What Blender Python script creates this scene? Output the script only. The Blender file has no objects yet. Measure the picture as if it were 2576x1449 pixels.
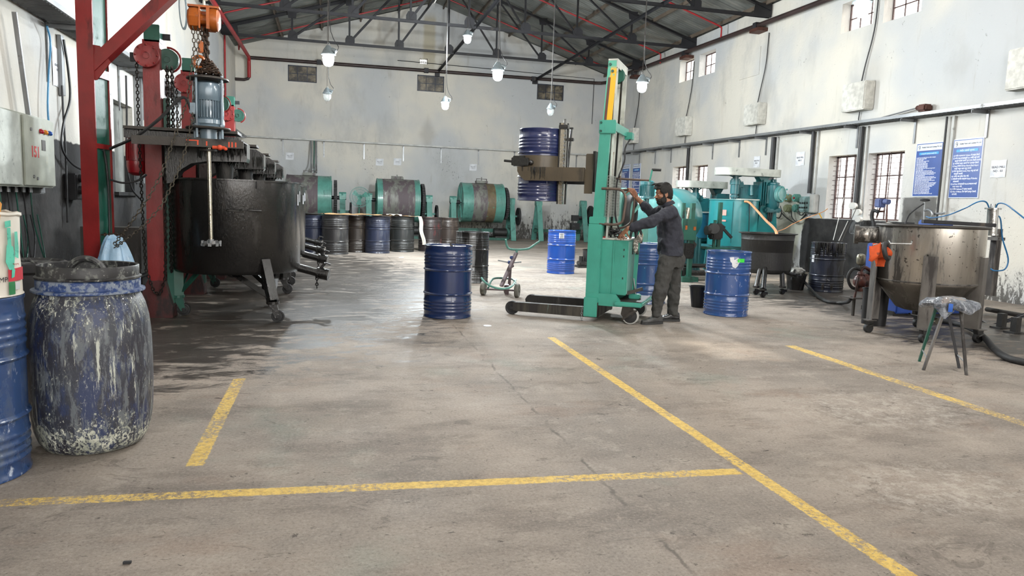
import bpy, bmesh, math, random
from mathutils import Vector, Matrix, noise as mnoise
PI = math.pi
random.seed(7)
SC = bpy.context.scene
COL = SC.collection

# ---------------------------------------------------------------- camera (taken from the photograph: 1.4 m eye height)
CAM_H = 1.40; FPX = 1800.0; IW, IH = 2576.0, 1449.0
YAW, PITCH, ROLL = math.radians(14.24), math.radians(6.62), math.radians(1.9)
def cam_basis():
    cy, sy, cp, sp = math.cos(YAW), math.sin(YAW), math.cos(PITCH), math.sin(PITCH)
    f = Vector((sy*cp, cy*cp, -sp)); r = Vector((cy, -sy, 0)); u = r.cross(f)
    cr, sr = math.cos(ROLL), math.sin(ROLL)
    return r*cr + u*sr, u*cr - r*sr, f
CR, CU, CF = cam_basis()
CO = Vector((0, 0, CAM_H))
def ray(px, py): return CF + CR*((px-IW/2)/FPX) - CU*((py-IH/2)/FPX)
# surveying helpers: a sight line of the photograph met with a known plane of the building
def on_z(px, py, z=0): d = ray(px, py); return CO + d*((z-CAM_H)/d.z)
def on_y(px, py, y): d = ray(px, py); return CO + d*(y/d.y)
def on_x(px, py, x): d = ray(px, py); return CO + d*(x/d.x)

cam_d = bpy.data.cameras.new('camera'); cam = bpy.data.objects.new('camera', cam_d); COL.objects.link(cam)
m = Matrix((CR, CU, -CF)).transposed().to_4x4(); m.translation = CO
cam.matrix_world = m
cam_d.sensor_width = 36; cam_d.lens = 36*FPX/IW; cam_d.clip_end = 300
SC.camera = cam

# ---------------------------------------------------------------- mesh collector
class MB:
    def __init__(s): s.v = []; s.f = []
    def add(s, vs, fs, M=None):
        n = len(s.v)
        s.v += [tuple(M @ Vector(v)) if M is not None else tuple(v) for v in vs]
        s.f += [tuple(i+n for i in f) for f in fs]; return s
    def merge(s, o): return s.add(o.v, o.f)
    def box(s, c, d, rz=0, M=None):
        x, y, z = d[0]/2, d[1]/2, d[2]/2
        T = Matrix.Translation(c) @ Matrix.Rotation(rz, 4, 'Z')
        if M is not None: T = M @ T
        return s.add([(-x,-y,-z),(x,-y,-z),(x,y,-z),(-x,y,-z),(-x,-y,z),(x,-y,z),(x,y,z),(-x,y,z)],
                     [(0,3,2,1),(4,5,6,7),(0,1,5,4),(1,2,6,5),(2,3,7,6),(3,0,4,7)], T)
    def bbox(s, c, d, b=.01, rz=0, M=None):
        # bevelled box: every edge chamfered
        bm = bmesh.new(); bmesh.ops.create_cube(bm, size=1)
        for v in bm.verts: v.co = Vector((v.co.x*d[0], v.co.y*d[1], v.co.z*d[2]))
        bmesh.ops.bevel(bm, geom=bm.edges[:], offset=b, segments=2, affect='EDGES')
        T = Matrix.Translation(c) @ Matrix.Rotation(rz, 4, 'Z')
        if M is not None: T = M @ T
        s.add([v.co[:] for v in bm.verts], [[v.index for v in f.verts] for f in bm.faces] if not bm.verts.index_update() else [], T)
        bm.free(); return s
    def bar(s, a, b, w, h=None, up=(0,0,1)):
        a, b = Vector(a), Vector(b); h = w if h is None else h
        d = (b-a); L = d.length; d.normalize(); up = Vector(up)
        if abs(d.dot(up)) > .98: up = Vector((0,1,0)) if abs(d.y) < .9 else Vector((1,0,0))
        x = d.cross(up).normalized(); y = x.cross(d)
        T = Matrix((x, y, -d)).transposed().to_4x4(); T.translation = (a+b)/2
        return s.box((0,0,0), (w, h, L), M=T)
    def angle(s, a, b, w, t=.008, up=(0,0,1)):
        # rolled angle section
        a, b = Vector(a), Vector(b); d = (b-a).normalized(); up = Vector(up)
        if abs(d.dot(up)) > .98: up = Vector((0,1,0))
        x = d.cross(up).normalized(); y = x.cross(d)
        s.bar(a, b, w, t, up); o = y*(-w/2) + x*(w/2); s.bar(a+o, b+o, t, w, up); return s
    def tube(s, pts, r, n=8, cap=True, close=False):
        P = [Vector(p) for p in pts]; k = len(P)
        R = r if isinstance(r, (list, tuple)) else [r]*k
        rings = []; T0 = None; nrm = None
        for i in range(k):
            if close: t = (P[(i+1) % k]-P[i-1]).normalized()
            elif i == 0: t = (P[1]-P[0]).normalized()
            elif i == k-1: t = (P[-1]-P[-2]).normalized()
            else: t = ((P[i+1]-P[i]).normalized()+(P[i]-P[i-1]).normalized()); t = t.normalized() if t.length > 1e-6 else (P[i+1]-P[i]).normalized()
            if nrm is None:
                nrm = t.cross(Vector((0,0,1)));
                if nrm.length < .05: nrm = t.cross(Vector((0,1,0)))
                nrm.normalize()
            else:
                nrm = (nrm - t*nrm.dot(t))
                nrm = nrm.normalized() if nrm.length > 1e-6 else t.orthogonal().normalized()
            bn = t.cross(nrm)
            rings.append([P[i] + (nrm*math.cos(2*PI*j/n) + bn*math.sin(2*PI*j/n))*R[i] for j in range(n)])
        vs = [v for r_ in rings for v in r_]; fs = []
        for i in range(k if close else k-1):
            a = i*n; b = ((i+1) % k)*n
            for j in range(n): fs.append((a+j, a+(j+1) % n, b+(j+1) % n, b+j))
        if cap and not close: fs.append(tuple(range(n-1, -1, -1))); fs.append(tuple((k-1)*n+j for j in range(n)))
        return s.add(vs, fs)
    def lathe(s, prof, n=32, M=None, a0=0, a1=2*PI, ell=1):
        full = abs(a1-a0-2*PI) < 1e-6; k = len(prof); m_ = n if full else n+1; vs = []; fs = []
        for j in range(m_):
            a = a0+(a1-a0)*j/n
            for r, z in prof: vs.append((r*math.cos(a), r*math.sin(a)*ell, z))
        for j in range(n):
            jj = (j+1) % m_
            for i in range(k-1):
                q = (j*k+i, jj*k+i, jj*k+i+1, j*k+i+1)
                if prof[i][0] < 1e-6: q = (q[0], q[2], q[3])
                elif prof[i+1][0] < 1e-6: q = (q[0], q[1], q[2])
                fs.append(q)
        return s.add(vs, fs, M)
    def cyl(s, a, b, r, n=20, r2=None):
        return s.tube([a, b], [r, r if r2 is None else r2], n)
    def disc_axis(s, a, b, prof, n=32):
        # lathe with profile (r, t) where t runs 0..L along a->b
        a, b = Vector(a), Vector(b); d = (b-a).normalized(); q = Vector((0,0,1)).rotation_difference(d)
        return s.lathe(prof, n, Matrix.Translation(a) @ q.to_matrix().to_4x4())
    def prism(s, pts, t, M=None):
        # 2D outline (x,z) extruded by t along y (centred)
        n = len(pts)
        vs = [(x, -t/2, z) for x, z in pts]+[(x, t/2, z) for x, z in pts]
        fs = [tuple(range(n)), tuple(range(2*n-1, n-1, -1))]+[((i+1) % n, i, n+i, n+(i+1) % n) for i in range(n)]
        return s.add(vs, fs, M)
    def sphere(s, c, r, n=12, sc=(1,1,1)):
        prof = [(math.sin(PI*i/n)*r if 0 < i < n else 0, -math.cos(PI*i/n)*r) for i in range(n+1)]
        return s.lathe(prof, n*2, Matrix.Translation(c) @ Matrix.Diagonal((*sc, 1)))
    def torus(s, c, R, r, n=24, k=6, M=None):
        pts = [(R*math.cos(2*PI*i/n), R*math.sin(2*PI*i/n), 0) for i in range(n)]
        T = Matrix.Translation(c) @ (M if M is not None else Matrix())
        return s.tube([T @ Vector(p) for p in pts], r, k, close=True)
    def grid(s, fn, nu, nv, thick=0):
        vs = [tuple(fn(i/nu, j/nv)) for i in range(nu+1) for j in range(nv+1)]
        fs = [(i*(nv+1)+j, (i+1)*(nv+1)+j, (i+1)*(nv+1)+j+1, i*(nv+1)+j+1) for i in range(nu) for j in range(nv)]
        return s.add(vs, fs)
    def mesh(s, name):
        me = bpy.data.meshes.new(name); me.from_pydata(s.v, [], s.f); me.update(); return me

def link(o): COL.objects.link(o); return o
def smooth(me, ang=40):
    me.shade_smooth()
    try: me.set_sharp_from_angle(angle=math.radians(ang))
    except Exception: pass
def root_of(p):
    while p.parent: p = p.parent
    return p
def part(name, mb, mat, parent=None, sm=True, world=False, label=None, fixn=True, stuff=False):
    """one mesh object; with a parent it is a part of that thing"""
    if world and parent is not None:
        inv = root_of(parent).matrix_basis.inverted(); mb.v = [tuple(inv @ Vector(v)) for v in mb.v]
    me = mb.mesh(name)
    if fixn:
        bm = bmesh.new(); bm.from_mesh(me); bmesh.ops.recalc_face_normals(bm, faces=bm.faces); bm.to_mesh(me); bm.free()
    if sm: smooth(me)
    me.materials.append(mat)
    o = link(bpy.data.objects.new(name, me))
    if parent: o.parent = parent
    if label: o['label'] = label
    if stuff: o['kind'] = 'stuff'
    return o
def thing(name, label, cat, loc=(0,0,0), rz=0, group=None, rot=None):
    o = link(bpy.data.objects.new(name, None)); o.location = loc; o.rotation_euler = rot or (0,0,rz)
    o.empty_display_size = .1
    return tag(o, label, cat, group)
def tag(o, label, cat, group=None):
    o['label'] = label; o['category'] = cat
    if group: o['group'] = group
    return o
def single(name, mb, mat, label, cat, group=None, loc=None, **k):
    """a thing that is one mesh; its origin is put at its base"""
    if loc is None:
        xs, ys, zs = zip(*mb.v); loc = ((min(xs)+max(xs))/2, (min(ys)+max(ys))/2, min(zs))
    mb.v = [(x-loc[0], y-loc[1], z-loc[2]) for x, y, z in mb.v]
    o = part(name, mb, mat, **k); o.location = loc; return tag(o, label, cat, group)
def struct(name, mb, mat, parent=None, sm=False, label=None):
    o = part(name, mb, mat, parent, sm=sm, label=label)
    if not parent: o['kind'] = 'structure'
    return o
def dup(o, loc=None, rz=None, label=None, group=None, parent=None):
    c = o.copy(); COL.objects.link(c)
    if parent is not None: c.parent = parent
    if loc is not None: c.location = loc
    if rz is not None: c.rotation_euler = (0,0,rz)
    if label: c['label'] = label
    if group: c['group'] = group
    for ch in list(o.children): dup(ch, parent=c)
    return c
def text_mb(body, size, M, extrude=.0008, align='LEFT', bold=0):
    cu = bpy.data.curves.new('txt', 'FONT'); cu.body = body; cu.size = size; cu.extrude = extrude; cu.align_x = align; cu.resolution_u = 3; cu.offset = bold
    o = bpy.data.objects.new('txt', cu); COL.objects.link(o)
    dg = bpy.context.evaluated_depsgraph_get(); me = bpy.data.meshes.new_from_object(o.evaluated_get(dg))
    mb = MB(); mb.add([v.co[:] for v in me.vertices], [tuple(p.vertices) for p in me.polygons], M)
    bpy.data.objects.remove(o); bpy.data.curves.remove(cu); bpy.data.meshes.remove(me); return mb
def arc(c, r, a0, a1, n, ax=(1,0,0), ay=(0,0,1)):
    c = Vector(c); ax = Vector(ax); ay = Vector(ay)
    return [c+ax*(r*math.cos(a0+(a1-a0)*i/n))+ay*(r*math.sin(a0+(a1-a0)*i/n)) for i in range(n+1)]
def spline(pts, n=8):
    """Catmull-Rom through points"""
    P = [Vector(p) for p in pts]; P = [P[0]*2-P[1]]+P+[P[-1]*2-P[-2]]; out = []
    for i in range(1, len(P)-2):
        for k in range(n):
            t = k/n; a, b, c, d = P[i-1], P[i], P[i+1], P[i+2]
            out.append(.5*((2*b)+(c-a)*t+(2*a-5*b+4*c-d)*t*t+(3*b-a-3*c+d)*t**3))
    out.append(P[-2]); return out
def chain_mb(pts, link_l=.05, wire=.006, n=6):
    """steel link chain along a polyline"""
    P = [Vector(p) for p in pts]; mb = MB(); step = link_l-wire*2.2; acc = 0; flip = 0
    L = [0]
    for i in range(1, len(P)): L.append(L[-1]+(P[i]-P[i-1]).length)
    d = step/2
    while d < L[-1]:
        i = max(k for k in range(len(L)) if L[k] <= d); i = min(i, len(P)-2)
        t = (P[i+1]-P[i]).normalized(); c = P[i]+t*(d-L[i])
        s1 = t.cross(Vector((0,1,0)) if abs(t.y) < .9 else Vector((1,0,0))).normalized(); s2 = t.cross(s1)
        s_ = s1 if flip % 2 else s2; flip += 1
        hl = link_l/2-wire; hw = link_l*.3-wire*.3; r = hw; q = []
        for k in range(8):
            a = 2*PI*(k+.5)/8; e = (hl-r) if math.cos(a) > 0 else -(hl-r)
            q.append(c+t*(e+r*math.cos(a))+s_*(r*math.sin(a)))
        mb.tube(q, wire, 4, close=True); d += step
    return mb

# ---------------------------------------------------------------- materials
class NT:
    def __init__(s, name):
        s.m = bpy.data.materials.new(name); s.m.use_nodes = True; s.t = s.m.node_tree; s.t.nodes.clear()
        s.out = s.t.nodes.new('ShaderNodeOutputMaterial'); s.b = s.t.nodes.new('ShaderNodeBsdfPrincipled')
        s.t.links.new(s.b.outputs[0], s.out.inputs[0])
        s.tc = None
    def set(s, inp, v):
        if isinstance(v, bpy.types.NodeSocket): s.t.links.new(v, inp)
        elif isinstance(v, (tuple, list)) and inp.type == 'RGBA' and len(v) == 3: inp.default_value = (*v, 1)
        else: inp.default_value = v
    def P(s, **k):
        for a, v in k.items(): s.set(s.b.inputs[a.replace('_', ' ')], v)
        return s
    def obj(s):
        if not s.tc: s.tc = s.t.nodes.new('ShaderNodeTexCoord')
        return s.tc.outputs['Object']
    def pos(s):
        g = s.t.nodes.new('ShaderNodeNewGeometry'); return g.outputs['Position']
    def map(s, v, sc=(1,1,1), loc=(0,0,0), rot=(0,0,0)):
        n = s.t.nodes.new('ShaderNodeMapping'); s.set(n.inputs['Vector'], v)
        n.inputs['Scale'].default_value = sc; n.inputs['Location'].default_value = loc; n.inputs['Rotation'].default_value = rot
        return n.outputs[0]
    def noise(s, v, scale=5, detail=4, rough=.55, dist=0):
        n = s.t.nodes.new('ShaderNodeTexNoise'); s.set(n.inputs['Vector'], v)
        n.inputs['Scale'].default_value = scale; n.inputs['Detail'].default_value = detail; n.inputs['Roughness'].default_value = rough; n.inputs['Distortion'].default_value = dist
        return n.outputs[0]
    def vor(s, v, scale=5, feature='F1', out='Distance'):
        n = s.t.nodes.new('ShaderNodeTexVoronoi'); n.feature = feature; s.set(n.inputs['Vector'], v); n.inputs['Scale'].default_value = scale; return n.outputs[out]
    def wave(s, v, scale, dist=0, axis='X'):
        n = s.t.nodes.new('ShaderNodeTexWave'); n.bands_direction = axis; s.set(n.inputs['Vector'], v); n.inputs['Scale'].default_value = scale; n.inputs['Distortion'].default_value = dist; return n.outputs['Fac']
    def rng(s, v, a, b, c=0, d=1, smooth=True):
        n = s.t.nodes.new('ShaderNodeMapRange'); n.interpolation_type = 'SMOOTHSTEP' if smooth else 'LINEAR'
        for i, x in enumerate((v, a, b, c, d)): s.set(n.inputs[i], x)
        return n.outputs[0]
    def math(s, op, a, b=0, c=None):
        n = s.t.nodes.new('ShaderNodeMath'); n.operation = op; n.use_clamp = False
        s.set(n.inputs[0], a); s.set(n.inputs[1], b)
        if c is not None: s.set(n.inputs[2], c)
        return n.outputs[0]
    def mix(s, f, a, b, mode='MIX'):
        n = s.t.nodes.new('ShaderNodeMix'); n.data_type = 'RGBA'; n.blend_type = mode
        s.set(n.inputs[0], f); s.set(n.inputs[6], a); s.set(n.inputs[7], b); return n.outputs[2]
    def sep(s, v):
        n = s.t.nodes.new('ShaderNodeSeparateXYZ'); s.set(n.inputs[0], v); return n.outputs
    def bump(s, h, st=.3, dist=.02):
        n = s.t.nodes.new('ShaderNodeBump'); n.inputs['Strength'].default_value = st; n.inputs['Distance'].default_value = dist; s.set(n.inputs['Height'], h)
        s.t.links.new(n.outputs[0], s.b.inputs['Normal']); return s
def paint(name, col, rough=.45, metal=0, dirt=None, amt=.5, scale=6, stretch=1, bump=.15, bscale=40, var=.25, coat=0, dirt_rough=.7, dirt2=None, amt2=.4, scale2=14, stretch2=1):
    """painted or bare surface: tone variation, then patches / vertical runs of a second and third colour"""
    n = NT(name); o = n.obj()
    c = n.mix(n.rng(n.noise(o, scale*.6, 3), .35, .68), col, tuple(x*(1-var) for x in col))
    r = rough
    if dirt:
        f = n.rng(n.noise(n.map(o, (1,1,1/stretch)), scale, 7, .65), 1-amt*1.0-.02, 1-amt+.10)
        c = n.mix(f, c, dirt); r = n.rng(f, 0, 1, rough, dirt_rough, False)
    if dirt2:
        f2 = n.rng(n.noise(n.map(o, (1,1,1/stretch2), (3,7,1)), scale2, 8, .7), 1-amt2-.02, 1-amt2+.07)
        c = n.mix(f2, c, dirt2)
    n.P(Base_Color=c, Roughness=r, Metallic=metal)
    if coat: n.P(Coat_Weight=coat, Coat_Roughness=.15)
    if bump: n.bump(n.noise(n.map(o, (1,1,1/max(stretch,1)**.5)), bscale, 4), bump, .01)
    return n.m
def srgb(r, g, b):
    f = lambda c: (c/255/12.92) if c/255 <= .04045 else ((c/255+.055)/1.055)**2.4
    return (f(r), f(g), f(b))
def emis(name, col, st):
    n = NT(name); n.P(Base_Color=(0,0,0), Emission_Color=col, Emission_Strength=st); return n.m
def glass(name, col=(1,1,1), rough=.05, alpha=.25):
    n = NT(name); n.P(Base_Color=col, Roughness=rough, Alpha=alpha, Specular_IOR_Level=.8); return n.m
BLACK = (.012,.012,.013)
LP = 290; SKY = 5.5; SUN = 6.0; EXPO = 0.0
M = {}
M['steel_black'] = paint('black_steel', srgb(46,46,50), .55, .2, srgb(92,84,76), .38, 5, var=.35)
M['pipe_brown'] = paint('brown_black_pipe', srgb(58,44,42), .5, .1, srgb(100,40,36), .36, 3, var=.4)
M['red'] = paint('red_paint', srgb(132,34,34), .38, 0, srgb(84,28,28), .42, 5, 3, coat=.3, dirt2=srgb(60,40,40), amt2=.3)
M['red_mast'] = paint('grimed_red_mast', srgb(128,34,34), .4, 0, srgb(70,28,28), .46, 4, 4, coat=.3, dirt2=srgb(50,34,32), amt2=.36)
M['red_low'] = paint('tarry_shaded_red_base', srgb(78,32,32), .45, 0, srgb(40,30,30), .5, 6, 2, coat=.2, dirt2=srgb(110,100,98), amt2=.28)  # tar grime and shade of the mast foot, both put into this red
M['red_pipe'] = paint('red_pipe_paint', srgb(160,32,38), .45, 0, srgb(120,35,35), .35, 4)
M['red_motor'] = paint('red_motor_paint', srgb(140,12,24), .35, 0, srgb(90,12,20), .4, 8, coat=.4)
M['green_web'] = paint('green_web_paint', srgb(30,92,78), .45, 0, srgb(30,80,68), .4, 4, coat=.2)
M['mill_green'] = paint('mill_green_paint', srgb(92,150,138), .42, 0, srgb(66,108,102), .42, 5, 3, coat=.3, dirt2=srgb(80,90,85), amt2=.3)
M['mill_dirty'] = paint('mill_resin_coat', srgb(128,130,122), .5, 0, srgb(92,82,86), .55, 3, 6, var=.3, dirt2=srgb(190,190,195), amt2=.36, scale2=9, stretch2=7)
M['mill_brown'] = paint('mill_brown_runs', srgb(112,98,74), .55, 0, srgb(92,160,140), .40, 10, 6, var=.3)
M['dark_green'] = paint('dark_green_paint', srgb(36,92,78), .45, 0, srgb(25,45,42), .45, 5, 3, coat=.2)
M['stacker'] = paint('stacker_green_paint', srgb(66,156,138), .4, 0, srgb(46,112,102), .36, 6, 4, coat=.3, var=.12, dirt2=srgb(50,60,55), amt2=.27, scale2=16)
M['teal'] = paint('teal_paint', srgb(34,128,132), .3, 0, srgb(26,92,104), .4, 3, 3, coat=.5, var=.2, bump=.05)
M['teal_dark'] = paint('dark_teal_paint', srgb(30,98,104), .35, 0, srgb(20,70,80), .42, 4, 3, coat=.4)
M['teal_light'] = paint('pale_teal_guard', srgb(88,152,150), .35, 0, srgb(120,165,162), .45, 2, 2, coat=.4, var=.15)
M['teal_blue'] = paint('blue_teal_paint', srgb(36,98,124), .3, 0, srgb(25,85,110), .42, 3, 3, coat=.5)
M['tar'] = paint('tar_coated_steel', (.009,.0085,.008), .27, 0, (.028,.026,.024), .40, 3, 4, var=.4, bump=.6, bscale=60, coat=.6, dirt_rough=.4, dirt2=(.25,.25,.26), amt2=.2, scale2=5, stretch2=4)
M['tar_dull'] = paint('dull_tar_steel', (.02,.019,.018), .5, 0, (.07,.065,.06), .4, 4, 5, var=.4, bump=.5)
M['plate'] = paint('grimed_steel_plate', srgb(70,66,62), .5, .4, srgb(40,38,36), .45, 4)
M['rubber'] = paint('black_rubber', (.02,.02,.021), .65, 0, (.07,.068,.065), .4, 6)
M['wheel_grey'] = paint('grey_wheel_rubber', srgb(118,116,108), .7, 0, srgb(80,78,70), .45, 8)
M['galv'] = paint('galvanised_steel', srgb(150,152,154), .42, .6, srgb(110,105,98), .4, 3, bump=.05)
M['galv_white'] = paint('whitewashed_tray', srgb(190,190,186), .6, .1, srgb(120,118,112), .4, 6)
M['chain'] = paint('rusty_chain', srgb(74,62,54), .55, .6, srgb(110,70,45), .45, 30)
M['chain_dark'] = paint('oiled_chain', srgb(50,48,46), .4, .7, srgb(80,66,55), .4, 30)
M['chain_pale'] = paint('worn_grey_chain', srgb(104,98,88), .45, .6, srgb(80,66,54), .45, 40)
M['motor_grey'] = paint('grey_blue_motor_paint', srgb(112,132,146), .28, .1, srgb(70,80,88), .42, 6, 4, coat=.6, dirt2=srgb(170,190,200), amt2=.3)
M['orange'] = paint('orange_hoist_paint', srgb(176,92,30), .42, .1, srgb(140,80,50), .42, 10, coat=.2)
M['orange_mark'] = paint('orange_marker', srgb(225,85,50), .6)
M['steel_bright'] = paint('bright_shaft', srgb(195,188,172), .25, .9, srgb(140,120,90), .42, 12)
M['polished'] = paint('polished_steel', srgb(186,186,184), .22, .9, srgb(120,116,110), .4, 10)
M['stainless'] = None
M['black_plastic'] = paint('black_plastic', (.018,.018,.02), .4, 0, (.08,.08,.08), .32, 8)
M['cable'] = paint('black_cable', (.02,.02,.022), .5, 0)
M['blue_hose'] = paint('blue_hose', srgb(40,110,160), .35)
M['blue_cable'] = paint('blue_cable', srgb(60,140,190), .4)
M['orange_hose'] = paint('orange_pink_hose', srgb(235,160,110), .3, coat=.5)
M['orange_wire'] = paint('orange_wire', srgb(220,140,50), .5)
M['white_paper'] = paint('paper_sheet', srgb(220,222,226), .6, 0, srgb(190,195,205), .4, 10)
M['white_rim'] = paint('white_drum_lid', srgb(214,212,204), .5, 0, srgb(150,148,140), .38, 10)
M['panel'] = paint('grey_green_panel_paint', srgb(168,172,160), .5, 0, srgb(165,165,150), .4, 5, dirt2=srgb(30,32,40), amt2=.27, scale2=22, stretch2=2)
M['txt_dark'] = paint('dark_ink', srgb(40,42,60), .6, bump=0)
M['txt_white'] = paint('white_ink', srgb(235,238,245), .6, bump=0)
M['txt_red'] = paint('red_ink', srgb(200,60,60), .6, bump=0)
M['sign_blue'] = paint('sign_blue_print', srgb(26,68,142), .35, 0, bump=0, var=.1, coat=.3)
M['sign_white'] = paint('sign_white_print', srgb(205,212,225), .35, 0, bump=0, var=.08, coat=.3)
M['sign_light'] = paint('sign_light_blue', srgb(40,150,220), .35, bump=0)
M['yellow'] = paint('yellow_paint', srgb(222,170,30), .45, 0, srgb(150,90,40), .36, 10)
M['rust_brown'] = paint('rust_brown_steel', srgb(84,50,40), .6, .3, srgb(50,34,30), .45, 8)
M['white_steel'] = paint('white_grey_steel', srgb(196,200,192), .5, .2, srgb(130,135,128), .4, 8)
M['olive'] = paint('olive_brown_resin', srgb(80,70,54), .5, 0, srgb(50,44,34), .42, 4, 4, coat=.2, dirt2=srgb(30,28,24), amt2=.33, scale2=10, stretch2=12)
M['bag_blue'] = paint('pale_blue_plastic_bag', srgb(165,200,228), .3, 0, srgb(120,165,205), .45, 6, coat=.3, bump=.5, bscale=18)
M['cardboard'] = paint('brown_cardboard', srgb(176,140,98), .8, 0, srgb(140,108,76), .4, 4)
M['cloth_white'] = paint('white_cloth', srgb(205,200,188), .85, 0, srgb(150,145,132), .4, 5)
M['cloth_orange'] = paint('orange_cloth', srgb(204,82,34), .85, 0, srgb(50,36,32), .45, 12)
M['purple_grey'] = paint('purple_grey_steel', srgb(118,104,108), .5, .2, srgb(70,62,62), .45, 8)
M['wire_mesh'] = paint('galvanised_wire', srgb(170,175,170), .4, .6)
M['concrete'] = paint('rough_plaster_block', srgb(208,206,198), .9, 0, srgb(120,110,100), .3, 14, bump=1, bscale=25)
M['lamp_body'] = paint('lamp_cast_body', srgb(120,130,134), .45, .3, srgb(80,84,86), .4, 12)
M['bulb_on'] = emis('lit_lamp_glass', (.86,.96,1), 26)
M['bulb_off'] = glass('clear_lamp_glass', (.7,.75,.75), .05, .22)
M['pane_dim'] = None
# ================================================================= SHELL OF THE SHED
XL, XR, YB, YF = -3.53, 11.35, 29.3, -9.0
XRI = 3.92
def roofz(x): return 6.95 + (x-XL)*(2.28/(XRI-XL)) if x < XRI else 9.23 - (x-XRI)*(2.28/(XR-XRI))

def wall_mat(name, kind):
    n = NT(name); p = n.pos(); s = n.sep(p)
    base = n.mix(n.rng(n.noise(p, .35, 3), .36, .64), srgb(208,203,192), srgb(184,186,187))
    big = n.rng(n.noise(n.map(p, (1,1,.5)), .9, 4, .62), .5, .72)
    base = n.mix(n.math('MULTIPLY', big, .55), base, srgb(166,166,164))
    # cracks and scuffs
    scuff = n.rng(n.noise(n.map(p, (1,1,.6), rot=(.3,.2,.1)), 7, 5, .78, 1.2), .64, .70)
    base = n.mix(n.math('MULTIPLY', scuff, .6), base, srgb(105,102,98))
    runs = n.rng(n.noise(n.map(p, (1,1,.12)), 3.0, 4, .7), .60, .72)
    base = n.mix(n.math('MULTIPLY', runs, .30), base, srgb(150,140,124))
    # grime rising from the floor, in vertical splashes
    splash = n.noise(n.map(p, (1,1,.35)), 11 if kind != 'right' else 12, 6, .84, .6)
    top = {'back':2.3, 'right':1.55, 'left':1.2}[kind]
    lim = n.rng(s[2], 0.05, top, .43, .80, False)
    if kind == 'back':   # heavier towards the right-hand mills
        lim = n.math('ADD', lim, n.rng(s[0], 3.0, 9.0, .06, -.035, False))
    if kind == 'right':
        lim = n.math('ADD', lim, n.rng(s[1], 6.0, 13.0, -.03, .05, False))
    gr = n.rng(n.math('SUBTRACT', splash, lim), -.02, .05)
    base = n.mix(n.math('MULTIPLY', gr, .88), base, srgb(58,53,48))
    edge = n.math('MULTIPLY', n.math('SUBTRACT', n.noise(p, 6, 4), .5), .12)
    dk = n.mix(n.rng(n.noise(p, 1.6, 4, .65), .4, .7), (.016,.016,.017), (.045,.043,.042))
    if kind == 'left':   # black dado
        z = n.math('ADD', s[2], edge)
        f = n.math('MULTIPLY', n.rng(z, 2.08, 2.05), n.rng(s[1], 20, 19.9))
        base = n.mix(f, base, dk)
    if kind == 'right':
        y = n.math('ADD', s[1], edge); z = n.math('ADD', s[2], n.math('MULTIPLY', edge, .25))
        f = n.math('MULTIPLY', n.rng(z, 1.325, 1.31), n.math('MULTIPLY', n.rng(y, 12.0, 12.03), n.rng(y, 15.6, 15.57)))
        f2 = n.math('MULTIPLY', n.rng(z, 1.83, 1.80), n.math('MULTIPLY', n.rng(y, 11.5, 11.56), n.rng(y, 12.42, 12.36)))
        base = n.mix(n.math('MAXIMUM', f, n.math('MULTIPLY', f2, .8)), base, dk)
        spk = n.rng(n.noise(p, 26, 2, .5), .69, .72)
        f3 = n.math('MULTIPLY', spk, n.math('MULTIPLY', n.rng(s[2], 2.0, 1.5), n.math('MULTIPLY', n.rng(s[1], 9.0, 9.6), n.rng(s[1], 12.4, 11.9))))
        base = n.mix(f3, base, dk)
        # bare cement patch behind the switch gear
        g = n.math('MULTIPLY', n.rng(n.math('ADD', y, n.math('MULTIPLY', s[2], .35)), 15.9, 16.0), n.math('MULTIPLY', n.rng(y, 16.9, 16.8), n.rng(s[2], 1.85, 1.75)))
        base = n.mix(n.math('MULTIPLY', g, .8), base, srgb(178,180,164))
    if kind == 'back':   # damp stain under the ridge and hand marks over the mills
        dx = n.math('ABSOLUTE', n.math('SUBTRACT', n.math('ADD', s[0], edge), 3.72))
        st = n.math('MULTIPLY', n.rng(dx, .30, .16), n.math('MULTIPLY', n.rng(s[2], 6.2, 7.3), n.rng(s[2], 8.9, 8.5)))
        base = n.mix(n.math('MULTIPLY', st, .6), base, srgb(165,152,118))
        d2 = n.rng(n.math('ADD', dx, n.math('MULTIPLY', n.math('ABSOLUTE', n.math('SUBTRACT', s[2], 4.1)), .5)), .5, .15)
        base = n.mix(n.math('MULTIPLY', d2, .35), base, srgb(140,132,120))
        for cx, cz in ((1.6, 2.75), (4.6, 2.85), (8.05, 2.75)):
            dd = n.math('SQRT', n.math('ADD', n.math('POWER', n.math('MULTIPLY', n.math('ADD', n.math('SUBTRACT', s[0], cx), n.math('MULTIPLY', n.math('SUBTRACT', s[2], cz), .5)), 1.3), 2), n.math('POWER', n.math('SUBTRACT', s[2], cz), 2)))
            mk = n.math('MULTIPLY', n.rng(dd, .95, .3), n.rng(n.noise(n.map(p, (1,1,.7)), 17, 4, .78, .5), .60, .63))
            base = n.mix(n.math('MULTIPLY', mk, .75), base, srgb(58,56,54))
    n.P(Base_Color=base, Roughness=n.rng(gr, 0, 1, .85, .4, False))
    n.bump(n.noise(p, 5, 4, .65), .35, .05)
    return n.m
W_BACK, W_LEFT, W_RIGHT = wall_mat('plaster_back', 'back'), wall_mat('plaster_left', 'left'), wall_mat('plaster_right', 'right')

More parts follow.
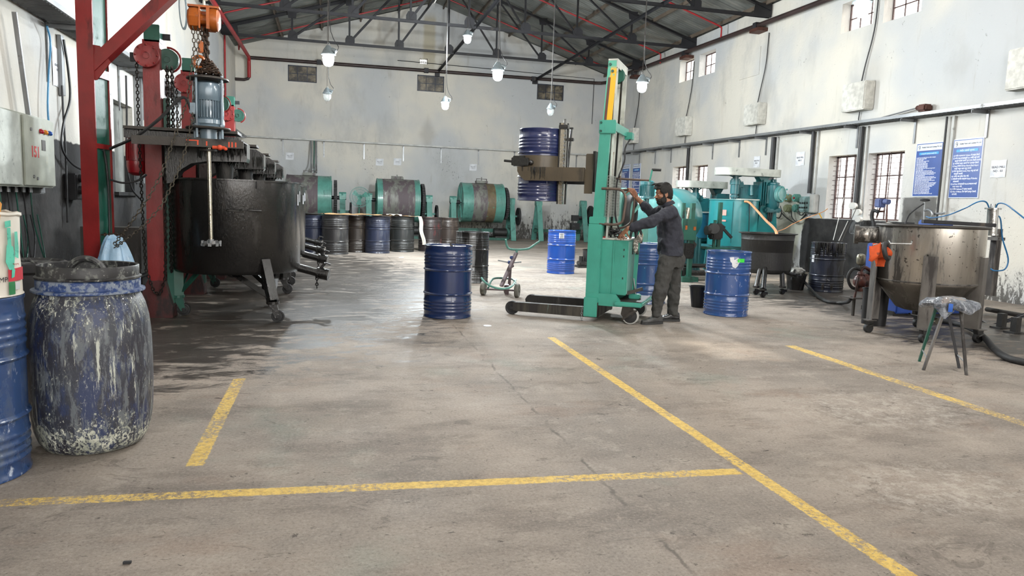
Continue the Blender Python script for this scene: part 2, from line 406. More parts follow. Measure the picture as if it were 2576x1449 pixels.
def wall_cells(a0, a1, holes, topfn, t, z0=0):
    """wall in its own (a, z) plane, outer thickness t, with real openings"""
    cuts = sorted({a0, a1, XRI if a0 < XRI < a1 and topfn is roofz else a0} | {h[0] for h in holes} | {h[1] for h in holes})
    mb = MB()
    for c0, c1 in zip(cuts, cuts[1:]):
        hs = sorted([h for h in holes if h[0] <= c0+1e-6 and h[1] >= c1-1e-6], key=lambda h: h[2]); z = z0
        for h in hs:
            if h[2] > z: mb.prism([(c0, z), (c1, z), (c1, h[2]), (c0, h[2])], t)
            z = h[3]
        mb.prism([(c0, z), (c1, z), (c1, topfn(c1)), (c0, topfn(c0))], t)
    return mb
TB = .3
# back wall
back_win = [(-1.65,-.59,5.81,6.42), (3.27,4.35,5.79,6.42), (8.23,9.385,5.79,6.43)]
vent = (3.35,3.67,6.84,7.06)
mb = wall_cells(XL-.3, XR+.3, back_win+[vent], roofz, TB)
for i, v in enumerate(mb.v): mb.v[i] = (v[0], v[1]+YB+TB/2, v[2])
struct('wall_back', mb, W_BACK)
# side walls ((a,z) plane turned to run along Y)
low_r = [(12.47,13.50,1.33,2.77), (13.86,14.78,1.33,2.78), (20.44,21.44,1.33,2.85), (21.86,22.82,1.33,2.87), (4.2,5.3,1.33,2.77)]  # last opening is an unseen window, added to let in light
high_r = [(12.40,13.43,5.50,6.15), (13.73,14.75,5.56,6.22), (20.40,21.40,5.65,6.35), (21.76,22.73,5.67,6.37), (4.2,5.2,5.5,6.2), (-3.5,-2.5,5.5,6.2)]  # last two are unseen windows, added to bring in more light
def side(mb, x):
    for i, v in enumerate(mb.v): mb.v[i] = (x+v[1], v[0], v[2])
    return mb
struct('wall_right', side(wall_cells(YF, YB, low_r+high_r, lambda y: 6.93, TB), XR+TB/2), W_RIGHT)
door_l = [(13.4,14.6,1.40,2.93)]
struct('wall_left', side(wall_cells(YF, YB, door_l, lambda y: 6.93, TB), XL-TB/2), W_LEFT)

# floor
def floor_mat():
    n = NT('worn_concrete_floor'); p = n.pos(); s = n.sep(p)
    a = n.rng(n.noise(p, .8, 5, .65), .34, .66)
    c = n.mix(a, srgb(156,145,134), srgb(130,122,114))
    c = n.mix(n.math('MULTIPLY', n.rng(n.noise(n.map(p, (.5,1.2,1)), 1.6, 5, .72), .47, .64), .45), c, srgb(96,87,80))
    c = n.mix(n.math('MULTIPLY', n.rng(n.noise(p, 3.6, 5, .8), .53, .64), .50), c, srgb(164,154,142))
    c = n.mix(n.math('MULTIPLY', n.rng(n.noise(n.map(p, loc=(5,2,0)), .7, 6, .6), .58, .70), .22), c, srgb(118,144,134))
    c = n.mix(n.math('MULTIPLY', n.rng(n.noise(n.map(p, (1,1.6,1), loc=(9,2,0)), 1.1, 5, .65), .55, .7), .30), c, srgb(134,110,94))
    grit = n.noise(p, 60, 5, .85)
    c = n.mix(n.math('MULTIPLY', n.rng(grit, .50, .66), .45), c, srgb(70,63,58))
    c = n.mix(n.math('MULTIPLY', n.rng(grit, .47, .36), .35), c, srgb(186,176,164))
    def zone(cx, cy, rx, ry):
        dx = n.math('DIVIDE', n.math('SUBTRACT', s[0], cx), rx); dy = n.math('DIVIDE', n.math('SUBTRACT', s[1], cy), ry)
        return n.rng(n.math('SQRT', n.math('ADD', n.math('MULTIPLY', dx, dx), n.math('MULTIPLY', dy, dy))), .35, 1.0, 1, 0)
    z = n.math('MAXIMUM', zone(-.6, 13.0, 3.6, 9.0), n.math('MAXIMUM', zone(8.4, 10.4, 2.4, 3.4), zone(-2.0, 8.4, 3.2, 4.2)))
    z = n.math('MAXIMUM', z, n.math('MULTIPLY', zone(8.2, 6.8, 2.6, 2.8), .85))
    st = n.rng(n.math('ADD', n.noise(n.map(p, (.7,1.5,1)), 3.0, 5, .8, .5), n.math('MULTIPLY', z, .25)), .565, .72)
    st = n.math('MULTIPLY', st, n.rng(z, 0, .35))
    c = n.mix(n.math('MULTIPLY', st, .88), c, (.024,.021,.019))
    # chips and scars
    ch = n.rng(n.noise(n.map(p, (1,1.7,1), loc=(1,1,0)), 8, 5, .82, .9), .625, .66); c = n.mix(n.math('MULTIPLY', ch, .75), c, srgb(62,55,50))
    ch2 = n.rng(n.noise(n.map(p, (1,1.4,1), loc=(7,4,0)), 2.6, 5, .75, 1.2), .60, .66); c = n.mix(n.math('MULTIPLY', ch2, .4), c, srgb(78,70,64))
    pl = n.math('MULTIPLY', n.math('MAXIMUM', zone(3.1, 2.95, .8, .5), n.math('MAXIMUM', zone(3.9, 4.3, 1.1, .7), zone(4.9, 11.5, 3.5, 3.2))), n.rng(n.noise(p, 9, 5, .85), .47, .60))
    c = n.mix(n.math('MULTIPLY', pl, .45), c, srgb(190,182,172))
    jx = n.math('ABSOLUTE', n.math('SUBTRACT', n.math('ADD', s[0], n.math('MULTIPLY', n.math('SUBTRACT', n.noise(p, 2.2, 8, .7), .5), .16)), 1.36))
    c = n.mix(n.math('MULTIPLY', n.math('MULTIPLY', n.rng(jx, .016, .003), n.rng(n.noise(p, 3, 4), .42, .6)), .55), c, srgb(60,54,50))
    def lane(x0, x1, y0, y1, slope=0, wear=.5):
        e = n.math('MULTIPLY', n.math('SUBTRACT', n.noise(p, 22, 8, .8), .5), .045)
        xx = n.math('ADD', n.math('ADD', s[0], e), n.math('MULTIPLY', s[1], -slope))
        yy = n.math('ADD', s[1], e)
        f = n.math('MULTIPLY', n.math('MULTIPLY', n.rng(xx, x0, x0+.008), n.rng(xx, x1, x1-.008)), n.math('MULTIPLY', n.rng(yy, y0, y0+.01), n.rng(yy, y1, y1-.01)))
        w = n.rng(n.math('ADD', n.math('MULTIPLY', n.noise(n.map(p, loc=(x0*7,3,0)), 34, 5, .85), .65), n.math('MULTIPLY', n.noise(p, 2.2, 4), .35)), wear, wear+.045, 1, .12)
        return n.math('MULTIPLY', f, w)
    L = lane(2.122, 2.215, .2, 7.25, .0165, .525)
    for q in (lane(4.53, 4.66, .5, 6.6, .026, .462), lane(-.735, -.640, 3.86, 5.75, -.0, .51)): L = n.math('MAXIMUM', L, q)
    e = n.math('MULTIPLY', n.math('SUBTRACT', n.noise(p, 22, 8, .8), .5), .045)
    yy = n.math('ADD', n.math('ADD', s[1], e), n.math('MULTIPLY', s[0], .0525))
    f = n.math('MULTIPLY', n.math('MULTIPLY', n.rng(yy, 3.40, 3.41), n.rng(yy, 3.495, 3.485)), n.rng(s[0], 2.16, 2.15))
    wv = n.math('ADD', n.math('ADD', n.math('MULTIPLY', n.noise(p, 34, 5, .85), .65), n.math('MULTIPLY', n.noise(p, 2.2, 4), .35)), n.rng(s[0], -.3, -1.4, 0, .06, False))
    L = n.math('MAXIMUM', L, n.math('MULTIPLY', f, n.rng(wv, .525, .57, 1, .12)))
    yel = n.mix(n.rng(n.noise(p, 26, 5, .8), .4, .62), srgb(224,192,104), srgb(190,158,88))
    c = n.mix(n.math('MULTIPLY', L, .94), c, yel)
    r = n.rng(st, 0, 1, .82, .45, False)
    n.P(Base_Color=c, Roughness=n.math('SUBTRACT', r, n.math('MULTIPLY', n.rng(n.noise(p, .9, 5), .4, .7), .12)), Specular_IOR_Level=.28)
    h = n.math('ADD', n.math('MULTIPLY', n.noise(n.map(p, (.8,1.3,1)), 3.2, 5, .76, .5), 1), n.math('MULTIPLY', grit, .12))
    n.bump(h, .45, .018)
    return n.m
fb = MB(); fb.box(((XL+XR)/2, (YF-6+YB)/2, -.1), (XR-XL+.6, YB-YF+6.6, .2)); struct('floor', fb, floor_mat())
gm = NT('yard_ground'); gm.P(Base_Color=srgb(150,142,130), Roughness=.9)
g = MB()
for bx in ((XR+.3+20, 10, -.15, 40, 90), (XL-.3-20, 10, -.15, 40, 90)): g.box((bx[0], bx[1], bx[2]), (bx[3], bx[4], .1))
g.box(((XL+XR)/2, YF-6.3-15, -.15), (95, 30, .1)); struct('trim_1', g, gm.m, label='bare yard ground outside the shed')

# roof: two corrugated slopes
def sheet_mat():
    n = NT('old_roof_sheet'); p = n.pos()
    c = n.mix(n.rng(n.noise(p, .8, 6, .6), .35, .65), srgb(124,126,122), srgb(98,100,97))
    c = n.mix(n.math('MULTIPLY', n.rng(n.noise(n.map(p, (.3,1.5,1)), 1.2, 6, .7), .5, .68), .6), c, srgb(150,146,136))
    s = n.sep(p)
    sheets = n.rng(n.math('PINGPONG', s[1], .525), 0, .03)
    c = n.mix(n.math('MULTIPLY', n.math('SUBTRACT', 1, sheets), .5), c, (.02,.02,.02))
    n.P(Base_Color=c, Roughness=.5, Metallic=.25); return n.m
RS = sheet_mat()
for i, (xa, xb) in enumerate(((XL-.5, XRI), (XRI, XR+.5))):
    mb = MB(); nrow = int((YB+.4-YF)/.152*6); cols = 7
    def fn(u, v, xa=xa, xb=xb):
        x = xa+(xb-xa)*u; y = YF+(YB+.4-YF)*v; o = .018*math.sin(2*PI*y/.152)
        k = 0.012*math.floor(u*3.999)
        return (x, y, roofz(x)+.02+o+k)
    mb.grid(fn, cols, nrow)
    struct('ceiling', mb, RS, sm=True, label='grey corrugated roof sheeting, %s slope' % ('left','right')[i])
M['purlin'] = paint('purlin_brown_steel', srgb(104,92,80), .6, .1, srgb(70,58,50), .42, 3)
M['truss'] = paint('truss_black_paint', srgb(34,34,38), .5, .15, srgb(80,70,60), .34, 2.2, var=.4)
sg = 'purlins under the roof sheets'
for i, x in enumerate((-3.3, -1.85, -.4, 1.05, 2.5, 3.65, 4.25, 5.5, 6.95, 8.4, 9.85, 11.15)):
    mb = MB(); z = roofz(x)-.07
    mb.box((x, (YB+6)/2, z), (.05, YB-6, .1)); mb.box((x+.03, (YB+6)/2, z+.045), (.06, YB-6, .012))
    single('purlin', mb, M['purlin'], 'grey brown steel purlin, %s across the shed from the left wall' % ('first','second','third','fourth','fifth','sixth','seventh','eighth','ninth','tenth','eleventh','last')[i], 'roof beam', sg)

# trusses
def truss(y, label):
    t = thing('roof_truss', label, 'roof truss', (XRI, y, 6.6), group='black steel roof trusses')
    zb = 6.64; A = (XL+.05, zb+.05); B = (XR-.05, zb+.05)
    nodes_b = [XL+.1, -1.3, .55, 2.2, 3.92, 5.64, 7.3, 9.1, XR-.1]
    top = lambda x: roofz(x)-.16
    mb = MB()
    for dy in (-.035, .035): mb.angle((XL+.05, y+dy, zb), (XR-.05, y+dy, zb), .075, .01)
    part('bottom_chord', mb, M['truss'], t, False, True)
    for s_, (xa, xb) in enumerate(((XL+.05, XRI), (XR-.05, XRI))):
        mb = MB(); mb.angle((xa, y, top(xa)), (xb, y, top(xb)), .1, .012, up=(0,1,0)); part('top_chord', mb, M['truss'], t, False, True)
    nb = nodes_b
    tops = [-2.4, -.4, 1.4, 3.92, 6.45, 8.2, 10.2]
    webs = [(-1.3,-1.3,'v'), (-1.3,.55,'d'), (.55,.55,'v'), (.55,2.2,'d'), (2.2,2.2,'v'), (2.2,3.92,'d'), (3.92,3.92,'v'), (5.64,3.92,'d'), (5.64,5.64,'v'), (7.3,5.64,'d'), (7.3,7.3,'v'), (9.1,7.3,'d'), (9.1,9.1,'v')]
    for xb_, xt, k in webs:
        mb = MB(); mb.angle((xb_, y, zb+.02), (xt, y, top(xt)+.02), .06 if k == 'v' else .065, .009, up=(0,1,0)); part('web_member', mb, M['truss'], t, False, True)
    for x in nb[1:-1]:
        mb = MB(); mb.prism([(x-.14, zb-.03), (x+.17, zb-.03), (x+.17, zb+.16), (x+.08, zb+.24), (x-.08, zb+.24), (x-.14, zb+.12)], .012, Matrix.Translation((0, y-.045, 0)))
        part('gusset_plate', mb, M['truss'], t, False, True)
    for x in (-1.3, .55, 2.2, 3.92, 5.64, 7.3, 9.1):
        z = top(x); mb = MB(); mb.prism([(x-.16, z+.04), (x+.16, z+.04), (x+.12, z-.20), (x-.12, z-.20)], .012, Matrix.Translation((0, y-.07, 0)))
        part('gusset_plate', mb, M['truss'], t, False, True)
    for x, sgn in ((XL+.02, 1), (XR-.02, -1)):
        mb = MB(); mb.prism([(x, zb-.05), (x+.55*sgn, zb-.05), (x+.5*sgn, zb+.3), (x, zb+.28)], .014, Matrix.Translation((0, y-.06, 0)))
        part('heel_plate', mb, M['truss'], t, False, True)
truss(25.6, 'black steel roof truss nearest the back gable wall')
truss(21.7, 'black steel roof truss, second from the back gable wall')
truss(17.6, 'black steel roof truss, third from the back gable wall')
truss(13.6, 'black steel roof truss nearest the viewer, above the frame')
for x, nm in ((8.2, 'right of the middle'), (4.15, 'just right of the roof ridge')):
    mb = MB(); mb.angle((x, 13.6, 6.69), (x-.1, YB+.0, 6.58), .07, .01); mb.box((x-.1, YB-.08, 6.5), (.18, .16, .22))
    single('tie_beam', mb, M['truss'], 'black longitudinal tie between the trusses and the back wall, %s' % nm, 'roof beam')

# sprinkler lines under the slopes
for y, k in ((27.6, 'closest to the back wall'), (23.75, 'in the middle of the roof'), (19.7, 'nearest the viewer')):
    for xa, xb, sd in ((-3.2, 3.7, 'left'), (XR-.25, 4.1, 'right')):
        mb = MB(); za, zb = roofz(xa)-.2, roofz(xb)-.2
        pts = [(xa, y, za-.35), (xa, y, za-.05), (xa+.08*(1 if xb > xa else -1), y, za), (xb, y, zb)]
        t = thing('sprinkler_pipe', 'red sprinkler pipe under the %s roof slope, %s' % (sd, k), 'pipe', (xa, y, za-.35), group='red pipes under the roof')
        part('pipe', mb.tube(pts, .026, 8), M['red_pipe'], t, world=True)
        for q in (.25, .6, .9):
            h = MB(); x = xa+(xb-xa)*q; z = za+(zb-za)*q; h.cyl((x, y, z-.02), (x, y, z-.09), .012, 8); h.cyl((x, y, z-.09), (x, y, z-.095), .03, 10)
            part('sprinkler_head', h, M['steel_bright'], t, world=True)

# header pipes
def pipe_thing(name, pts, r, mat, label, cat='pipe', clamps=(), n=12):
    mb = MB(); t = thing(name, label, cat, pts[0]); part('pipe', mb.tube(pts, r, n), mat, t, world=True)
    for c in clamps: part('clamp', MB().box(c, (r*2.6, r*2.6, r*2.6)), M['steel_black'], t, False, True)
    return t
pipe_thing('header_pipe', [(-3.0, 29.12, 6.54), (-2.9, 29.13, 6.54), (10.7, 29.13, 6.60), (10.95, 29.05, 6.60), (11.08, 28.8, 6.6), (11.13, 27.8, 6.66), (11.14, 18, 6.43), (11.14, 6, 6.22)], .065, M['pipe_brown'],
           'dark brown header pipe along the back wall and right wall under the eaves', clamps=[(x, 29.13, 6.57) for x in (-.5, 3.6, 8.0)]+[(11.14, y, 6.30+(y-6)*.0105) for y in (10, 13.8, 17.9, 22, 26.1)])
pipe_thing('header_pipe', [(-3.02, 29.05, 5.80), (-3.02, 29.05, 6.42), (-3.02, 28.9, 6.54), (-3.02, 26, 6.50), (-3.05, 17.6, 6.38), (-3.05, 7, 6.3)], .065, M['red_pipe'],
           'faded red brown header pipe running along the left side under the eaves')
pipe_thing('drain_pipe', [(XL+.01, 29.1, 5.72), (-3.2, 29.1, 5.72), (-3.07, 29.1, 5.76), (-3.02, 29.1, 5.86), (-3.02, 29.1, 6.5)], .055, M['pipe_brown'], 'black elbow pipe dropping in the back left corner')
pipe_thing('riser_pipe', [(XL+.05, 26.2, 6.7), (XL+.05, 26.2, 3.7)], .03, M['red_pipe'], 'thin red riser pipe on the left wall near the back corner')
# brackets of the right header pipe
for i, y in enumerate((26.1, 22.0, 17.9)):
    mb = MB(); mb.box((11.2, y, 6.24+(y-6)*.0105-.05), (.3, .42, .09)); single('pipe_bracket', mb, M['rust_brown'], 'brown steel bracket under the right header pipe above the %s concrete corbel from the back' % ('first','second','third')[i], 'bracket', 'header pipe brackets')

# ---------------------------------------------------------------- windows
M['frame_dark'] = paint('dark_window_frame', srgb(40,46,62), .5)
M['frame_rust'] = paint('rusty_window_frame', srgb(84,64,62), .6, 0, srgb(60,50,50), .45, 20)
def pane_mat():
    n = NT('dusty_dark_pane'); p = n.pos()
    c = n.mix(n.rng(n.noise(p, 2.2, 6, .7), .4, .62), srgb(62,60,58), srgb(128,118,100)); n.P(Base_Color=c, Roughness=.25, Specular_IOR_Level=.6); return n.m
M['pane_dim'] = pane_mat(); M['pane_clear'] = glass('clear_window_pane', (.9,.92,.95), .05, .12)
wn = [0]
def window(axis, a0, a1, z0, z1, depth, nx, nz, frame, pane, w=.03, grill=None, label=None):
    """framed window in a wall; axis 'y' = back wall (a along X), 'x' = side wall (a along Y)"""
    wn[0] += 1
    P3 = (lambda a, z: (a, depth, z)) if axis == 'y' else (lambda a, z: (depth, a, z))
    o = thing('window_%d' % wn[0], '', '', P3((a0+a1)/2, z0)); del o['label']; del o['category']; o['kind'] = 'structure'
    if label: o['label'] = label
    mb = MB()
    for z in (z0+w/2, z1-w/2): mb.bar(P3(a0, z), P3(a1, z), w, w)
    for a in (a0+w/2, a1-w/2): mb.bar(P3(a, z0), P3(a, z1), w, w)
    for i in range(1, nx): mb.bar(P3(a0+(a1-a0)*i/nx, z0), P3(a0+(a1-a0)*i/nx, z1), w*.75, w*.75)
    for i in range(1, nz): mb.bar(P3(a0, z0+(z1-z0)*i/nz), P3(a1, z0+(z1-z0)*i/nz), w*.75, w*.75)
    part('window_frame', mb, frame, o, False, True)
    mb = MB(); c = P3((a0+a1)/2, (z0+z1)/2); d = (a1-a0-.01, .006, z1-z0-.01) if axis == 'y' else (.006, a1-a0-.01, z1-z0-.01)
    part('window_pane', mb.box(c, d), pane, o, False, True)
    if grill:
        mb = MB(); nb, gx = grill; off = -.10
        Q = (lambda a, z: (P3(a, z)[0]+(off if axis == 'x' else 0), P3(a, z)[1]+(off if axis == 'y' else 0), z))
        for i in range(1, nb): mb.bar(Q(a0, z0+(z1-z0)*i/nb), Q(a1, z0+(z1-z0)*i/nb), .010)
        for i in range(1, gx): mb.bar(Q(a0+(a1-a0)*i/gx, z0), Q(a0+(a1-a0)*i/gx, z1), .014)
        part('window_grill', mb, M['frame_rust'], o, False, True)
    return o
for h in back_win: window('y', *h, YB+.04, 3, 2, M['frame_dark'], M['pane_dim'], .035)
window('y', *vent, YB+.12, 4, 2, M['concrete'], M['pane_clear'], .03)
for h in high_r: window('x', *h, XR+.24, 3, 2, M['frame_rust'], M['pane_clear'], .03)
for h in low_r: window('x', *h, XR+.24, 3, 3, M['frame_rust'], M['pane_clear'], .035, (13, 4))
dm = paint('grey_board', srgb(120,122,118), .7, 0, srgb(60,58,56), .42, 5, 3, dirt2=srgb(185,185,178), amt2=.32)
struct('door_1', MB().box((XL-.18, 14.0, 2.165), (.04, 1.2, 1.53)), dm)
struct('trim_2', MB().box((XL+.02, 14.0, 1.37), (.1, 1.35, .06)), W_LEFT)
struct('trim_3', MB().box((XR-.012, 18.44, 5.55), (.024, .98, .75)), W_RIGHT, label='raised square plaster patch high on the right wall')

# concrete corbels on the right wall with their cables
for i, (y, z0, z1) in enumerate(((26.15, 3.90, 4.47), (21.95, 3.84, 4.44), (17.83, 3.79, 4.36), (13.83, 3.70, 4.31), (9.75, 3.6, 4.28))):
    mb = MB(); mb.bbox((XR-.13, y, (z0+z1)/2), (.27, .72, z1-z0), .02)
    nm = ('beside the back right corner','second from the back','middle one','fourth from the back','at the right edge of the picture')[i]
    single('corbel_block', mb, M['concrete'], 'rough whitewashed concrete corbel on the right wall, %s' % nm, 'concrete block', 'concrete corbels on the right wall')
    if i < 4:
        pts = spline([(XR-.03, y-.25, 6.2), (XR-.04, y-.22, 5.4), (XR-.05, y-.05, 4.7), (XR-.06, y+.02, z1+.005)], 5)
        single('hanging_cable', MB().tube(pts, .014, 6), M['cable'], 'thin black cable hanging from the header pipe to the corbel %s' % nm, 'cable', 'cables above the corbels')
        single('hanging_cable', MB().tube([(XR-.05, y, z0-.002), (XR-.04, y+.03, z0-.15), (XR-.06, y, 3.5)], .012, 6), M['cable'], 'short black cable below the corbel %s' % nm, 'cable', 'cables below the corbels')

# ---------------------------------------------------------------- cable trays
def tray(name, label, a, b, width, inward, mat, brs, drop=.5, vary=0):
    t = thing(name, label, 'cable tray', a); a, b = Vector(a), Vector(b); iw = Vector(inward); d = (b-a).normalized(); L = (b-a).length
    mb = MB(); c = iw*(width/2)
    mb.bar(a+c, b+c, width, .006); mb.bar(a+iw*width+Vector((0,0,.02)), b+iw*width+Vector((0,0,.02)), .006, .06); mb.bar(a+iw*.01+Vector((0,0,.02)), b+iw*.01+Vector((0,0,.02)), .006, .06)
    k = int(L/.09)
    for i in range(k): p_ = a+d*(L*(i+.5)/k); mb.bar(p_+iw*.03+Vector((0,0,-.005)), p_+iw*(width-.03)+Vector((0,0,-.005)), .03, .004, up=d)
    part('tray_channel', mb, mat, t, False, True)
    for q in brs:
        p_ = a+d*q; mb = MB(); mb.angle(p_+Vector((0,0,-.03))+iw*.01, p_+iw*(width+.02)+Vector((0,0,-.03)), .05, .005); mb.bar(p_+iw*.012, p_+iw*.012+Vector((0,0,-drop)), .045, .02, up=iw)
        part('tray_bracket', mb, M['galv'], t, False, True)
    mb = MB()
    for w_ in (.3, .5, .62):
        pts = [a+d*(L*i/24)+iw*(width*w_+.03*math.sin(i*1.7+w_*9))+Vector((0,0,.025+.012*math.sin(i*2.3+w_*5))) for i in range(25)]
        mb.tube(pts, .013, 5)
    part('cable_bundle', mb, M['cable'], t, world=True)
    return t
ys = [on_x(px, py, XR).y for px, py in ((2488,285),(2305,310),(2160,325),(2045,340),(1930,350),(1862,360),(1795,365),(1740,370),(1690,376),(1650,380),(1610,385))]
tray('cable_tray', 'galvanised cable tray on brackets along the right wall', (XR-.005, 7.2, 3.33), (XR-.005, 28.9, 3.60), .34, (-1,0,0), M['galv'], [y-7.2 for y in ys]+[1.2])
xs = [on_y(px, py, YB).x for px, py in ((712,350),(815,356),(916,362),(1015,368),(1110,373),(1204,378),(1294,383),(1380,386),(1450,388))]
tray('cable_tray', 'whitewashed narrow cable tray across the back wall', (XL+.1, YB-.005, 3.63), (XR-.4, YB-.005, 3.60), .16, (0,-1,0), M['galv_white'], [x-XL-.1 for x in xs], .62)
tray('cable_tray', 'wide galvanised cable tray on brackets along the left wall', (XL+.005, 6.5, 3.50), (XL+.005, 28.9, 3.58), .42, (1,0,0), M['galv'], [i*1.58+.9 for i in range(14)], .75)

def drop(label, y, z0, z1, w=.12, both=True):
    t = thing('cable_drop', label, 'cable', (XR-.03, y, z0), group='cable drops on the right wall')
    mb = MB(); mb.tube([(XR-.07, y, z1), (XR-.07, y, z0)], w/2.6, 8); part('cable_bundle', mb, M['cable'], t, world=True)
    if both: part('channel_rail', MB().box((XR-.03, y-.13, (z0+z1)/2), (.045, .05, z1-z0)), M['galv_white'], t, False, True)
drop('black cable bundle down the right wall beside the far barred windows', 21.65, .6, 3.55)
drop('black cable bundle dropping behind the big green mixer', 16.95, 1.6, 3.4, .16)
drop('black cable bundle dropping into the grey switch box', 15.33, 1.92, 3.4, .11)
drop('perforated conduit between the two near barred windows', 13.68, 1.55, 3.36, .12)
drop('thin conduit between the two big blue notice boards', 11.43, 1.3, 3.33, .05)

# ---------------------------------------------------------------- notice boards and papers
def RW(y, z, off=.006): return Matrix.Translation((XR-off, y, z)) @ Matrix(((0,0,-1,0),(-1,0,0,0),(0,1,0,0),(0,0,0,1)))   # text plane on the right wall, reading toward -Y
def fit(s_, size, wmax, mfn, align='LEFT', bold=0):
    # lettering set to the size asked, narrowed when the line would run off the board
    k = text_mb(s_, size, Matrix(), align=align, bold=bold); xs_ = [v[0] for v in k.v] or [0]; wd = max(xs_)-min(xs_); q = min(1, wmax/max(wd, 1e-6)); T_ = mfn()
    k.v = [tuple(T_ @ Vector((v[0]*q, v[1], v[2]))) for v in k.v]; return k
def board(label, y0, y1, z0, z1, big, lines, title, tsz):
    t = thing('notice_board', label, 'sign', (XR-.01, (y0+y1)/2, z0), group='blue notice boards')
    w = y0-y1; h = z1-z0; yc = (y0+y1)/2
    part('backing', MB().box((XR-.012, yc, (z0+z1)/2), (.02, w, h)), M['sign_white'], t, False, True)
    part('printed_sheet', MB().box((XR-.0235, yc, (z0+z1)/2), (.003, w-.03, h-.03)), M['sign_blue'], t, False, True)
    hz_ = h*.115
    part('header_band', MB().box((XR-.0255, yc, z1-.03-hz_/2), (.002, w-.055, hz_)), M['sign_white'], t, False, True)
    part('title_band', MB().bbox((XR-.0265, yc, z1-.03-hz_-h*.055), (.004, w*.72, h*.045), .0015), M['sign_light'], t, False, True)
    o = .029
    part('logo', MB().torus((XR-o, y0-.085*w/.66, z1-.03-hz_*.40), .02, .0035, 16, 4, Matrix.Rotation(PI/2, 3, 'Y').to_4x4()).tube([(XR-o, y0-.103*w/.66, z1-.03-hz_*.45), (XR-o, y0-.10*w/.66, z1-.03-hz_*.72), (XR-o, y0-.07*w/.66, z1-.03-hz_*.82)], .0035, 4), M['txt_dark'], t, world=True)
    part('header_text', fit('Kwality Paints and Coatings Pvt. Ltd.', .04, .80*w-.06, lambda: RW(y0-.15*w/.66, z1-.03-hz_*.58, o-.001)), M['txt_dark'], t, False, True, fixn=False)
    part('title_text', fit(title, tsz*1.15, w*.66, lambda: RW(yc, z1-.03-hz_-h*.07, o), 'CENTER'), M['txt_white'], t, False, True, fixn=False)
    mb = MB(); zt = z1-.03-hz_-h*.125; st = (zt-z0-.04)/len(lines)
    for i, l in enumerate(lines):
        k = fit(l, tsz, w-.085, lambda: RW(y0-.035, zt-st*(i+.6), .0258), bold=.0007 if big else .0003)
        n0 = len(mb.v); mb.v += k.v; mb.f += [tuple(a+n0 for a in f) for f in k.f]
    part('printed_text', mb, M['txt_white'], t, False, True, fixn=False)
L2 = ['1) मशीन चालवताना Voltage चे लक्ष ठेवावे.', '2) मशीन चालू करण्यापूर्वी Sand किती आहे याची', '    खात्री करावी आणि आवश्यक तेवढी टाकावी.', '3) मशीनचे पार्ट आणि पंप स्वच्छ ठेवावे.', '4) Pump मशीनचे नाव Raw Material Batch Report',
      '    मध्ये भरून काम सुरू करावे.', '5) मशीन चालू करताना Cooling Water चालू आहे याची', '    खात्री करावी.', '6) मशीन बंद होऊ देऊ नये.', '7) निर्धारित फायनेस आल्यावर Gauge ने Grinding', '    तपासावी.', '8) Let Down करण्यासाठी Material काढताना काही', '    वाया जाऊ नये.', '9) मशीन Solvent ने साफ करावी.', '10) Filter व Mixing टँक नेहमी झाकून ठेवावी.', '    आभारी.']
rl = random.Random(5); words = 'सर्व कामगारांनी सुरक्षा नियम पाळावे काम करताना मास्क हातमोजे वापरावे मशीन बंद करून साफ करावी आग लागल्यास अलार्म वाजवावा परवानगी शिवाय प्रवेश नाही जागा स्वच्छ ठेवावी'.split()
L1 = [' '.join(rl.choice(words) for _ in range(rl.randint(4, 9))) for _ in range(31)]
board('blue notice board with many small lines of white text, left of the near pair', 12.15, 11.49, 1.83, 2.88, 0, L1, 'आपत्कालीन व्यवस्थापनासाठी नियम', .024)
board('blue notice board with larger white text, right of the near pair', 11.27, 10.62, 1.80, 2.89, 1, L2, 'मशीन संबंधी सूचना', .040)
board('distant blue notice board, left one behind the stacker mast', 27.25, 26.5, 1.98, 3.14, 0, L1, 'आपत्कालीन व्यवस्थापनासाठी नियम', .024)
board('distant blue notice board, right one behind the crank handle', 26.18, 25.48, 1.90, 3.13, 1, L2, 'मशीन संबंधी सूचना', .040)
def paper(label, M4, w, h, lines, sz, c3):
    t = thing('paper_notice', label, 'paper', c3)
    mb = MB(); rr = random.Random(label)
    def fn(u, v): return M4 @ Vector(((u-.5)*w, (v-.5)*h+.004*math.sin(u*9), .002+.004*abs(math.sin(u*7+v*5))))
    mb.grid(fn, 6, 6); part('sheet', mb, M['white_paper'], t, world=True)
    for i, l in enumerate(lines):
        part('printed_text', text_mb(l, sz, M4 @ Matrix.Translation((0, (len(lines)/2-.8-i)*sz*1.25, .0075)), align='CENTER', extrude=.0005), M['txt_dark'], t, False, True, fixn=False)
paper('paper notice reading BEAD MILL NO-1 on the right wall behind the mixer guard', RW(17.76, 2.80), .30, .30, ['BEAD MILL', 'NO-1'], .052, (XR, 17.76, 2.65))
paper('paper notice reading BEAD MILL NO-2 on the right wall above the switch box', RW(15.86, 2.78), .34, .34, ['BEAD MILL', 'NO-2'], .058, (XR, 15.86, 2.6))
paper('paper notice reading BEAD MILL NO-03 at the far right', RW(10.28, 2.31), .30, .30, ['BEAD MILL', 'NO - 03'], .055, (XR, 10.28, 2.15))
BWm = lambda x, z: Matrix.Translation((x, YB-.004, z)) @ Matrix.Rotation(PI/2, 4, 'X')
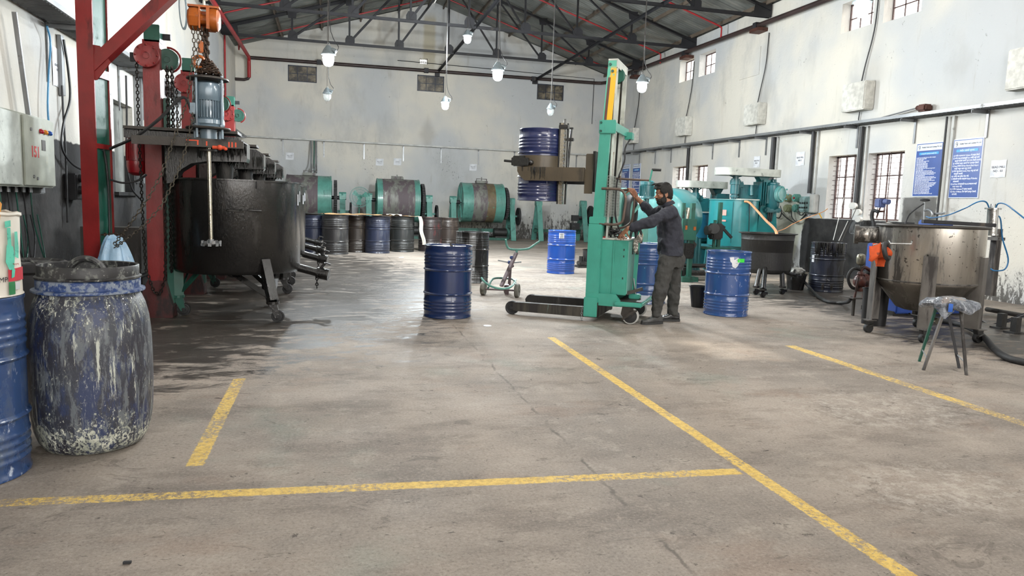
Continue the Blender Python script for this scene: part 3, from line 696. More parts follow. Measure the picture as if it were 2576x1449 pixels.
for px, py, l, nm in ((729,393,['BALL MILL', 'NO-4'],'above the left ball mill'), (955,408,['BALL MILL', 'NO-3'],'left of the middle ball mill'), (1000,407,['CLEAN'],'above the middle ball mill, beside a bracket'), (1190,421,['BALL MILL', 'NO-2'],'above the right ball mill')):
    p_ = on_y(px, py, YB); paper('small white paper notice on the back wall %s' % nm, BWm(p_.x, p_.z), .30, .27, l, .045, (p_.x, YB, p_.z-.15))
sc_ = thing('security_camera', 'tiny white dome camera under the back tray near the left corner', 'camera', tuple(on_y(643,370,YB-.05)))
part('dome', MB().sphere((0,0,0), .07, 8), M['galv_white'], sc_); part('camera_lens', MB().sphere((-.0,-.055,-.02), .03, 6), M['rubber'], sc_); part('mount', MB().box((0,.03,.05), (.12,.06,.06)), M['galv_white'], sc_, False)
single('wall_wire', MB().tube([on_y(1000,152,YB-.02), on_y(1250,175,YB-.02), on_y(1495,199,YB-.02), on_y(1494,212,YB-.02), on_y(1489,312,YB-.02)], .014, 5), M['cable'], 'thin dark wire across the back wall just above the header pipe', 'wire')
c_ = on_x(461,25,XL+.02); mbv = MB(); mbv.disc_axis((XL-.01, c_.y, c_.z), (XL+.03, c_.y, c_.z), [(0,.0),(.38,.0),(.40,.01),(.44,.02),(.46,.04),(.46,0)], 32); struct('trim_4', mbv, M['lamp_body'], sm=True, label='round grey vent cover high on the left wall')
# paper and foil on the left wall
LW = lambda y, z: Matrix.Translation((XL+.005, y, z)) @ Matrix(((0,0,1,0),(1,0,0,0),(0,1,0,0),(0,0,0,1)))
paper('crumpled plastic covered notice on the left wall near the blue cable', LW(10.9, 3.0), .36, .5, ['BEAD MILL', 'NO-5'], .045, (XL, 10.9, 2.75))
paper('faded notice on the left wall behind the red column', LW(13.2, 2.98), .34, .42, ['NOTICE'], .045, (XL, 13.2, 2.75))
# ================================================================= DRUMS
def drum_profile(r, h, groups=True):
    p = [(0, .012), (r-.02, .012), (r-.004, 0), (r+.004, .004), (r+.004, .016), (r-.002, .024)]
    hoops = (h*.335, h*.665)
    def rib(z, d, w): return [(r-.001, z-w), (r+d*.7, z-w*.45), (r+d, z), (r+d*.7, z+w*.45), (r-.001, z+w)]
    zs = []
    for z in hoops: zs.append((z, .012, .016))
    if groups:
        for z in (h*.10, h*.145, h*.19, h*.235, h*.74, h*.785, h*.83, h*.875): zs.append((z, .0055, .015))
    for z, d, w in sorted(zs): p += rib(z, d, w)
    p += [(r-.002, h-.024), (r+.004, h-.016), (r+.005, h-.004), (r, h), (r-.006, h-.002), (r-.010, h-.022)]
    return p
def drum(label, x, y, r, h, body, lid, group='steel drums', loc_z=0, lidm=True, rz=0, name='steel_drum', extra=None, rot=None, groups=True):
    t = thing(name, label, 'drum', (x, y, loc_z), rz, group, rot)
    part('shell', MB().lathe(drum_profile(r, h, groups), 72), body, t)
    if lidm:
        mb = MB(); mb.lathe([(0, h-.020), (r*.3, h-.021), (r*.8, h-.022), (r-.011, h-.022)], 48); part('lid', mb, lid, t)
        mb = MB(); mb.cyl((r*.62, 0, h-.021), (r*.62, 0, h-.010), .034, 16); mb.cyl((-r*.66, 0, h-.021), (-r*.66, 0, h-.012), .018, 12); part('bung', mb, lid, t)
    mb = MB(); mb.box((0, -(r+.0005), h*.5), (.004, .003, h*.93)); part('seam', mb, body, t)
    if extra: extra(t)
    return t
def blue(name, c, **k):
    d = dict(rough=.24, coat=.7, var=.12, bump=.06, dirt=tuple(x*.6 for x in c), amt=.36, scale=3, stretch=2, dirt2=srgb(190,200,215), amt2=.265, scale2=15, stretch2=2); d.update(k)
    return paint(name, c, **d)
M['blue_deep'] = blue('deep_blue_drum_paint', srgb(22,42,84))
M['blue_royal'] = blue('royal_blue_drum_paint', srgb(34,80,168))
M['blue_mid'] = blue('scratched_blue_drum_paint', srgb(44,76,128), amt2=.36)
M['blue_worn'] = blue('worn_blue_drum_paint', srgb(44,78,136), amt2=.375, dirt=srgb(70,90,120))
M['blue_near'] = blue('scuffed_blue_drum_paint', srgb(38,68,116), amt2=.39, dirt=srgb(80,92,110), amt=.42, scale2=10)
M['blue_navy'] = blue('navy_drum_paint', srgb(40,48,88), amt2=.25)
def blackd(name, c, c2, am=.42, d2=srgb(150,150,150), a2=.29):
    return paint(name, c, .35, .1, c2, am, 4, 5, var=.35, coat=.4, bump=.3, dirt2=d2, amt2=a2, scale2=12, stretch2=6)
M['dk_a'] = blackd('grimy_black_drum', srgb(44,43,44), srgb(84,82,78))
M['dk_b'] = blackd('grimy_brown_drum', srgb(52,46,42), srgb(96,84,70))
M['dk_c'] = blackd('grimy_navy_drum', srgb(40,46,66), srgb(78,82,92), .42, srgb(170,175,185), .32)
M['dk_d'] = blackd('dull_charcoal_drum', srgb(42,44,44), srgb(62,62,60))
M['dk_e'] = blackd('black_and_red_drum', srgb(46,40,40), srgb(128,32,38), .40, srgb(80,76,72), .38)
M['dk_f'] = blackd('rust_charcoal_drum', srgb(56,48,44), srgb(84,72,62))
M['dk_g'] = paint('tar_streaked_silver_drum', srgb(128,130,132), .3, .6, srgb(26,25,26), .54, 5, 7, var=.3, coat=.4, bump=.3, dirt2=srgb(18,18,18), amt2=.40, scale2=11, stretch2=8)
M['dk_h'] = paint('tar_spilt_navy_drum', srgb(44,48,64), .32, .1, srgb(22,22,24), .5, 5, 5, coat=.5, bump=.4, dirt2=srgb(150,155,160), amt2=.29, scale2=10, stretch2=5)
M['lid_dark'] = paint('dark_drum_lid', srgb(60,58,56), .5, .2, srgb(100,96,90), .4, 9)

def front_label(t_, w, h, z, a, r, mat, name='paper_label', lab=None, n=6):
    mb = MB(); rr = r+.0085
    mb.grid(lambda u, v: (rr*math.sin(a+(u-.5)*w/rr), -rr*math.cos(a+(u-.5)*w/rr), z+(v-.5)*h), n, 3)
    return part(name, mb, mat, t_, label=lab)
def ex_front(t):
    mb = MB(); h = .885   # folded strap clip on the lid
    mb.add([(-.02,-.24,h-.02), (.035,-.2,h-.02), (-.03,-.22,h+.055), (.02,-.25,h-.02), (.05,-.23,h+.075), (.045,-.2,h-.02)], [(0,1,2), (3,4,5), (0,3,2), (1,5,4)])
    part('lid_clip', mb, M['lid_dark'], t, False)
drum('dark blue steel drum with pale lid standing alone in the centre foreground', 1.40, 8.755, .2925, .885, M['blue_deep'], M['white_rim'], extra=ex_front)
drum('silver and black tar-streaked drum behind the dark blue one', 2.45, 12.64, .293, .90, M['dk_g'], M['lid_dark'])
def ex_1413(t):
    l = front_label(t, .105, .11, .80, -.34, .2925, M['white_paper'], lab='square white label'); mb = MB()
    for i in range(5):
        a = -.34; rr = .3025; mb.box((rr*math.sin(a)+.0, -rr*math.cos(a)-.0, .84-.02*i), (.075-.01*(i % 3), .003, .006), rz=a)
    part('label_print', mb, M['txt_dark'], l)
drum('bright blue steel drum with a square white label, in the open behind the trolley', 4.71, 14.42, .2925, .905, M['blue_royal'], M['white_rim'], extra=ex_1413)
drum('scratched blue steel drum with white lid behind the worker', 4.62, 9.95, .2925, .895, M['blue_mid'], M['white_rim'])
M['green_label'] = paint('green_label', srgb(60,215,70), .5, bump=0)
def ex_r(t):
    front_label(t, .10, .05, .765, .02, .2925, M['green_label'], 'green_label', 'bright green sticker')
    mb = MB(); rr = .3015; rn = random.Random(3)
    a0 = -.30
    pts = [(-.06,.05),(-.01,.06),(0,.02),(.05,.055),(.08,.01),(.05,-.06),(.02,-.09),(-.02,-.07),(-.03,-.02),(-.05,0)]
    vs = [(rr*math.sin(a0+x/rr), -rr*math.cos(a0+x/rr), .75+z) for x, z in pts]; mb.add(vs+[(rr*math.sin(a0), -rr*math.cos(a0), .74)], [(i, (i+1) % 10, 10) for i in range(10)])
    part('torn_label', mb, M['white_paper'], t, label='torn white sticker')
drum('blue steel drum with a green sticker and dented base, right of the worker', 5.27, 8.76, .295, .875, M['blue_worn'], M['lid_dark'], extra=ex_r)
# row of grimy drums in front of the ball mills
rowg = 'grimy drums in front of the ball mills'
for nm, x, y, r, h, m_ in (('black drum with white smear, leftmost of the front row before the ball mills', .08, 18.95, .335, .99, 'dk_a'),
    ('grimy brown drum half hidden between two drums below the fan', .66, 19.85, .325, .98, 'dk_b'), ('grimy navy drum with pale spatter, third in the row', 1.19, 19.6, .33, .97, 'dk_c'),
    ('plain charcoal drum beside the hanging white cloth', 1.92, 20.25, .325, .965, 'dk_d'), ('black drum with red patches, right of the hanging cloth', 2.74, 20.6, .33, .975, 'dk_e'),
    ('rust charcoal drum at the right end of the row', 3.42, 21.6, .315, .95, 'dk_f'), ('grimy drum at the back of the row under the cardboard sheet', 1.5, 21.2, .32, .96, 'dk_b'), ('dirty drum hidden at the back of the row by the first ball mill', .1, 21.4, .32, .96, 'dk_d')):
    drum(nm, x, y, r, h, M[m_], M['lid_dark'], rowg)
drum('navy drum with black drips beside the black mixing tanks', on_y(788,580,19.3).x, 19.3, .32, .97, M['dk_c'], M['lid_dark'], rowg)
# sheets lying on the drums
def sheet(name, label, cat, cx, cy, w, d, z, mat, drape=.04, rz=0, t=.006, seed=1, nx=26, ny=12):
    mb = MB(); c, s = math.cos(rz), math.sin(rz)
    def f(u, v, o):
        x, y = (u-.5)*w, (v-.5)*d; q = mnoise.noise(Vector((x*2.2+seed, y*2.2, 0)))
        return (cx+x*c-y*s, cy+x*s+y*c, z+o+drape*abs(q)+.012)
    mb.grid(lambda u, v: f(u, v, 0), nx, ny); n0 = len(mb.v); mb.grid(lambda u, v: f(u, v, t), nx, ny)
    return single(name, mb, mat, label, cat)
sheet('cardboard_sheet', 'long brown cardboard sheet lying across the row of grimy drums', 'cardboard', .62, 19.45, 1.75, .75, .99, M['cardboard'], .055, .2)
sheet('cardboard_sheet', 'short brown cardboard sheet on the drums beside the white cloth', 'cardboard', 2.0, 20.3, .85, .55, .965, M['cardboard'], .03, .1, seed=4)
sheet('tarpaulin', 'dark grey cover lying on the navy drum by the mixing tanks', 'cover', -.62, 19.3, .66, .66, .97, M['lid_dark'], .05, .2, seed=9)
mb = MB()   # cloth: top sheet then a hanging strip
mb.grid(lambda u, v: (1.45+.42*u, 19.95+.3*v, .985+.045*abs(math.sin(u*7+v*3))+.01-(.12*max(0, u*.9-.72) if v < .3 else 0)), 14, 8)
single('white_cloth', mb, M['cloth_white'], 'crumpled white cloth lying on the middle of the drum row', 'cloth')
mb = MB()
mb.grid(lambda u, v: (2.30+.10*u+.13*v+.02*math.sin(v*9), 19.89-.02*math.sin(u*6+v*5)-.02*v, 1.0-.78*v), 6, 16)
mb.grid(lambda u, v: (2.06+.28*u, 19.9+.2*v, .995+.01*math.sin(u*8)), 5, 4)
single('hanging_cloth', mb, M['cloth_white'], 'pale cloth strip hanging down between two dark drums', 'cloth')
single('paper_scrap', MB().grid(lambda u, v: (1.62+.12*u, 17.9+.1*v, .004+.02*u*v), 3, 3), M['white_paper'], 'small white scrap on the floor before the drum row', 'litter')
single('paper_scrap', MB().lathe([(0,.008),(.045,.006),(.05,0)], 14, Matrix.Translation(on_z(1226,820)[:])), M['white_paper'], 'small round white cap lying on the floor left of the stacker', 'litter')
single('metal_scrap', MB().bar(on_z(310,1415,.006)[:], on_z(330,1414,.006)[:], .012, .008), M['rubber'], 'tiny black scrap on the floor at the bottom left', 'litter')

# ================================================================= FRONT LEFT CORNER
# plastic keg
def keg_mat():
    n = NT('paint_caked_keg'); o = n.obj(); s = n.sep(o)
    v = n.map(o, (1,1,.25))
    c = n.mix(n.rng(n.noise(o, 5, 6), .35, .65), srgb(44,44,54), srgb(56,60,70))
    c = n.mix(n.math('MULTIPLY', n.rng(n.noise(v, 9, 8, .75), .50, .58), .7), c, srgb(40,56,98))
    c = n.mix(n.math('MULTIPLY', n.rng(n.noise(v, 22, 10, .78, .4), .50, .57), .7), c, srgb(112,118,122))
    c = n.mix(n.math('MULTIPLY', n.rng(n.noise(n.map(o, (1,1,.10), loc=(4,4,4)), 26, 9, .78), .585, .62), .9), c, srgb(196,200,188))
    lo = n.math('MAXIMUM', n.rng(s[2], .30, .08), n.math('MULTIPLY', n.rng(s[2], .60, .86), .62))
    patch = n.noise(o, 9, 5, .6)
    sp = n.math('ADD', n.math('ADD', n.noise(n.map(o, (1,1,.7)), 58, 8, .8, .3), n.math('MULTIPLY', n.math('SUBTRACT', patch, .5), .35)), n.math('MULTIPLY', lo, .12))
    f = n.rng(sp, .62, .65)
    c = n.mix(f, c, n.mix(n.rng(n.noise(o, 14), .4, .6), srgb(204,206,190), srgb(160,164,150)))
    n.P(Base_Color=c, Roughness=n.rng(f, 0, 1, .36, .8, False), Coat_Weight=.2)
    n.bump(sp, .45, .008); return n.m
M['keg'] = keg_mat()
M['keg_collar'] = paint('scuffed_blue_collar', srgb(44,68,118), .45, 0, srgb(124,134,148), .53, 30, 1, dirt2=srgb(190,195,190), amt2=.36)
M['keg_ring'] = paint('scuffed_black_ring', srgb(44,44,46), .45, 0, srgb(104,106,102), .47, 24, dirt2=srgb(190,190,180), amt2=.36, scale2=40)
k = thing('plastic_keg', 'large open plastic keg caked in blue, black and white paint, front left', 'barrel', (-1.285, 4.33, 0))
R = .302
prof = [(0,.02),(R*.62,.02),(R*.70,0),(R*.80,.012),(R*.88,.05),(R*.945,.11),(R*.985,.20),(R,.34),(R,.50),(R*.99,.62),(R*.955,.72),(R*.90,.79),(R*.84,.835),(R*.815,.845),(R*.815,.87)]
part('body', MB().lathe(prof, 96), M['keg'], k)
part('collar', MB().lathe([(R*.815,.855),(R*.90,.862),(R*.905,.868),(R*.90,.875),(R*.83,.88),(R*.83,.925),(R*.80,.93),(R*.78,.90)], 96), M['keg_collar'], k)
part('locking_ring', MB().lathe([(R*.80,.93),(R*.845,.934),(R*.85,.942),(R*.81,.948),(R*.81,1.0),(R*.80,1.004),(R*.775,1.0),(R*.775,.93),(R*.74,.92),(R*.70,.955),(0,.955)], 96), M['keg_ring'], k)
mb = MB(); q = arc((0,-.05,.955), .085, 0, PI, 14); mb.tube([(p.x, p.y, p.z*1.0) for p in q], .016, 8); mb.tube([(p.x, p.y+.02, .955+(p.z-.955)*.9) for p in q], .016, 8)
part('lid_handle', mb, M['keg_ring'], k)

# blue drum at the frame edge, with a cut-open tin on top
def near_drum():
    t = drum('scuffed blue steel drum at the left edge of the picture', -1.762, 3.92, .2925, .885, M['blue_near'], M['lid_dark'])
near_drum()
M['tin_white'] = paint('stained_white_tin', srgb(222,216,204), .5, 0, srgb(176,160,140), .4, 5, 4, dirt2=srgb(60,50,55), amt2=.265, scale2=20, stretch2=4, coat=.2)
t = thing('lubricant_tin', 'dented white printed tin standing on the blue drum at the left edge', 'container', (-1.705, 3.93, .885))
r_ = .235; hh = .40
mb = MB(); mb.lathe([(0,.004),(r_*.98,.004),(r_,0),(r_+.006,.004),(r_,.012),(r_-.002,.1),(r_*.965,.2),(r_-.006,.3),(r_-.004,hh-.02),(r_+.004,hh-.012),(r_+.003,hh),(r_-.008,hh-.004),(r_-.012,hh-.05),(r_*.9,.02)], 64)
for i, v in enumerate(mb.v):
    k_ = 1+.02*mnoise.noise(Vector(v)*6); mb.v[i] = (v[0]*k_, v[1]*k_, v[2]+(.012*mnoise.noise(Vector((v[0]*14, v[1]*14, 3))) if v[2] > hh-.06 else 0))
part('shell', mb, M['tin_white'], t)
M['sw_red'] = paint('tin_red_print', srgb(200,45,60), .5, 0, srgb(150,60,60), .35, 12); M['sw_green'] = paint('tin_green_print', srgb(50,130,80), .5); M['pump_green'] = paint('tin_pump_print', srgb(90,190,165), .45, 0, srgb(50,130,115), .45, 18)
# centre of what the camera sees of the tin lies at azimuth a
def wrap(name, outline, a, z0, mat, off=.004, lab=None):
    rr = r_+off; mb = MB(); n = len(outline)
    cx = sum(p[0] for p in outline)/n; cz = sum(p[1] for p in outline)/n
    f = lambda x, z: (rr*math.sin(a+x/rr), -rr*math.cos(a+x/rr), z0+z)
    mb.add([f(*p) for p in outline]+[f(cx, cz)], [(i, (i+1) % n, n) for i in range(n)])
    return part(name, mb, mat, t, label=lab)
A0 = 1.30
wrap('printed_band', [(-.03,.0),(.02,.0),(.06,.0),(.10,0),(.10,.062),(.06,.062),(.02,.06),(-.03,.058)], A0+.02, .075, M['sw_red'], lab='red printed block')
wrap('printed_band', [(-.03,.0),(0,.0),(.01,.0),(.01,.06),(0,.06),(-.03,.06)], A0+.02, .012, M['sw_green'], lab='green printed block')
wrap('printed_band', [(.012,.02),(.05,.02),(.055,.055),(.012,.055)], A0+.02, .012, M['white_paper'], lab='small white printed block')
for ol in ([(-.065,.30),(-.03,.305),(-.03,.335),(-.065,.33)], [(-.055,.20),(-.03,.19),(-.033,.30),(-.055,.30)], [(-.07,.14),(-.05,.10),(-.02,.10),(-.012,.16),(-.02,.21),(-.06,.22)], [(-.01,.16),(.02,.15),(.028,.20),(.02,.28),(-.005,.28)], [(-.04,.06),(-.02,.065),(-.012,.10),(-.035,.105)]):
    wrap('printed_pump_picture', ol, A0+.14, .03, M['pump_green'])
def ctext(s, sz, a, z, mat, name):
    k = text_mb(s, sz, Matrix(), align='RIGHT'); rr = r_+.005
    k.v = [(rr*math.sin(a+x/rr), -rr*math.cos(a+x/rr), z+y) for x, y, zz in k.v]; part(name, k, mat, t, fixn=False)
ctext('JACK PUMP', .035, A0-.13, .075, M['txt_dark'], 'printed_text'); ctext('Pumping', .014, A0+.22, .152, M['txt_red'], 'printed_text')
mb = MB()   # folded orange card sticking out of the tin
mb.add([(-.20,-.05,.385),(-.02,-.13,.36),(.11,-.10,.37),(.09,-.02,.44),(-.09,.02,.64),(-.26,.03,.70),(-.20,-.04,.395),(-.02,-.12,.37),(.105,-.09,.38),(.08,-.01,.45),(-.09,.03,.65),(-.26,.04,.71)],
       [(0,1,2,3,4,5),(11,10,9,8,7,6)]+[(i,(i+1)%6,6+(i+1)%6,6+i) for i in range(6)])
o = single('orange_card', mb, paint('orange_card_stock', srgb(226,160,84), .7, 0, srgb(130,90,60), .36, 9), 'folded orange card sticking out of the white tin', 'card', loc=(0,0,0)); o.location = (-1.60, 3.90, .885)
# black bucket behind
b = thing('black_bucket', 'black bucket with a lid behind the blue drum and keg', 'bucket', (on_y(62,660,6.05).x, 6.05, 0), group='black buckets')
part('body', MB().lathe([(0,.01),(.20,.01),(.21,0),(.25,.78),(.27,.80),(.275,.86),(.262,.865)], 40), M['black_plastic'], b)
part('lid', MB().lathe([(0,.845),(.15,.845),(.16,.852),(.235,.85),(.255,.87),(.262,.865)], 40), M['keg_ring'], b)
part('lid_grip', MB().tube([(-.08,-.02,.85),(-.04,-.02,.872),(.04,-.02,.872),(.08,-.02,.85)], .012, 6), M['keg_ring'], b)

# red and green H-column with brace
c = thing('crane_column', 'tall red painted steel column with green web and diagonal brace', 'column', (-2.425, 8.55, 0), math.radians(-12))
W, Dp, H_ = .165, .30, 6.6
part('front_flange', MB().box((0, -Dp/2, H_/2), (W, .016, H_)), M['red'], c, False)
part('rear_flange', MB().box((0, Dp/2, H_/2), (W, .016, H_)), M['red'], c, False)
part('web', MB().box((.055, 0, H_/2), (.02, Dp-.016, H_)), M['green_web'], c, False, label='green painted web')
for z in (.05, 1.87, 2.62):
    part('stiffener', MB().box((.073, 0, z), (.022, Dp-.02, .05 if z > 1.5 and z < 2.5 else .09)), M['red'], c, False)
part('base_plate', MB().bbox((0,0,.012), (.42,.52,.024), .004), M['red'], c, False)
mb = MB(); mb.bar((.03,-.09,2.66), (1.55,-.09,4.10), .12, .12, up=(0,1,0)); part('brace', mb, M['red'], c, False)
mb = MB(); mb.prism([(.0,2.52),(.10,2.54),(.24,2.72),(.14,2.88),(.0,2.90)], .016, Matrix.Translation((0,-.13,0))); part('brace_gusset', mb, M['red'], c, False)
mb = MB(); mb.tube(spline([(.07,-.02,1.84),(.085,0,1.80),(.09,.04,1.5),(.082,.06,1.1),(.085,.05,.7)], 6), .011, 6); o = single('hanging_cable', MB(), M['cable'], '', '') if 0 else None
cab = thing('black_cable', 'black cable hanging against the green web of the red column', 'cable', (-2.6, 8.5, .7)); cm = c.matrix_basis.copy(); mb.v = [tuple(cm @ Vector(v)) for v in mb.v]; part('cable', mb, M['cable'], cab, world=True)

# pale blue bag tied to the column
mb = MB()
def bag(u, v):
    a = u*2*PI; r = (.05+.15*v**.7)*(1+.13*math.sin(a*5+v*2)+.06*math.sin(a*11)); return (-2.20+r*math.cos(a)*1.0, 8.22+r*math.sin(a)*.6, .95-.42*v+.015*math.sin(a*3))
mb.grid(bag, 40, 14); n0 = len(mb.v); mb.add([(-2.20,8.22,.54)]+[bag(i/40, 1) for i in range(40)], [(0, 1+i, 1+(i+1) % 40) for i in range(40)])
bg = thing('plastic_bag', 'pale blue plastic bag hanging from the red column above the keg', 'bag', (-2.20, 8.22, .52)); part('bag', mb, M['bag_blue'], bg, world=True)
part('tie_chain', chain_mb([(-2.33,8.3,.95),(-2.20,8.20,.965),(-2.10,8.22,.95)], .05, .007), M['chain'], bg, world=True)

# ================================================================= LEFT WALL FITTINGS
p = thing('control_panel', 'grey green electrical control panel with three lamps on the left wall', 'control panel', (XL+.14, 9.35, 1.44))
part('cabinet', MB().bbox((XL+.13, 9.05, 1.82), (.26, 1.62, .80), .012), M['panel'], p, False, True)
part('door', MB().bbox((XL+.272, 9.40, 1.82), (.022, .88, .76), .006), M['panel'], p, False, True)
part('door', MB().bbox((XL+.272, 8.56, 1.82), (.022, .62, .76), .006), M['white_steel'], p, False, True)
for y, nm, cc in ((9.42, 'red', srgb(190,30,50)), (9.55, 'amber', srgb(240,150,40)), (9.68, 'blue', srgb(40,90,180))):
    l = MB(); l.cyl((XL+.283, y, 2.06), (XL+.30, y, 2.06), .028, 14); l.sphere((XL+.30, y, 2.055), .025, 6); part('indicator_lamp', l, paint(nm+'_lamp', cc, .2, coat=.5, bump=0), p, world=True, label=nm+' indicator lamp')
part('meter', MB().box((XL+.285, 9.50, 1.905), (.006, .11, .12)), M['plate'], p, False, True)
for y, z in ((9.15, 2.06), (9.18, 1.54), (9.28, 1.52)): part('door_lock', MB().cyl((XL+.283, y, z), (XL+.295, y, z), .018, 12), M['galv'], p, world=True)
part('chalk_number', text_mb('151', .17, Matrix.Translation((XL+.2845, 9.13, 1.76)) @ Matrix(((0,0,1,0),(1,0,0,0),(0,1,0,0),(0,0,0,1))), bold=.004), M['txt_red'], p, False, True, fixn=False, label='red hand-written number')
for i in range(5): part('cable_gland', MB().cyl((XL+.13, 8.7+.2*i, 1.43), (XL+.13, 8.7+.2*i, 1.36), .022, 10), M['galv'], p, world=True)
cabs = thing('panel_cables', 'loose dark green and black cables hanging under the control panel', 'cable', (XL+.15, 9.2, .3)); rc = random.Random(2)
for i in range(5):
    y = 8.7+.2*i; part('cable', MB().tube(spline([(XL+.13, y, 1.38), (XL+.14, y+.04, 1.0), (XL+.18, y+.25*rc.random(), .55), (XL+.12, y+.3, .82), (XL+.1, y+.25, 1.1)], 6), .008, 5), M['cable'] if i % 2 else M['dark_green'], cabs, world=True)
cd = thing('conduit_pipe', 'leaning grey conduit pipe from the left tray to a junction box', 'pipe', (XL+.1, 10.0, 1.4))
a, b_ = on_x(36, 30, XL+.12), on_x(96, 468, XL+.10); part('pipe', MB().tube([a, on_x(66,250,XL+.11), b_], .028, 10), M['galv'], cd, world=True)
part('junction_box', MB().bbox(b_+Vector((0,0,-.03)), (.1,.16,.12), .01), M['galv'], cd, False, True)
part('clamp', MB().box(on_x(86,345,XL+.1), (.1,.1,.1)), M['galv_white'], cd, False, True)
def cable(label, pts, r, mat, n=6, name='cable_run'):
    P_ = spline(pts, 8); t = thing(name, label, 'cable', min(P_, key=lambda v: v.z)); part('cable', MB().tube(P_, r, n), mat, t, world=True); return t
cable('bright blue cable hanging down the left wall from the tray', [on_x(118,65,XL+.1), on_x(127,110,XL+.08), on_x(122,200,XL+.08), on_x(121,290,XL+.08), on_x(133,390,XL+.08), on_x(130,450,XL+.08), on_x(112,470,XL+.1)], .012, M['blue_cable'])
cable('thick black cable looping down the left wall beside the red column', [on_x(160,100,XL+.08), on_x(172,180,XL+.07), on_x(176,250,XL+.07), on_x(160,310,XL+.07), on_x(156,370,XL+.08), on_x(180,410,XL+.1), on_x(215,432,XL+.12)], .016, M['cable'])
cable('straight black cable running down the left wall to the black socket', [on_x(156,215,XL+.05), on_x(160,300,XL+.05), on_x(166,400,XL+.05), on_x(170,560,XL+.05)], .014, M['cable'])
mb = MB(); mb.bbox(on_x(154,165,XL+.03), (.05,.12,.78), .006); single('trunking_box', mb, M['galv'], 'short galvanised trunking on the left wall above the black cable', 'trunking')
sk = thing('isolator_switch', 'black isolator switch on the dark part of the left wall', 'switch', on_x(190,470,XL+.1))
part('housing', MB().bbox(on_x(188,470,XL+.08), (.16,.36,.36), .02), M['black_plastic'], sk, False, True)
for py in (448, 478): q = on_x(200,py,XL+.16); part('socket_cap', MB().cyl(q, q+Vector((.09,0,0)), .06, 14), M['black_plastic'], sk, world=True)
# trunking group beyond the column
tr = thing('wall_trunking', 'galvanised upright trunking and rails on the left wall behind the red masts', 'trunking', (XL+.05, 15.2, 1.5))
for y in (14.75, 15.0, 15.6, 16.0): part('rail', MB().box((XL+.04, y, 2.55), (.07, .10, 1.95)), M['galv'], tr, False, True)
cable('black cable down the left wall right of the grey board', [on_x(317,190,XL+.1), on_x(319,300,XL+.08), on_x(318,400,XL+.08), on_x(330,470,XL+.12), on_x(352,500,XL+.2)], .016, M['cable'])

# ================================================================= HIGH-SPEED MIXER STATIONS (mast, arm, motor, tank)
MX = -1.915
def mast(y, first, label, htop=3.18):
    t = thing('mixer_mast', label, 'mixer mast', (MX, y, 0), group='red mixer masts')
    w, d = .17, .20
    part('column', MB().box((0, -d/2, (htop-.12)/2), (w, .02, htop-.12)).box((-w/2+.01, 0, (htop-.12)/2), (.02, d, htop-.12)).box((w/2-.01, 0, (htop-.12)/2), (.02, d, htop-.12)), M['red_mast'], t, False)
    part('guide_rail', MB().box((.13, .05, 1.3), (.07, .14, 2.3)), M['dark_green'], t, False)
    part('head_block', MB().bbox((.01, -.02, htop-.05), (.16, .18, .19), .006), M['green_web'], t, False, label='green head block')
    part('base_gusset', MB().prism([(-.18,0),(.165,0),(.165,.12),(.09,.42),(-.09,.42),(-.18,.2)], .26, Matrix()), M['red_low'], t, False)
    for k, (x, yy, r, m_) in enumerate(((-.03, -.16, .125, 'red'), (.14, .02, .115, 'dark_green'))):
        mb = MB(); mb.disc_axis((x, yy-.035, htop-.30), (x, yy+.035, htop-.30), [(0,0),(r*.25,0),(r*.25,-.012),(r*.3,-.012),(r*.3,0),(r*.85,.004),(r,.0),(r,.018),(r*.93,.03),(r*.93,.04),(r,.052),(r,.07),(0,.07)], 32)
        for i in range(8 if k == 0 else 0):
            a = i*PI/4; mb.sphere((x+r*.88*math.cos(a), yy-.038, htop-.30+r*.88*math.sin(a)), .012, 4)
        part('chain_wheel', mb, M[m_], t)
    part('wheel_guard', MB().tube(arc((.14,.03,htop-.30), .135, -1.2, 1.6, 10), .012, 6), M['red'], t)
    part('axle_bracket', MB().box((-.17,-.13,htop-.32), (.06,.04,.09)).box((.11,.06,htop-.05), (.12,.05,.06)), M['steel_black'], t, False)
    if first:
        part('hand_chain', chain_mb([(-.13,-.17,htop-.36), (-.12,-.19,2.0), (-.10,-.20,1.0), (-.08,-.21,.55), (0,-.22,.30), (.06,-.22,.28), (.11,-.21,.45), (.13,-.20,.9), (.13,-.2,1.7)], .05, .0065), M['chain_dark'], t)
        part('lift_chain', chain_mb([(.155,-.09,htop-.38), (.16,-.09,1.9), (.16,-.09,1.1), (.155,-.09,.5)], .055, .010).merge(chain_mb([(.20,-.07,htop-.38), (.20,-.07,1.9)], .055, .010)), M['chain_dark'], t)
    else:
        part('hand_chain', chain_mb([(-.13,-.17,htop-.36), (-.12,-.17,1.5), (-.1,-.17,.8)], .06, .007), M['chain_dark'], t)
    return t
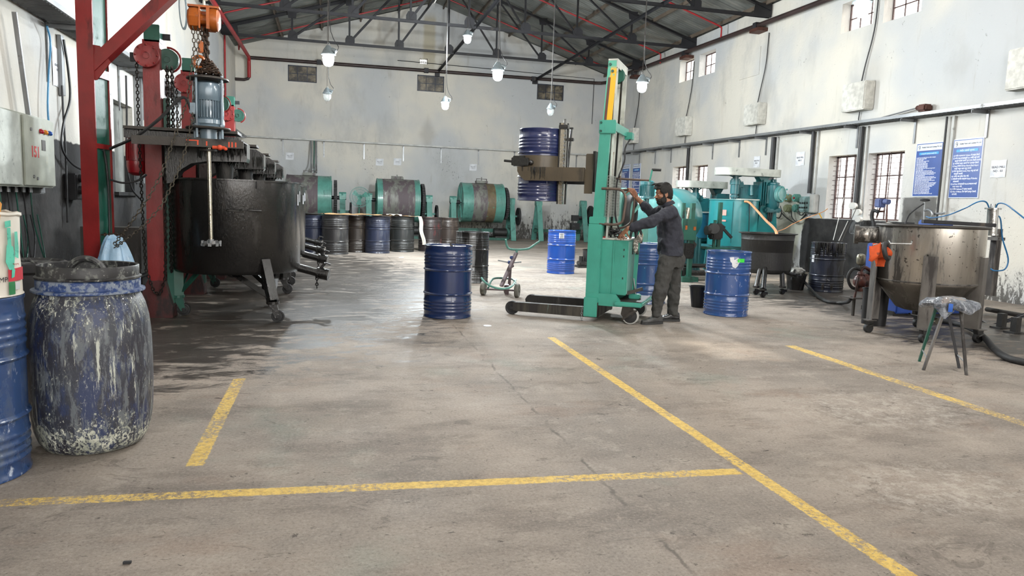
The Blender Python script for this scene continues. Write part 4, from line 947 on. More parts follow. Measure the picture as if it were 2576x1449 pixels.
# black mixer arm hung on the mast
def arm(t, y, first=False, z=1.75):
    old = {c_.name for c_ in t.children}
    x0, x1 = -.27, .985
    # side outline: belly arch on the left, chamfered nose
    out = [(.13,-.02),(x1-.04,.02),(x1,.06),(x1,.26),(x1-.12,.36),(x0+.2,.38),(x0,.36),(x0,.28),(.12,.26)]
    out = [(.14,-.24),(.20,-.23),(.27,-.10),(.40,-.01),(.56,.02),(x1-.01,.03),(x1,.07),(x1,.235),(x1-.10,.30),(x0,.33),(x0,.24),(.14,.22)]
    part('arm_body', MB().prism(out, .30, Matrix.Translation((0,-.05,0))), M['tar'], t, False)
    rn = random.Random(int(y*10)); mb = MB()
    for i in range(60):
        x = x1-.52*rn.random(); l = .04+.13*rn.random(); mb.tube([(x, -.205, .20), (x+.004, -.212, .20-l*.5), (x, -.208, .20-l)], [.010,.008,.003], 5)
    for i in range(26):
        x = x1-.45*rn.random(); l = .02+.05*rn.random(); mb.tube([(x, -.18+.2*rn.random(), .04), (x, -.18, .03-l)], [.010,.003], 5)
    part('tar_drips', mb, M['tar'], t)
    part('top_plate', MB().box(((x0+x1)/2-.04, -.06, .345), (x1-x0-.1, .40, .03)), M['plate'], t, False)
    mb = MB(); mb.disc_axis((.72,0,.02), (.72,0,-.5), [(0,0),(.11,0),(.10,.05),(.075,.30),(.06,.34),(.03,.36),(.03,.52),(0,.52)], 20); part('bearing_cone', mb, M['tar_dull'], t)
    part('drive_pulley_cover', MB().bbox((.02-.14, -.02, .18), (.2,.26,.2), .01), M['tar_dull'], t, False) if not first else None
    mo = MB(); mo.disc_axis((-.42,-.07,.24), (-.42,-.07,-.18), [(0,0),(.10,0),(.105,.02),(.105,.24),(.12,.245),(.12,.30),(.105,.37),(.06,.40),(0,.405)], 24)
    for i in range(22):
        a = 2*PI*i/22; mo.box((-.42+.11*math.cos(a), -.07+.11*math.sin(a), .11), (.03,.006,.22), rz=a)
    for v in range(len(mo.v)): mo.v[v] = (-.20+(mo.v[v][0]+.42)*.88, mo.v[v][1]+.10, mo.v[v][2])
    part('drive_motor', mo, M['red_motor'], t, label='red finned electric motor'); part('motor_mount', MB().box((-.18,0,.27), (.20,.3,.05)), M['plate'], t, False)
    for ch in t.children:
        if ch.name not in old: ch.location.z = z
names = ('nearest', 'second', 'third', 'farthest')
MY = (8.85, 10.9, 12.9, 15.0)
for i, y in enumerate(MY):
    t_ = mast(y, i == 0, 'red mixer mast with chain wheel carrying a black tar-dripping mixer arm, %s of the four' % names[i], (3.17, 3.19, 3.2, 3.24)[i])
    arm(t_, y, i == 0)

# lip channel of the nearest arm where the spare stirrer stands
def tank(y, x, label, r=.725, ztop=1.58, zbot=.52, first=False, legs=()):
    t = thing('mixing_tank', label, 'tank', (x, y, 0), group='black mixing tanks on the left')
    mb = MB(); mb.lathe([(0,zbot+.03),(r*.8,zbot),(r-.03,zbot),(r,zbot+.04),(r,ztop-.02),(r+.035,ztop-.018),(r+.035,ztop),(r-.012,ztop),(r-.012,zbot+.08),(0,zbot+.08)], 96); part('shell', mb, M['tar'], t)
    for a in (-1.35, 1.8):
        c_, s_ = math.cos(a), math.sin(a); tx, ty = -s_, c_; q = Vector((c_*(r+.06), s_*(r+.06), ztop-.34))
        part('handle', MB().tube([(c_*r+tx*.17, s_*r+ty*.17, ztop-.34), q+Vector((tx,ty,0))*.17, q-Vector((tx,ty,0))*.17, (c_*r-tx*.17, s_*r-ty*.17, ztop-.34)], .013, 6), M['tar'], t)
    part('rim_clip', MB().box((r*math.sin(.45)*1.03, -r*math.cos(.45)*1.03, ztop-.05), (.08,.04,.09), rz=.45), M['tar'], t, False)
    for lx, ly, mt in legs:
        lg = MB(); d = math.hypot(lx, ly); ux, uy = lx/d, ly/d; top = Vector((ux*min(d, r-.03), uy*min(d, r-.03), zbot+.16)) ; bot = Vector((lx, ly, .24))
        lg.bar(top, bot, .10, .10, up=(uy,-ux,0)); tx, ty = -uy, ux
        for sg_ in (-1, 1): lg.bar((ux*(r-.25)+tx*.28*sg_, uy*(r-.25)+ty*.28*sg_, zbot+.02), (lx-ux*.02, ly-uy*.02, .27), .06, .02, up=(ux,uy,0))
        lo = part('leg', lg, M[mt], t, False)
        cs = MB(); cs.cyl((lx,ly,.24), (lx,ly,.21), .07, 16); cs.prism([(-.06,.22),(.045,.22),(.075,.075),(.03,.05)], .055, Matrix.Translation((lx,ly,0))); part('caster_fork', cs, M[mt], lo, False)
        wh = MB(); wx, wy = lx+.055, ly; wh.disc_axis((wx, wy-.02, .072), (wx, wy+.02, .072), [(0,-.012),(.02,-.012),(.022,0),(.05,.004),(.055,-.002),(.07,0),(.072,.006),(.072,.034),(.07,.04),(.055,.042),(0,.045)], 24); part('caster_wheel', wh, M['rubber'], lo)
    vz = zbot-.02; v = MB(); v.cyl((r-.02,0,vz+.05), (r+.22,-.05,vz-.01), .05, 16); v.cyl((r+.20,-.045,vz-.005), (r+.34,-.08,vz-.03), .072, 18); part('outlet_valve', v, M['tar'], t)
    part('valve_lever', MB().bar((r+.22,-.05,vz+.02), (r+.30,-.09,vz+.12), .05, .02).bar((r+.30,-.09,vz+.12), (r+.36,-.1,vz+.10), .05, .015), M['tar_dull'], t, False)
    part('valve_chain', chain_mb([(r+.2,-.12,vz-.02), (r+.2,-.125,vz-.2)], .05, .007), M['tar'], t)
    if first or True:
        mb = MB(); rr = r+.004
        for a0, dz in ((1.42, .10), (1.30, .14)):
            mb.grid(lambda u, v_: (rr*math.sin(a0+.05*u), -rr*math.cos(a0+.05*u), ztop-dz-.13*v_), 2, 2)
        part('paper_label', mb, M['white_paper'], t)
    return t
tank(9.12, -1.10, 'glossy black tar-coated mixing tank on casters, nearest on the left', legs=((.46,-.77,'tar'), (-.62,-.22,'dark_green'), (.30,.5,'tar')))
tank(11.35, on_y(767,560,11.35).x-.725, 'black mixing tank on casters, second in the left row', legs=((.44,-.45,'tar'), (-.66,.30,'dark_green'), (.43,.6,'tar')))
tank(13.4, on_y(768,560,13.4).x-.725, 'black mixing tank, third in the left row', legs=((.46,-.5,'tar'), (-.6,-.1,'dark_green'), (.3,.5,'tar')))
tank(15.5, on_y(768,560,15.5).x-.725, 'black mixing tank, farthest in the left row', legs=((.46,-.5,'tar'), (-.6,-.1,'tar'), (.3,.5,'tar')))

# spare stirrer: grey motor in a cage, hung from the chain hoist
SX, SY = -1.252, 8.14
s = thing('motor_stirrer', 'grey blue finned motor in a rod cage with a long steel mixing shaft', 'stirrer motor', (SX, SY, .90))
def Lz(px, py): return on_y(px, py, SY).z
part('hood_plate', MB().lathe([(0,2.745),(.165,2.73),(.205,2.715),(.205,2.70),(0,2.71)], 40, Matrix.Translation((SX, SY, 0))), M['plate'], s, world=True)
mm = MB(); mm.lathe([(0,2.675),(.10,2.675),(.140,2.65),(.150,2.61),(.150,2.46),(.145,2.45),(.128,2.445),(.128,2.25),(.14,2.235),(.158,2.225),(.162,2.18),(.15,2.165),(.15,2.14),(0,2.14)], 48, Matrix.Translation((SX, SY, 0)))
for i in range(34): a = 2*PI*i/34; mm.box((SX+.138*math.cos(a), SY+.138*math.sin(a), 2.35), (.032,.006,.20), rz=a)
part('motor_housing', mm, M['motor_grey'], s, world=True)
part('terminal_box', MB().bbox((SX-.12, SY-.12, 2.34), (.07,.09,.13), .01), M['motor_grey'], s, False, True)
part('base_flange', MB().lathe([(0,2.14),(.215,2.14),(.22,2.13),(.215,2.12),(0,2.12)], 40, Matrix.Translation((SX, SY, 0))), M['plate'], s, world=True)
for i in range(4):
    a = PI/4+PI/2*i+.25; x, y_ = SX+.17*math.cos(a), SY+.17*math.sin(a); part('cage_rod', MB().cyl((x,y_,2.04), (x,y_,2.74), .014, 10).cyl((x,y_,2.15), (x,y_,2.17), .026, 6), M['motor_grey'], s, world=True)
part('neck', MB().cyl((SX,SY,2.12), (SX,SY,2.035), .085, 24), M['motor_grey'], s, world=True)
part('mount_flange', MB().lathe([(0,1.915),(.08,1.915),(.08,1.895),(0,1.895)], 24, Matrix.Translation((SX,SY,0))), M['plate'], s, world=True)
part('shaft', MB().cyl((SX,SY,2.05), (SX+.01,SY,.91), .021, 16), M['steel_bright'], s, world=True)
im = MB(); im.lathe([(0,.905),(.095,.905),(.095,.897),(0,.897)], 32, Matrix.Translation((SX+.01,SY,0))); im.cyl((SX+.01,SY,.945), (SX+.01,SY,.885), .03, 12)
for i in range(16): a = 2*PI*i/16; im.box((SX+.01+.096*math.cos(a), SY+.096*math.sin(a), .901+(.014 if i % 2 else -.014)), (.008,.034,.03), rz=a)
part('impeller_disc', im, M['galv'], s, world=True)
ob = MB(); q = Vector((SX+.13, SY-.15, 1.93)); ob.tube([q+Vector((-.07,0,0)), q+Vector((.05,0,0))], .018, 8); ob.sphere(q, .030, 6); ob.sphere(q+Vector((.055,0,-.01)), .020, 6); part('clamp_screw', ob, M['orange_mark'], s, world=True, label='orange clamp screw')
def zmap(o, base):
    K_ = ((.0,0), (.90,.89), (1.975,1.93), (2.035,1.975), (2.13,2.085), (2.72,2.595), (3.5,3.4))
    for ch in o.children:
        for v in ch.data.vertices:
            z = v.co.z+base; q = next(k for k in range(len(K_)-1) if z <= K_[k+1][0]); a, b = K_[q], K_[q+1]; v.co.z = a[1]+(z-a[0])*(b[1]-a[1])/(b[0]-a[0])-base
zmap(s, .90)
# beam carrying it
bm_ = thing('support_beam', 'grimed steel channel across the first tank carrying the grey motor', 'beam', (-1.5, 8.3, 1.92))
part('beam_web', MB().box((-1.49, 8.02, 1.975), (1.06, .02, .09)), M['plate'], bm_, False, True)
part('beam_flange', MB().box((-1.50, 8.30, 2.025), (1.04, .56, .015)), M['plate'], bm_, False, True)
mk = MB()
for x, z, w_, h_ in ((-1.45,2.0,.12,.014), (-1.40,1.97,.014,.045), (-1.315,1.97,.014,.05), (-1.10,1.97,.014,.06), (-1.07,1.97,.014,.06), (-1.035,1.97,.014,.055)): mk.box((x, 8.008, z), (w_, .004, h_))
part('paint_mark', mk, M['orange_mark'], bm_, False, True)
zmap(bm_, 1.92); bm_.location.x += .065
# chain hoist
hx, hy, hz0 = -1.275, 8.14, 3.18
h = thing('chain_hoist', 'orange hand chain hoist hanging above the grey motor', 'hoist', (hx, hy, 3.0))
part('gear_housing', MB().disc_axis((hx-.15,hy,hz0), (hx-.04,hy,hz0), [(0,0),(.09,0),(.115,.02),(.12,.05),(.12,.11),(0,.11)], 8), M['orange'], h, world=True)
part('hand_wheel_cover', MB().disc_axis((hx+.06,hy,hz0), (hx+.15,hy,hz0), [(0,0),(.11,0),(.115,.02),(.11,.07),(.08,.09),(0,.09)], 28), M['orange'], h, world=True)
fr = MB(); fr.box((hx,hy,hz0+.12), (.3,.1,.02)); fr.box((hx-.03,hy-.1,hz0), (.015,.015,.22)); fr.box((hx+.05,hy-.1,hz0), (.03,.02,.22)); fr.box((hx+.0,hy+.1,hz0), (.2,.015,.2)); fr.cyl((hx-.1,hy,hz0), (hx+.1,hy,hz0), .05, 14); part('side_frame', fr, M['orange'], h, False, True)
hk = MB(); hk.tube([(hx+.0,hy,hz0+.12), (hx+.0,hy,hz0+.18)]+arc((hx+.0,hy,hz0+.24), .05, -PI/2, PI*.9, 12), .014, 8); part('top_hook', hk, M['white_steel'], h, world=True)
tz = 2.615
for i, (a, b_) in enumerate((((hx-.02,hy-.03,hz0-.08), (hx-.0,hy-.02,tz+.12)), ((hx+.02,hy+.01,hz0-.08), (hx+.03,hy-.01,tz+.10)), ((hx-.0,hy+.03,hz0-.08), (hx+.01,hy+.02,tz+.10)))):
    part('load_chain', chain_mb([a, b_], .065, .0095), M['chain'], h, world=True)
pile = []; rn = random.Random(4); P_ = []
for i in range(64):
    a = i*.72; rr = .125*(1-i/95); P_.append((hx+.025+rr*math.cos(a)+.01*rn.random(), hy+rr*math.sin(a)*.9, tz+.012+.0021*i+.008*rn.random()))
part('chain_pile', chain_mb(P_, .055, .009), M['chain'], h, world=True)
hk = MB(); hk.tube(arc((hx-.045,hy-.05,tz+.13), .055, .5, 5.2, 14), [.012+.010*math.sin(PI*i/14) for i in range(15)], 8); hk.bbox((hx-.03,hy-.05,tz+.28), (.05,.04,.12), .01); part('load_hook', hk, M['orange'], h, world=True)
def L2w(px, py, y): return on_y(px, py, y)
hand = [(hx-.10,hy-.06,hz0-.08), L2w(489,120,8.05), L2w(481,180,8.0), L2w(472,250,7.98), L2w(455,300,7.96), L2w(437,350,7.95), L2w(405,440,7.9), L2w(372,500,7.85), L2w(330,560,7.9), L2w(285,618,8.15)]
part('hand_chain', chain_mb(hand, .055, .0050), M['chain_pale'], h, world=True)
hand = [(hx-.05,hy-.07,hz0-.08), L2w(499,120,8.06), L2w(492,200,8.02), L2w(484,300,7.98), L2w(470,365,7.95), L2w(445,440,7.92), L2w(405,520,7.88), L2w(360,570,7.86), L2w(320,600,7.95), L2w(290,622,8.15)]
part('hand_chain', chain_mb(hand, .055, .0050), M['chain_pale'], h, world=True)
# runway beam, trolley above the hoist
rb = thing('runway_beam', 'steel runway beam above the orange hoist, running from the red column', 'beam', (-2.0, 8.14, 3.6))
part('beam', MB().bar((-3.2, 8.14, 3.72), (.6, 8.14, 3.72), .14, .22) if 0 else MB().box((-1.1,8.14,3.86), (3.6,.16,.02)).box((-1.1,8.14,3.66), (3.6,.16,.02)).box((-1.1,8.14,3.76), (3.6,.012,.2)), M['red'], rb, False, True)
tr_ = MB()
for dx in (-.07, .07): tr_.disc_axis((hx+dx,hy-.10,3.52), (hx+dx,hy-.04,3.52), [(0,0),(.06,0),(.06,.05),(0,.05)], 18)
part('trolley_wheel', tr_, M['green_web'], rb, world=True); part('trolley_plate', MB().box((hx,hy-.11,3.50), (.05,.015,.22)).cyl((hx,hy-.12,3.55), (hx,hy+.05,3.55), .02, 8), M['white_steel'], rb, False, True)
cable('thick black cable sagging from the grey motor to the red column', [(SX-.12,SY-.14,2.2), L2w(460,245,7.98), L2w(400,300,8.0), L2w(340,345,8.1), L2w(277,374,8.35)], .016, M['cable'])
cable('black cable drooping from the column to the red motor', [L2w(277,452,8.4), L2w(310,460,8.4), L2w(345,455,8.45), L2w(368,440,8.55)], .012, M['cable'])
# black box and grey plinth by the masts
single('plinth', MB().box((-2.55, 9.6, .45), (.65, .4, .06)).box((-2.55, 9.6, .73), (.65, .35, .5)), paint('grey_streaked_sheet', srgb(74,72,70), .6, .2, srgb(110,108,104), .42, 5, 5), 'grey streaked cabinet behind the first red mast', 'cabinet', loc=(-2.55,9.6,0))
single('black_crate', MB().bbox((-2.45, 9.35, .22), (.6, .5, .42), .02), M['black_plastic'], 'black crate on the floor left of the first red mast', 'crate')
# ================================================================= BALL MILLS AGAINST THE BACK WALL
def aframe(t, x, lab, h=1.5, dep=1.15, mat='mill_green'):
    mb = MB()
    for sg in (-1, 1): mb.bar((x, sg*dep/2, 0), (x, sg*.10, h-.05), .20, .07, up=(1,0,0) if 0 else (0,1,0))
    mb.bar((x, -dep*.30, .55), (x, dep*.30, .55), .10, .12); mb.box((x, 0, h-.03), (.24, .30, .12)); part('support_frame', mb, M[mat], t, False, label=lab)
    b = MB(); b.cyl((x-.13,0,h+.06), (x+.13,0,h+.06), .11, 18); b.box((x,0,h+.01), (.22,.34,.06)); 
    for yy in (-.12,.12): b.cyl((x,yy,h), (x,yy,h+.13), .025, 8)
    part('bearing', b, M[mat], t)
def mill(label, x, y, r, L, bands, axis=1.42, hatch_a=0, fly=True, rz=0, labf=None):
    t = thing('ball_mill', label, 'ball mill', (x, y, 0), rz, 'ball mills along the back wall')
    x0 = -L/2
    for i, (w, mt) in enumerate(bands):
        x1 = x0+L*w; pr = [(r, 0), (r, (x1-x0))]
        if i == 0: pr = [(0,-.03),(.15,-.03),(.16,.0),(r*.92,.02),(r*.98,-.02),(r+.012,-.015),(r+.012,.03),(r,.035)]+pr[1:]
        if i == len(bands)-1: pr = pr[:-1]+[(r, (x1-x0)-.035),(r+.012,(x1-x0)-.03),(r+.012,(x1-x0)+.015),(r*.98,(x1-x0)+.02),(r*.92,(x1-x0)-.02),(0,(x1-x0))]
        part('drum_band', MB().disc_axis((x0,0,axis), (x1,0,axis), pr, 64), M[mt], t); x0 = x1
    for sg in (-1,1):
        mb = MB()
        for k in range(6):
            a = k*PI/3; X = sg*(L/2+.012); mb.bar((X, .10*math.cos(a), axis+.10*math.sin(a)), (X, r*.9*math.cos(a), axis+r*.9*math.sin(a)), .02, .05, up=(1,0,0))
        part('end_ribs', mb, M['mill_green'], t, False)
    part('trunnion', MB().cyl((-L/2-.45,0,axis+.14), (-L/2,0,axis+.14), .06, 14) if 0 else MB().cyl((-L/2-.42,0,axis), (L/2+.55,0,axis), .07, 16), M['steel_black'], t)
    g = MB(); g.disc_axis((L/2+.10,0,axis), (L/2+.22,0,axis), [(r*.62,0),(r*.78,0),(r*.80,.02),(r*.80,.10),(r*.78,.12),(r*.62,.12),(r*.62,0)], 48)
    for k in range(6): a = k*PI/3; g.bar((L/2+.16, 0, axis), (L/2+.16, r*.7*math.cos(a), axis+r*.7*math.sin(a)), .05, .07, up=(1,0,0))
    for k in range(48): a = 2*PI*k/48; g.box((L/2+.16, r*.81*math.cos(a), axis+r*.81*math.sin(a)), (.11,.03,.03))
    part('ring_gear', g, M['rubber'], t)
    h = MB(); T = Matrix.Translation((0,0,axis)) @ Matrix.Rotation(hatch_a, 4, 'X')
    h.bbox((0,0,r+.05), (.46,.34,.10), .015, M=T)
    for i in range(5): h.box((-.16+.08*i, -.175, r+.05), (.03,.02,.11), M=T)
    h.tube([T @ Vector((-.2,0,r+.1)), T @ Vector((-.2,0,r+.17)), T @ Vector((.2,0,r+.17)), T @ Vector((.2,0,r+.1))], .02, 6); h.tube([T @ Vector((0,0,r+.08)), T @ Vector((0,0,r+.24))], .018, 6)
    part('charging_hatch', h, M['mill_dirty'], t)
    aframe(t, -L/2-.30, None); aframe(t, L/2+.42, None)
    part('base_beam', MB().box((0, .25, .36), (L+.7, .08, .14)).box((0,-.3,.05), (L+.5,.06,.1)), M['dark_green'], t, False)
    m_ = MB(); m_.cyl((L/2-.28,-.1,.30), (L/2+.22,-.1,.30), .17, 20); m_.box((L/2-.03,-.1,.09), (.45,.4,.14)); part('drive_motor', m_, M['tar_dull'], t)
    f = MB(); f.disc_axis((L/2+.68,-.05,.95), (L/2+.76,-.05,.95), [(0,-.03),(.05,-.03),(.05,0),(.10,.0),(.10,.03),(.27,.03),(.27,0),(.345,0),(.345,.07),(.27,.07),(.27,.05),(0,.05)], 36); part('flywheel', f, M['rubber'], t)
    part('pinion_shaft', MB().cyl((L/2+.2,-.05,.95), (L/2+.74,-.05,.95), .04, 10).box((L/2+.45,-.05,.92), (.16,.22,.16)), M['mill_green'], t)
    return t
def mx(px, y): return on_y(px, 500, y).x
mill('leftmost ball mill, grey resin-streaked drum with a green right end', mx(778,27.6), 27.6, .78, 1.55, ((.70,'mill_dirty'), (.30,'mill_green')), 1.45)
mill('middle ball mill, purple grey streaked drum with a hatch box on top', mx(1000,27.6), 27.6, .80, 1.55, ((.12,'mill_green'), (.76,'mill_dirty'), (.12,'mill_green')), 1.42, -.35)
mill('right ball mill, green drum with grey runs and a brown resin stripe', mx(1210,27.8), 27.8, .76, 1.62, ((.24,'mill_green'), (.34,'mill_dirty'), (.20,'mill_brown'), (.22,'mill_green')), 1.44)
t = thing('mill_stand', 'empty green mill stand with a black flywheel and no drum', 'machine stand', (mx(1410,27.9), 27.9, 0))
aframe(t, -.92, None); aframe(t, .98, None); part('base_beam', MB().box((0,.25,.40), (2.0,.08,.12)), M['dark_green'], t, False)
part('flywheel', MB().disc_axis((1.26,-.05,1.05), (1.34,-.05,1.05), [(0,-.03),(.05,-.03),(.05,0),(.12,.0),(.12,.03),(.32,.03),(.32,0),(.42,0),(.42,.07),(.32,.07),(.32,.05),(0,.05)], 36), M['rubber'], t)
part('pinion_shaft', MB().cyl((.55,-.1,.95), (1.32,-.05,1.0), .06, 12).box((.62,-.1,.95), (.26,.24,.24)).box((.62,-.1,.62), (.34,.26,.26)), M['rubber'], t, False)
part('drive_belt', MB().bar((1.30,-.30,.8), (1.22,-.25,.12), .06, .10), M['rubber'], t, False)
pp = thing('riser_pipes', 'two upright pipes with a green cable from the back tray to the leftmost mill', 'pipe', (mx(788,29.1), 29.1, 2.2))
for dx, mt, r in ((-.05,'galv',.03), (.06,'dark_green',.02), (.14,'galv',.035)): part('pipe', MB().tube([(mx(786,28.0)+dx, 28.0, 2.36), (mx(786,28.9)+dx, 28.9, 2.7), (mx(786,29.15)+dx, 29.15, 3.6)], r, 8), M[mt], pp, world=True)

# pedestal fan
fx = mx(905, 25.6); f = thing('pedestal_fan', 'green wire-guard pedestal fan standing between two ball mills', 'fan', (fx, 25.6, 0))
part('pole', MB().cyl((-.02,0,.03), (-.02,0,1.25), .025, 10).disc_axis((-.02,0,0), (-.02,0,.04), [(0,0),(.26,0),(.26,.02),(0,.05)], 24), M['dark_green'], f)
part('motor_housing', MB().disc_axis((0,.16,1.5), (0,-.02,1.5), [(0,0),(.07,.01),(.09,.05),(.09,.14),(0,.18)], 20).bar((-.02,.03,1.22), (-.01,.06,1.45), .04), M['mill_green'], f)
g = MB(); T = Matrix.Translation((0,-.06,1.5)) @ Matrix.Rotation(PI/2, 4, 'X')
for R_, dz in ((.34,0),(.34,.07),(.25,.09),(.16,.10),(.08,.105),(.25,-.06)): g.torus((0,0,0), R_, .008 if R_ > .3 else .004, 40, 5, T @ Matrix.Translation((0,0,dz)))
for i in range(40):
    a = 2*PI*i/40; g.tube([T @ Vector((R_*math.cos(a), R_*math.sin(a), z)) for R_, z in ((.05,.105),(.2,.095),(.30,.085),(.34,.05),(.34,0),(.28,-.05))], .0028, 3)
part('wire_guard', g, M['mill_green'], f)
for i in range(3):
    a = i*2*PI/3+.4; b = MB(); b.grid(lambda u, v: T @ Vector(((.05+.23*u)*math.cos(a+(v-.5)*.9*(1-.25*u)), (.05+.23*u)*math.sin(a+(v-.5)*.9*(1-.25*u)), .02+.05*(v-.5))), 5, 5); part('fan_blade', b, M['mill_green'], f)

# drum trolley
ty = 10.68
def q(px, py, y=ty): return on_y(px, py, y)
t = thing('drum_trolley', 'green and purple grey drum lifting trolley with upturned handlebar', 'trolley', (2.55, 10.68, 0))
part('handlebar', MB().tube(spline([q(1272,602), q(1275,618), q(1282,626), q(1300,628), q(1322,627), q(1333,624), q(1346,615), q(1358,607)], 4), .017, 10).bar(q(1299,640), q(1300,626), .03), M['mill_green'], t, world=True)
part('main_stem', MB().bar(q(1299,636), q(1261,720,10.5), .055, .035), M['purple_grey'], t, False, True)
part('strut', MB().bar(q(1284,668,10.75), q(1281,716,10.95), .045, .035).bar(q(1284,660,10.68), q(1288,672,10.7), .05), M['purple_grey'], t, False, True)
part('clamp_arm', MB().bar(q(1253,655), q(1277,660), .03, .02).bar(q(1289,661), q(1311,659), .03, .02), M['galv'], t, False, True)
part('clamp_block', MB().bbox(q(1284,660), (.08,.08,.05), .01).bbox(q(1287,648), (.05,.06,.05), .01), paint('blue_clamp_paint', srgb(60,80,140), .5), t, False, True)
part('front_hoop', MB().tube(spline([q(1211,699,10.45), q(1218,708,10.35), q(1235,720,10.25), q(1258,726,10.2), q(1280,724,10.22), q(1292,715,10.35), q(1297,704,10.5)], 5), .016, 8), M['mill_green'], t, world=True)
part('rear_hoop', MB().tube(spline([q(1228,724,10.6), q(1236,706,10.8), q(1246,700,10.95), q(1270,700,11.0), q(1292,704,10.9), q(1300,724,10.65)], 5), .016, 8), M['dark_green'], t, world=True)
part('axle', MB().cyl(q(1222,727,10.72), q(1300,731,10.50), .015, 10).bar(q(1275,716,10.7), q(1275,740,10.75), .06,.05), M['purple_grey'], t, world=True)
for px, py, y, s_ in ((1216,727,10.76,1), (1301,730,10.48,1), (1274,733,10.95,.7)):
    c_ = q(px, py, y); c_.z = .105*s_; d = (q(1300,731,10.50)-q(1222,727,10.72)).normalized()
    part('wheel', MB().disc_axis(c_-d*.03, c_+d*.03, [(0,-.012),(.022,-.012),(.024,0),(.07*s_,.006),(.08*s_,0),(.10*s_,0),(.105*s_,.008),(.105*s_,.052),(.10*s_,.06),(.08*s_,.06),(.07*s_,.054),(.024,.06),(.022,.075),(0,.075)], 28), M['wheel_grey'], t, world=True)
# black bucket, pump and sump near the stacker
b = thing('ribbed_bucket', 'black ribbed bucket partly hidden behind the stacker mast', 'bucket', on_z(1488,672)[:], group='black buckets')
part('body', MB().lathe([(0,.01),(.20,.0),(.205,.1),(.215,.11),(.205,.12),(.21,.22),(.22,.23),(.21,.24),(.215,.34),(.225,.36),(.215,.38),(.24,.42),(.225,.42),(.21,.04),(0,.03)], 36), M['black_plastic'], b)
c_ = on_z(1466,672)
b = thing('sump_pump', 'small black pump on the floor left of the ribbed bucket', 'pump', c_[:]); part('pump_body', MB().bbox((0,0,.09), (.24,.26,.10), .02).cyl((-.06,-.02,.14), (-.06,-.02,.26), .05, 12), M['tar_dull'], b); part('pump_base', MB().box((.03,-.02,.02), (.42,.36,.04)), M['tar_dull'], b, False)
# ================================================================= DRUM STACKER
SO = Vector((2.26, 8.86, 0)); SRZ = math.atan2(-.559, .829)
SA = Vector((math.cos(SRZ), math.sin(SRZ), 0)); SS = Vector((-math.sin(SRZ), math.cos(SRZ), 0))
def sd_(px, py, s):
    """sight line met with the stacker's own vertical plane at sideways offset s -> local point"""
    d = ray(px, py); p0 = SO+SS*s; t = (p0-CO).dot(SS)/d.dot(SS); q = CO+d*t-SO
    return Vector((q.dot(SA), s, q.z))
K = thing('drum_stacker', 'tall green hand-pushed drum stacker with straddle legs, holding a blue drum aloft', 'stacker', SO[:], SRZ)
SG = M['stacker']
M['leg_paint'] = paint('tar_stained_leg', srgb(70,66,58), .55, 0, srgb(40,38,36), .5, 5, 8, dirt2=srgb(120,160,150), amt2=.33, scale2=9, stretch2=8)
for s0, nm in ((0, 'near'), (.80, 'far')):
    lg = MB(); lg.prism([(-.02,.05),(1.13,.05),(1.13,.175),(.0,.165),(-.06,.14),(-.085,.10)] if s0 else [(.085,.05),(1.13,.05),(1.13,.175),(.06,.165),(.02,.155),(.02,.06)], .09, Matrix.Translation((0, s0, 0)))
    part('straddle_leg', lg, M['leg_paint'] if not s0 else M['tar_dull'], K, False)
    part('load_wheel', MB().disc_axis((.0, s0-.03, .087), (.0, s0+.03, .087), [(0,-.012),(.02,-.012),(.022,0),(.06,.006),(.068,0),(.082,0),(.087,.006),(.087,.054),(.082,.06),(0,.06)], 32), M['rubber'], K)
part('base_cross_beam', MB().box((1.05,.40,.15), (.16,.90,.18)), M['leg_paint'], K, False)
part('leg_socket', MB().bbox((1.04,0,.18), (.17,.12,.24), .006), SG, K, False); part('leg_socket', MB().bbox((1.04,.80,.18), (.17,.12,.24), .006), SG, K, False)
# outer mast
om = MB()
for s0 in (.045, .71): om.prism([(.965,.24),(1.10,.24),(1.175,2.40),(1.045,2.40)], .055, Matrix.Translation((0, s0, 0)))
om.bar((1.06,.045,1.16), (1.06,.71,1.16), .06, .10)
part('outer_mast', om, SG, K, False)
part('mast_lower_plate', MB().prism([(.96,.20),(1.12,.20),(1.12,1.20),(.96,1.20)], .062, Matrix.Translation((0,.03,0))), SG, K, False)
part('mast_shelf', MB().bbox((1.06,.375,1.245), (.20,.74,.09), .008), SG, K, False)
# inner mast
def rust_mast():
    n = NT('rust_striped_mast'); o = n.obj(); s_ = n.sep(o)
    e = n.math('MULTIPLY', n.math('SUBTRACT', n.noise(n.map(o, (1,1,.5)), 5, 5, .6), .5), .12)
    u = n.math('ADD', n.math('SUBTRACT', s_[0], n.math('MULTIPLY', n.math('SUBTRACT', s_[2], 2.4), .055)), 0)   # across the face
    uu = n.math('ADD', u, e)
    yel = n.math('MULTIPLY', n.rng(uu, 1.088, 1.096), n.rng(s_[2], 3.10, 3.04)); yel = n.math('MULTIPLY', yel, n.rng(n.noise(n.map(o, (1,1,.6)), 4.5, 4), .40, .44))
    br = n.math('MULTIPLY', n.math('MULTIPLY', n.rng(u, 1.068, 1.074), n.rng(u, 1.108, 1.100)), n.rng(s_[2], 2.97, 2.95))
    c = n.mix(yel, srgb(86,176,150), srgb(232,178,26)); c = n.mix(br, c, srgb(92,50,40)); n.P(Base_Color=c, Roughness=.45, Coat_Weight=.2); n.bump(n.noise(o, 40), .15, .01); return n.m
RM = rust_mast()
part('inner_mast', MB().prism([(1.055,2.36),(1.165,2.36),(1.205,3.17),(1.098,3.17)], .02, Matrix.Translation((0,.075,0))), RM, K, False, label='yellow and rust streaked inner mast face')
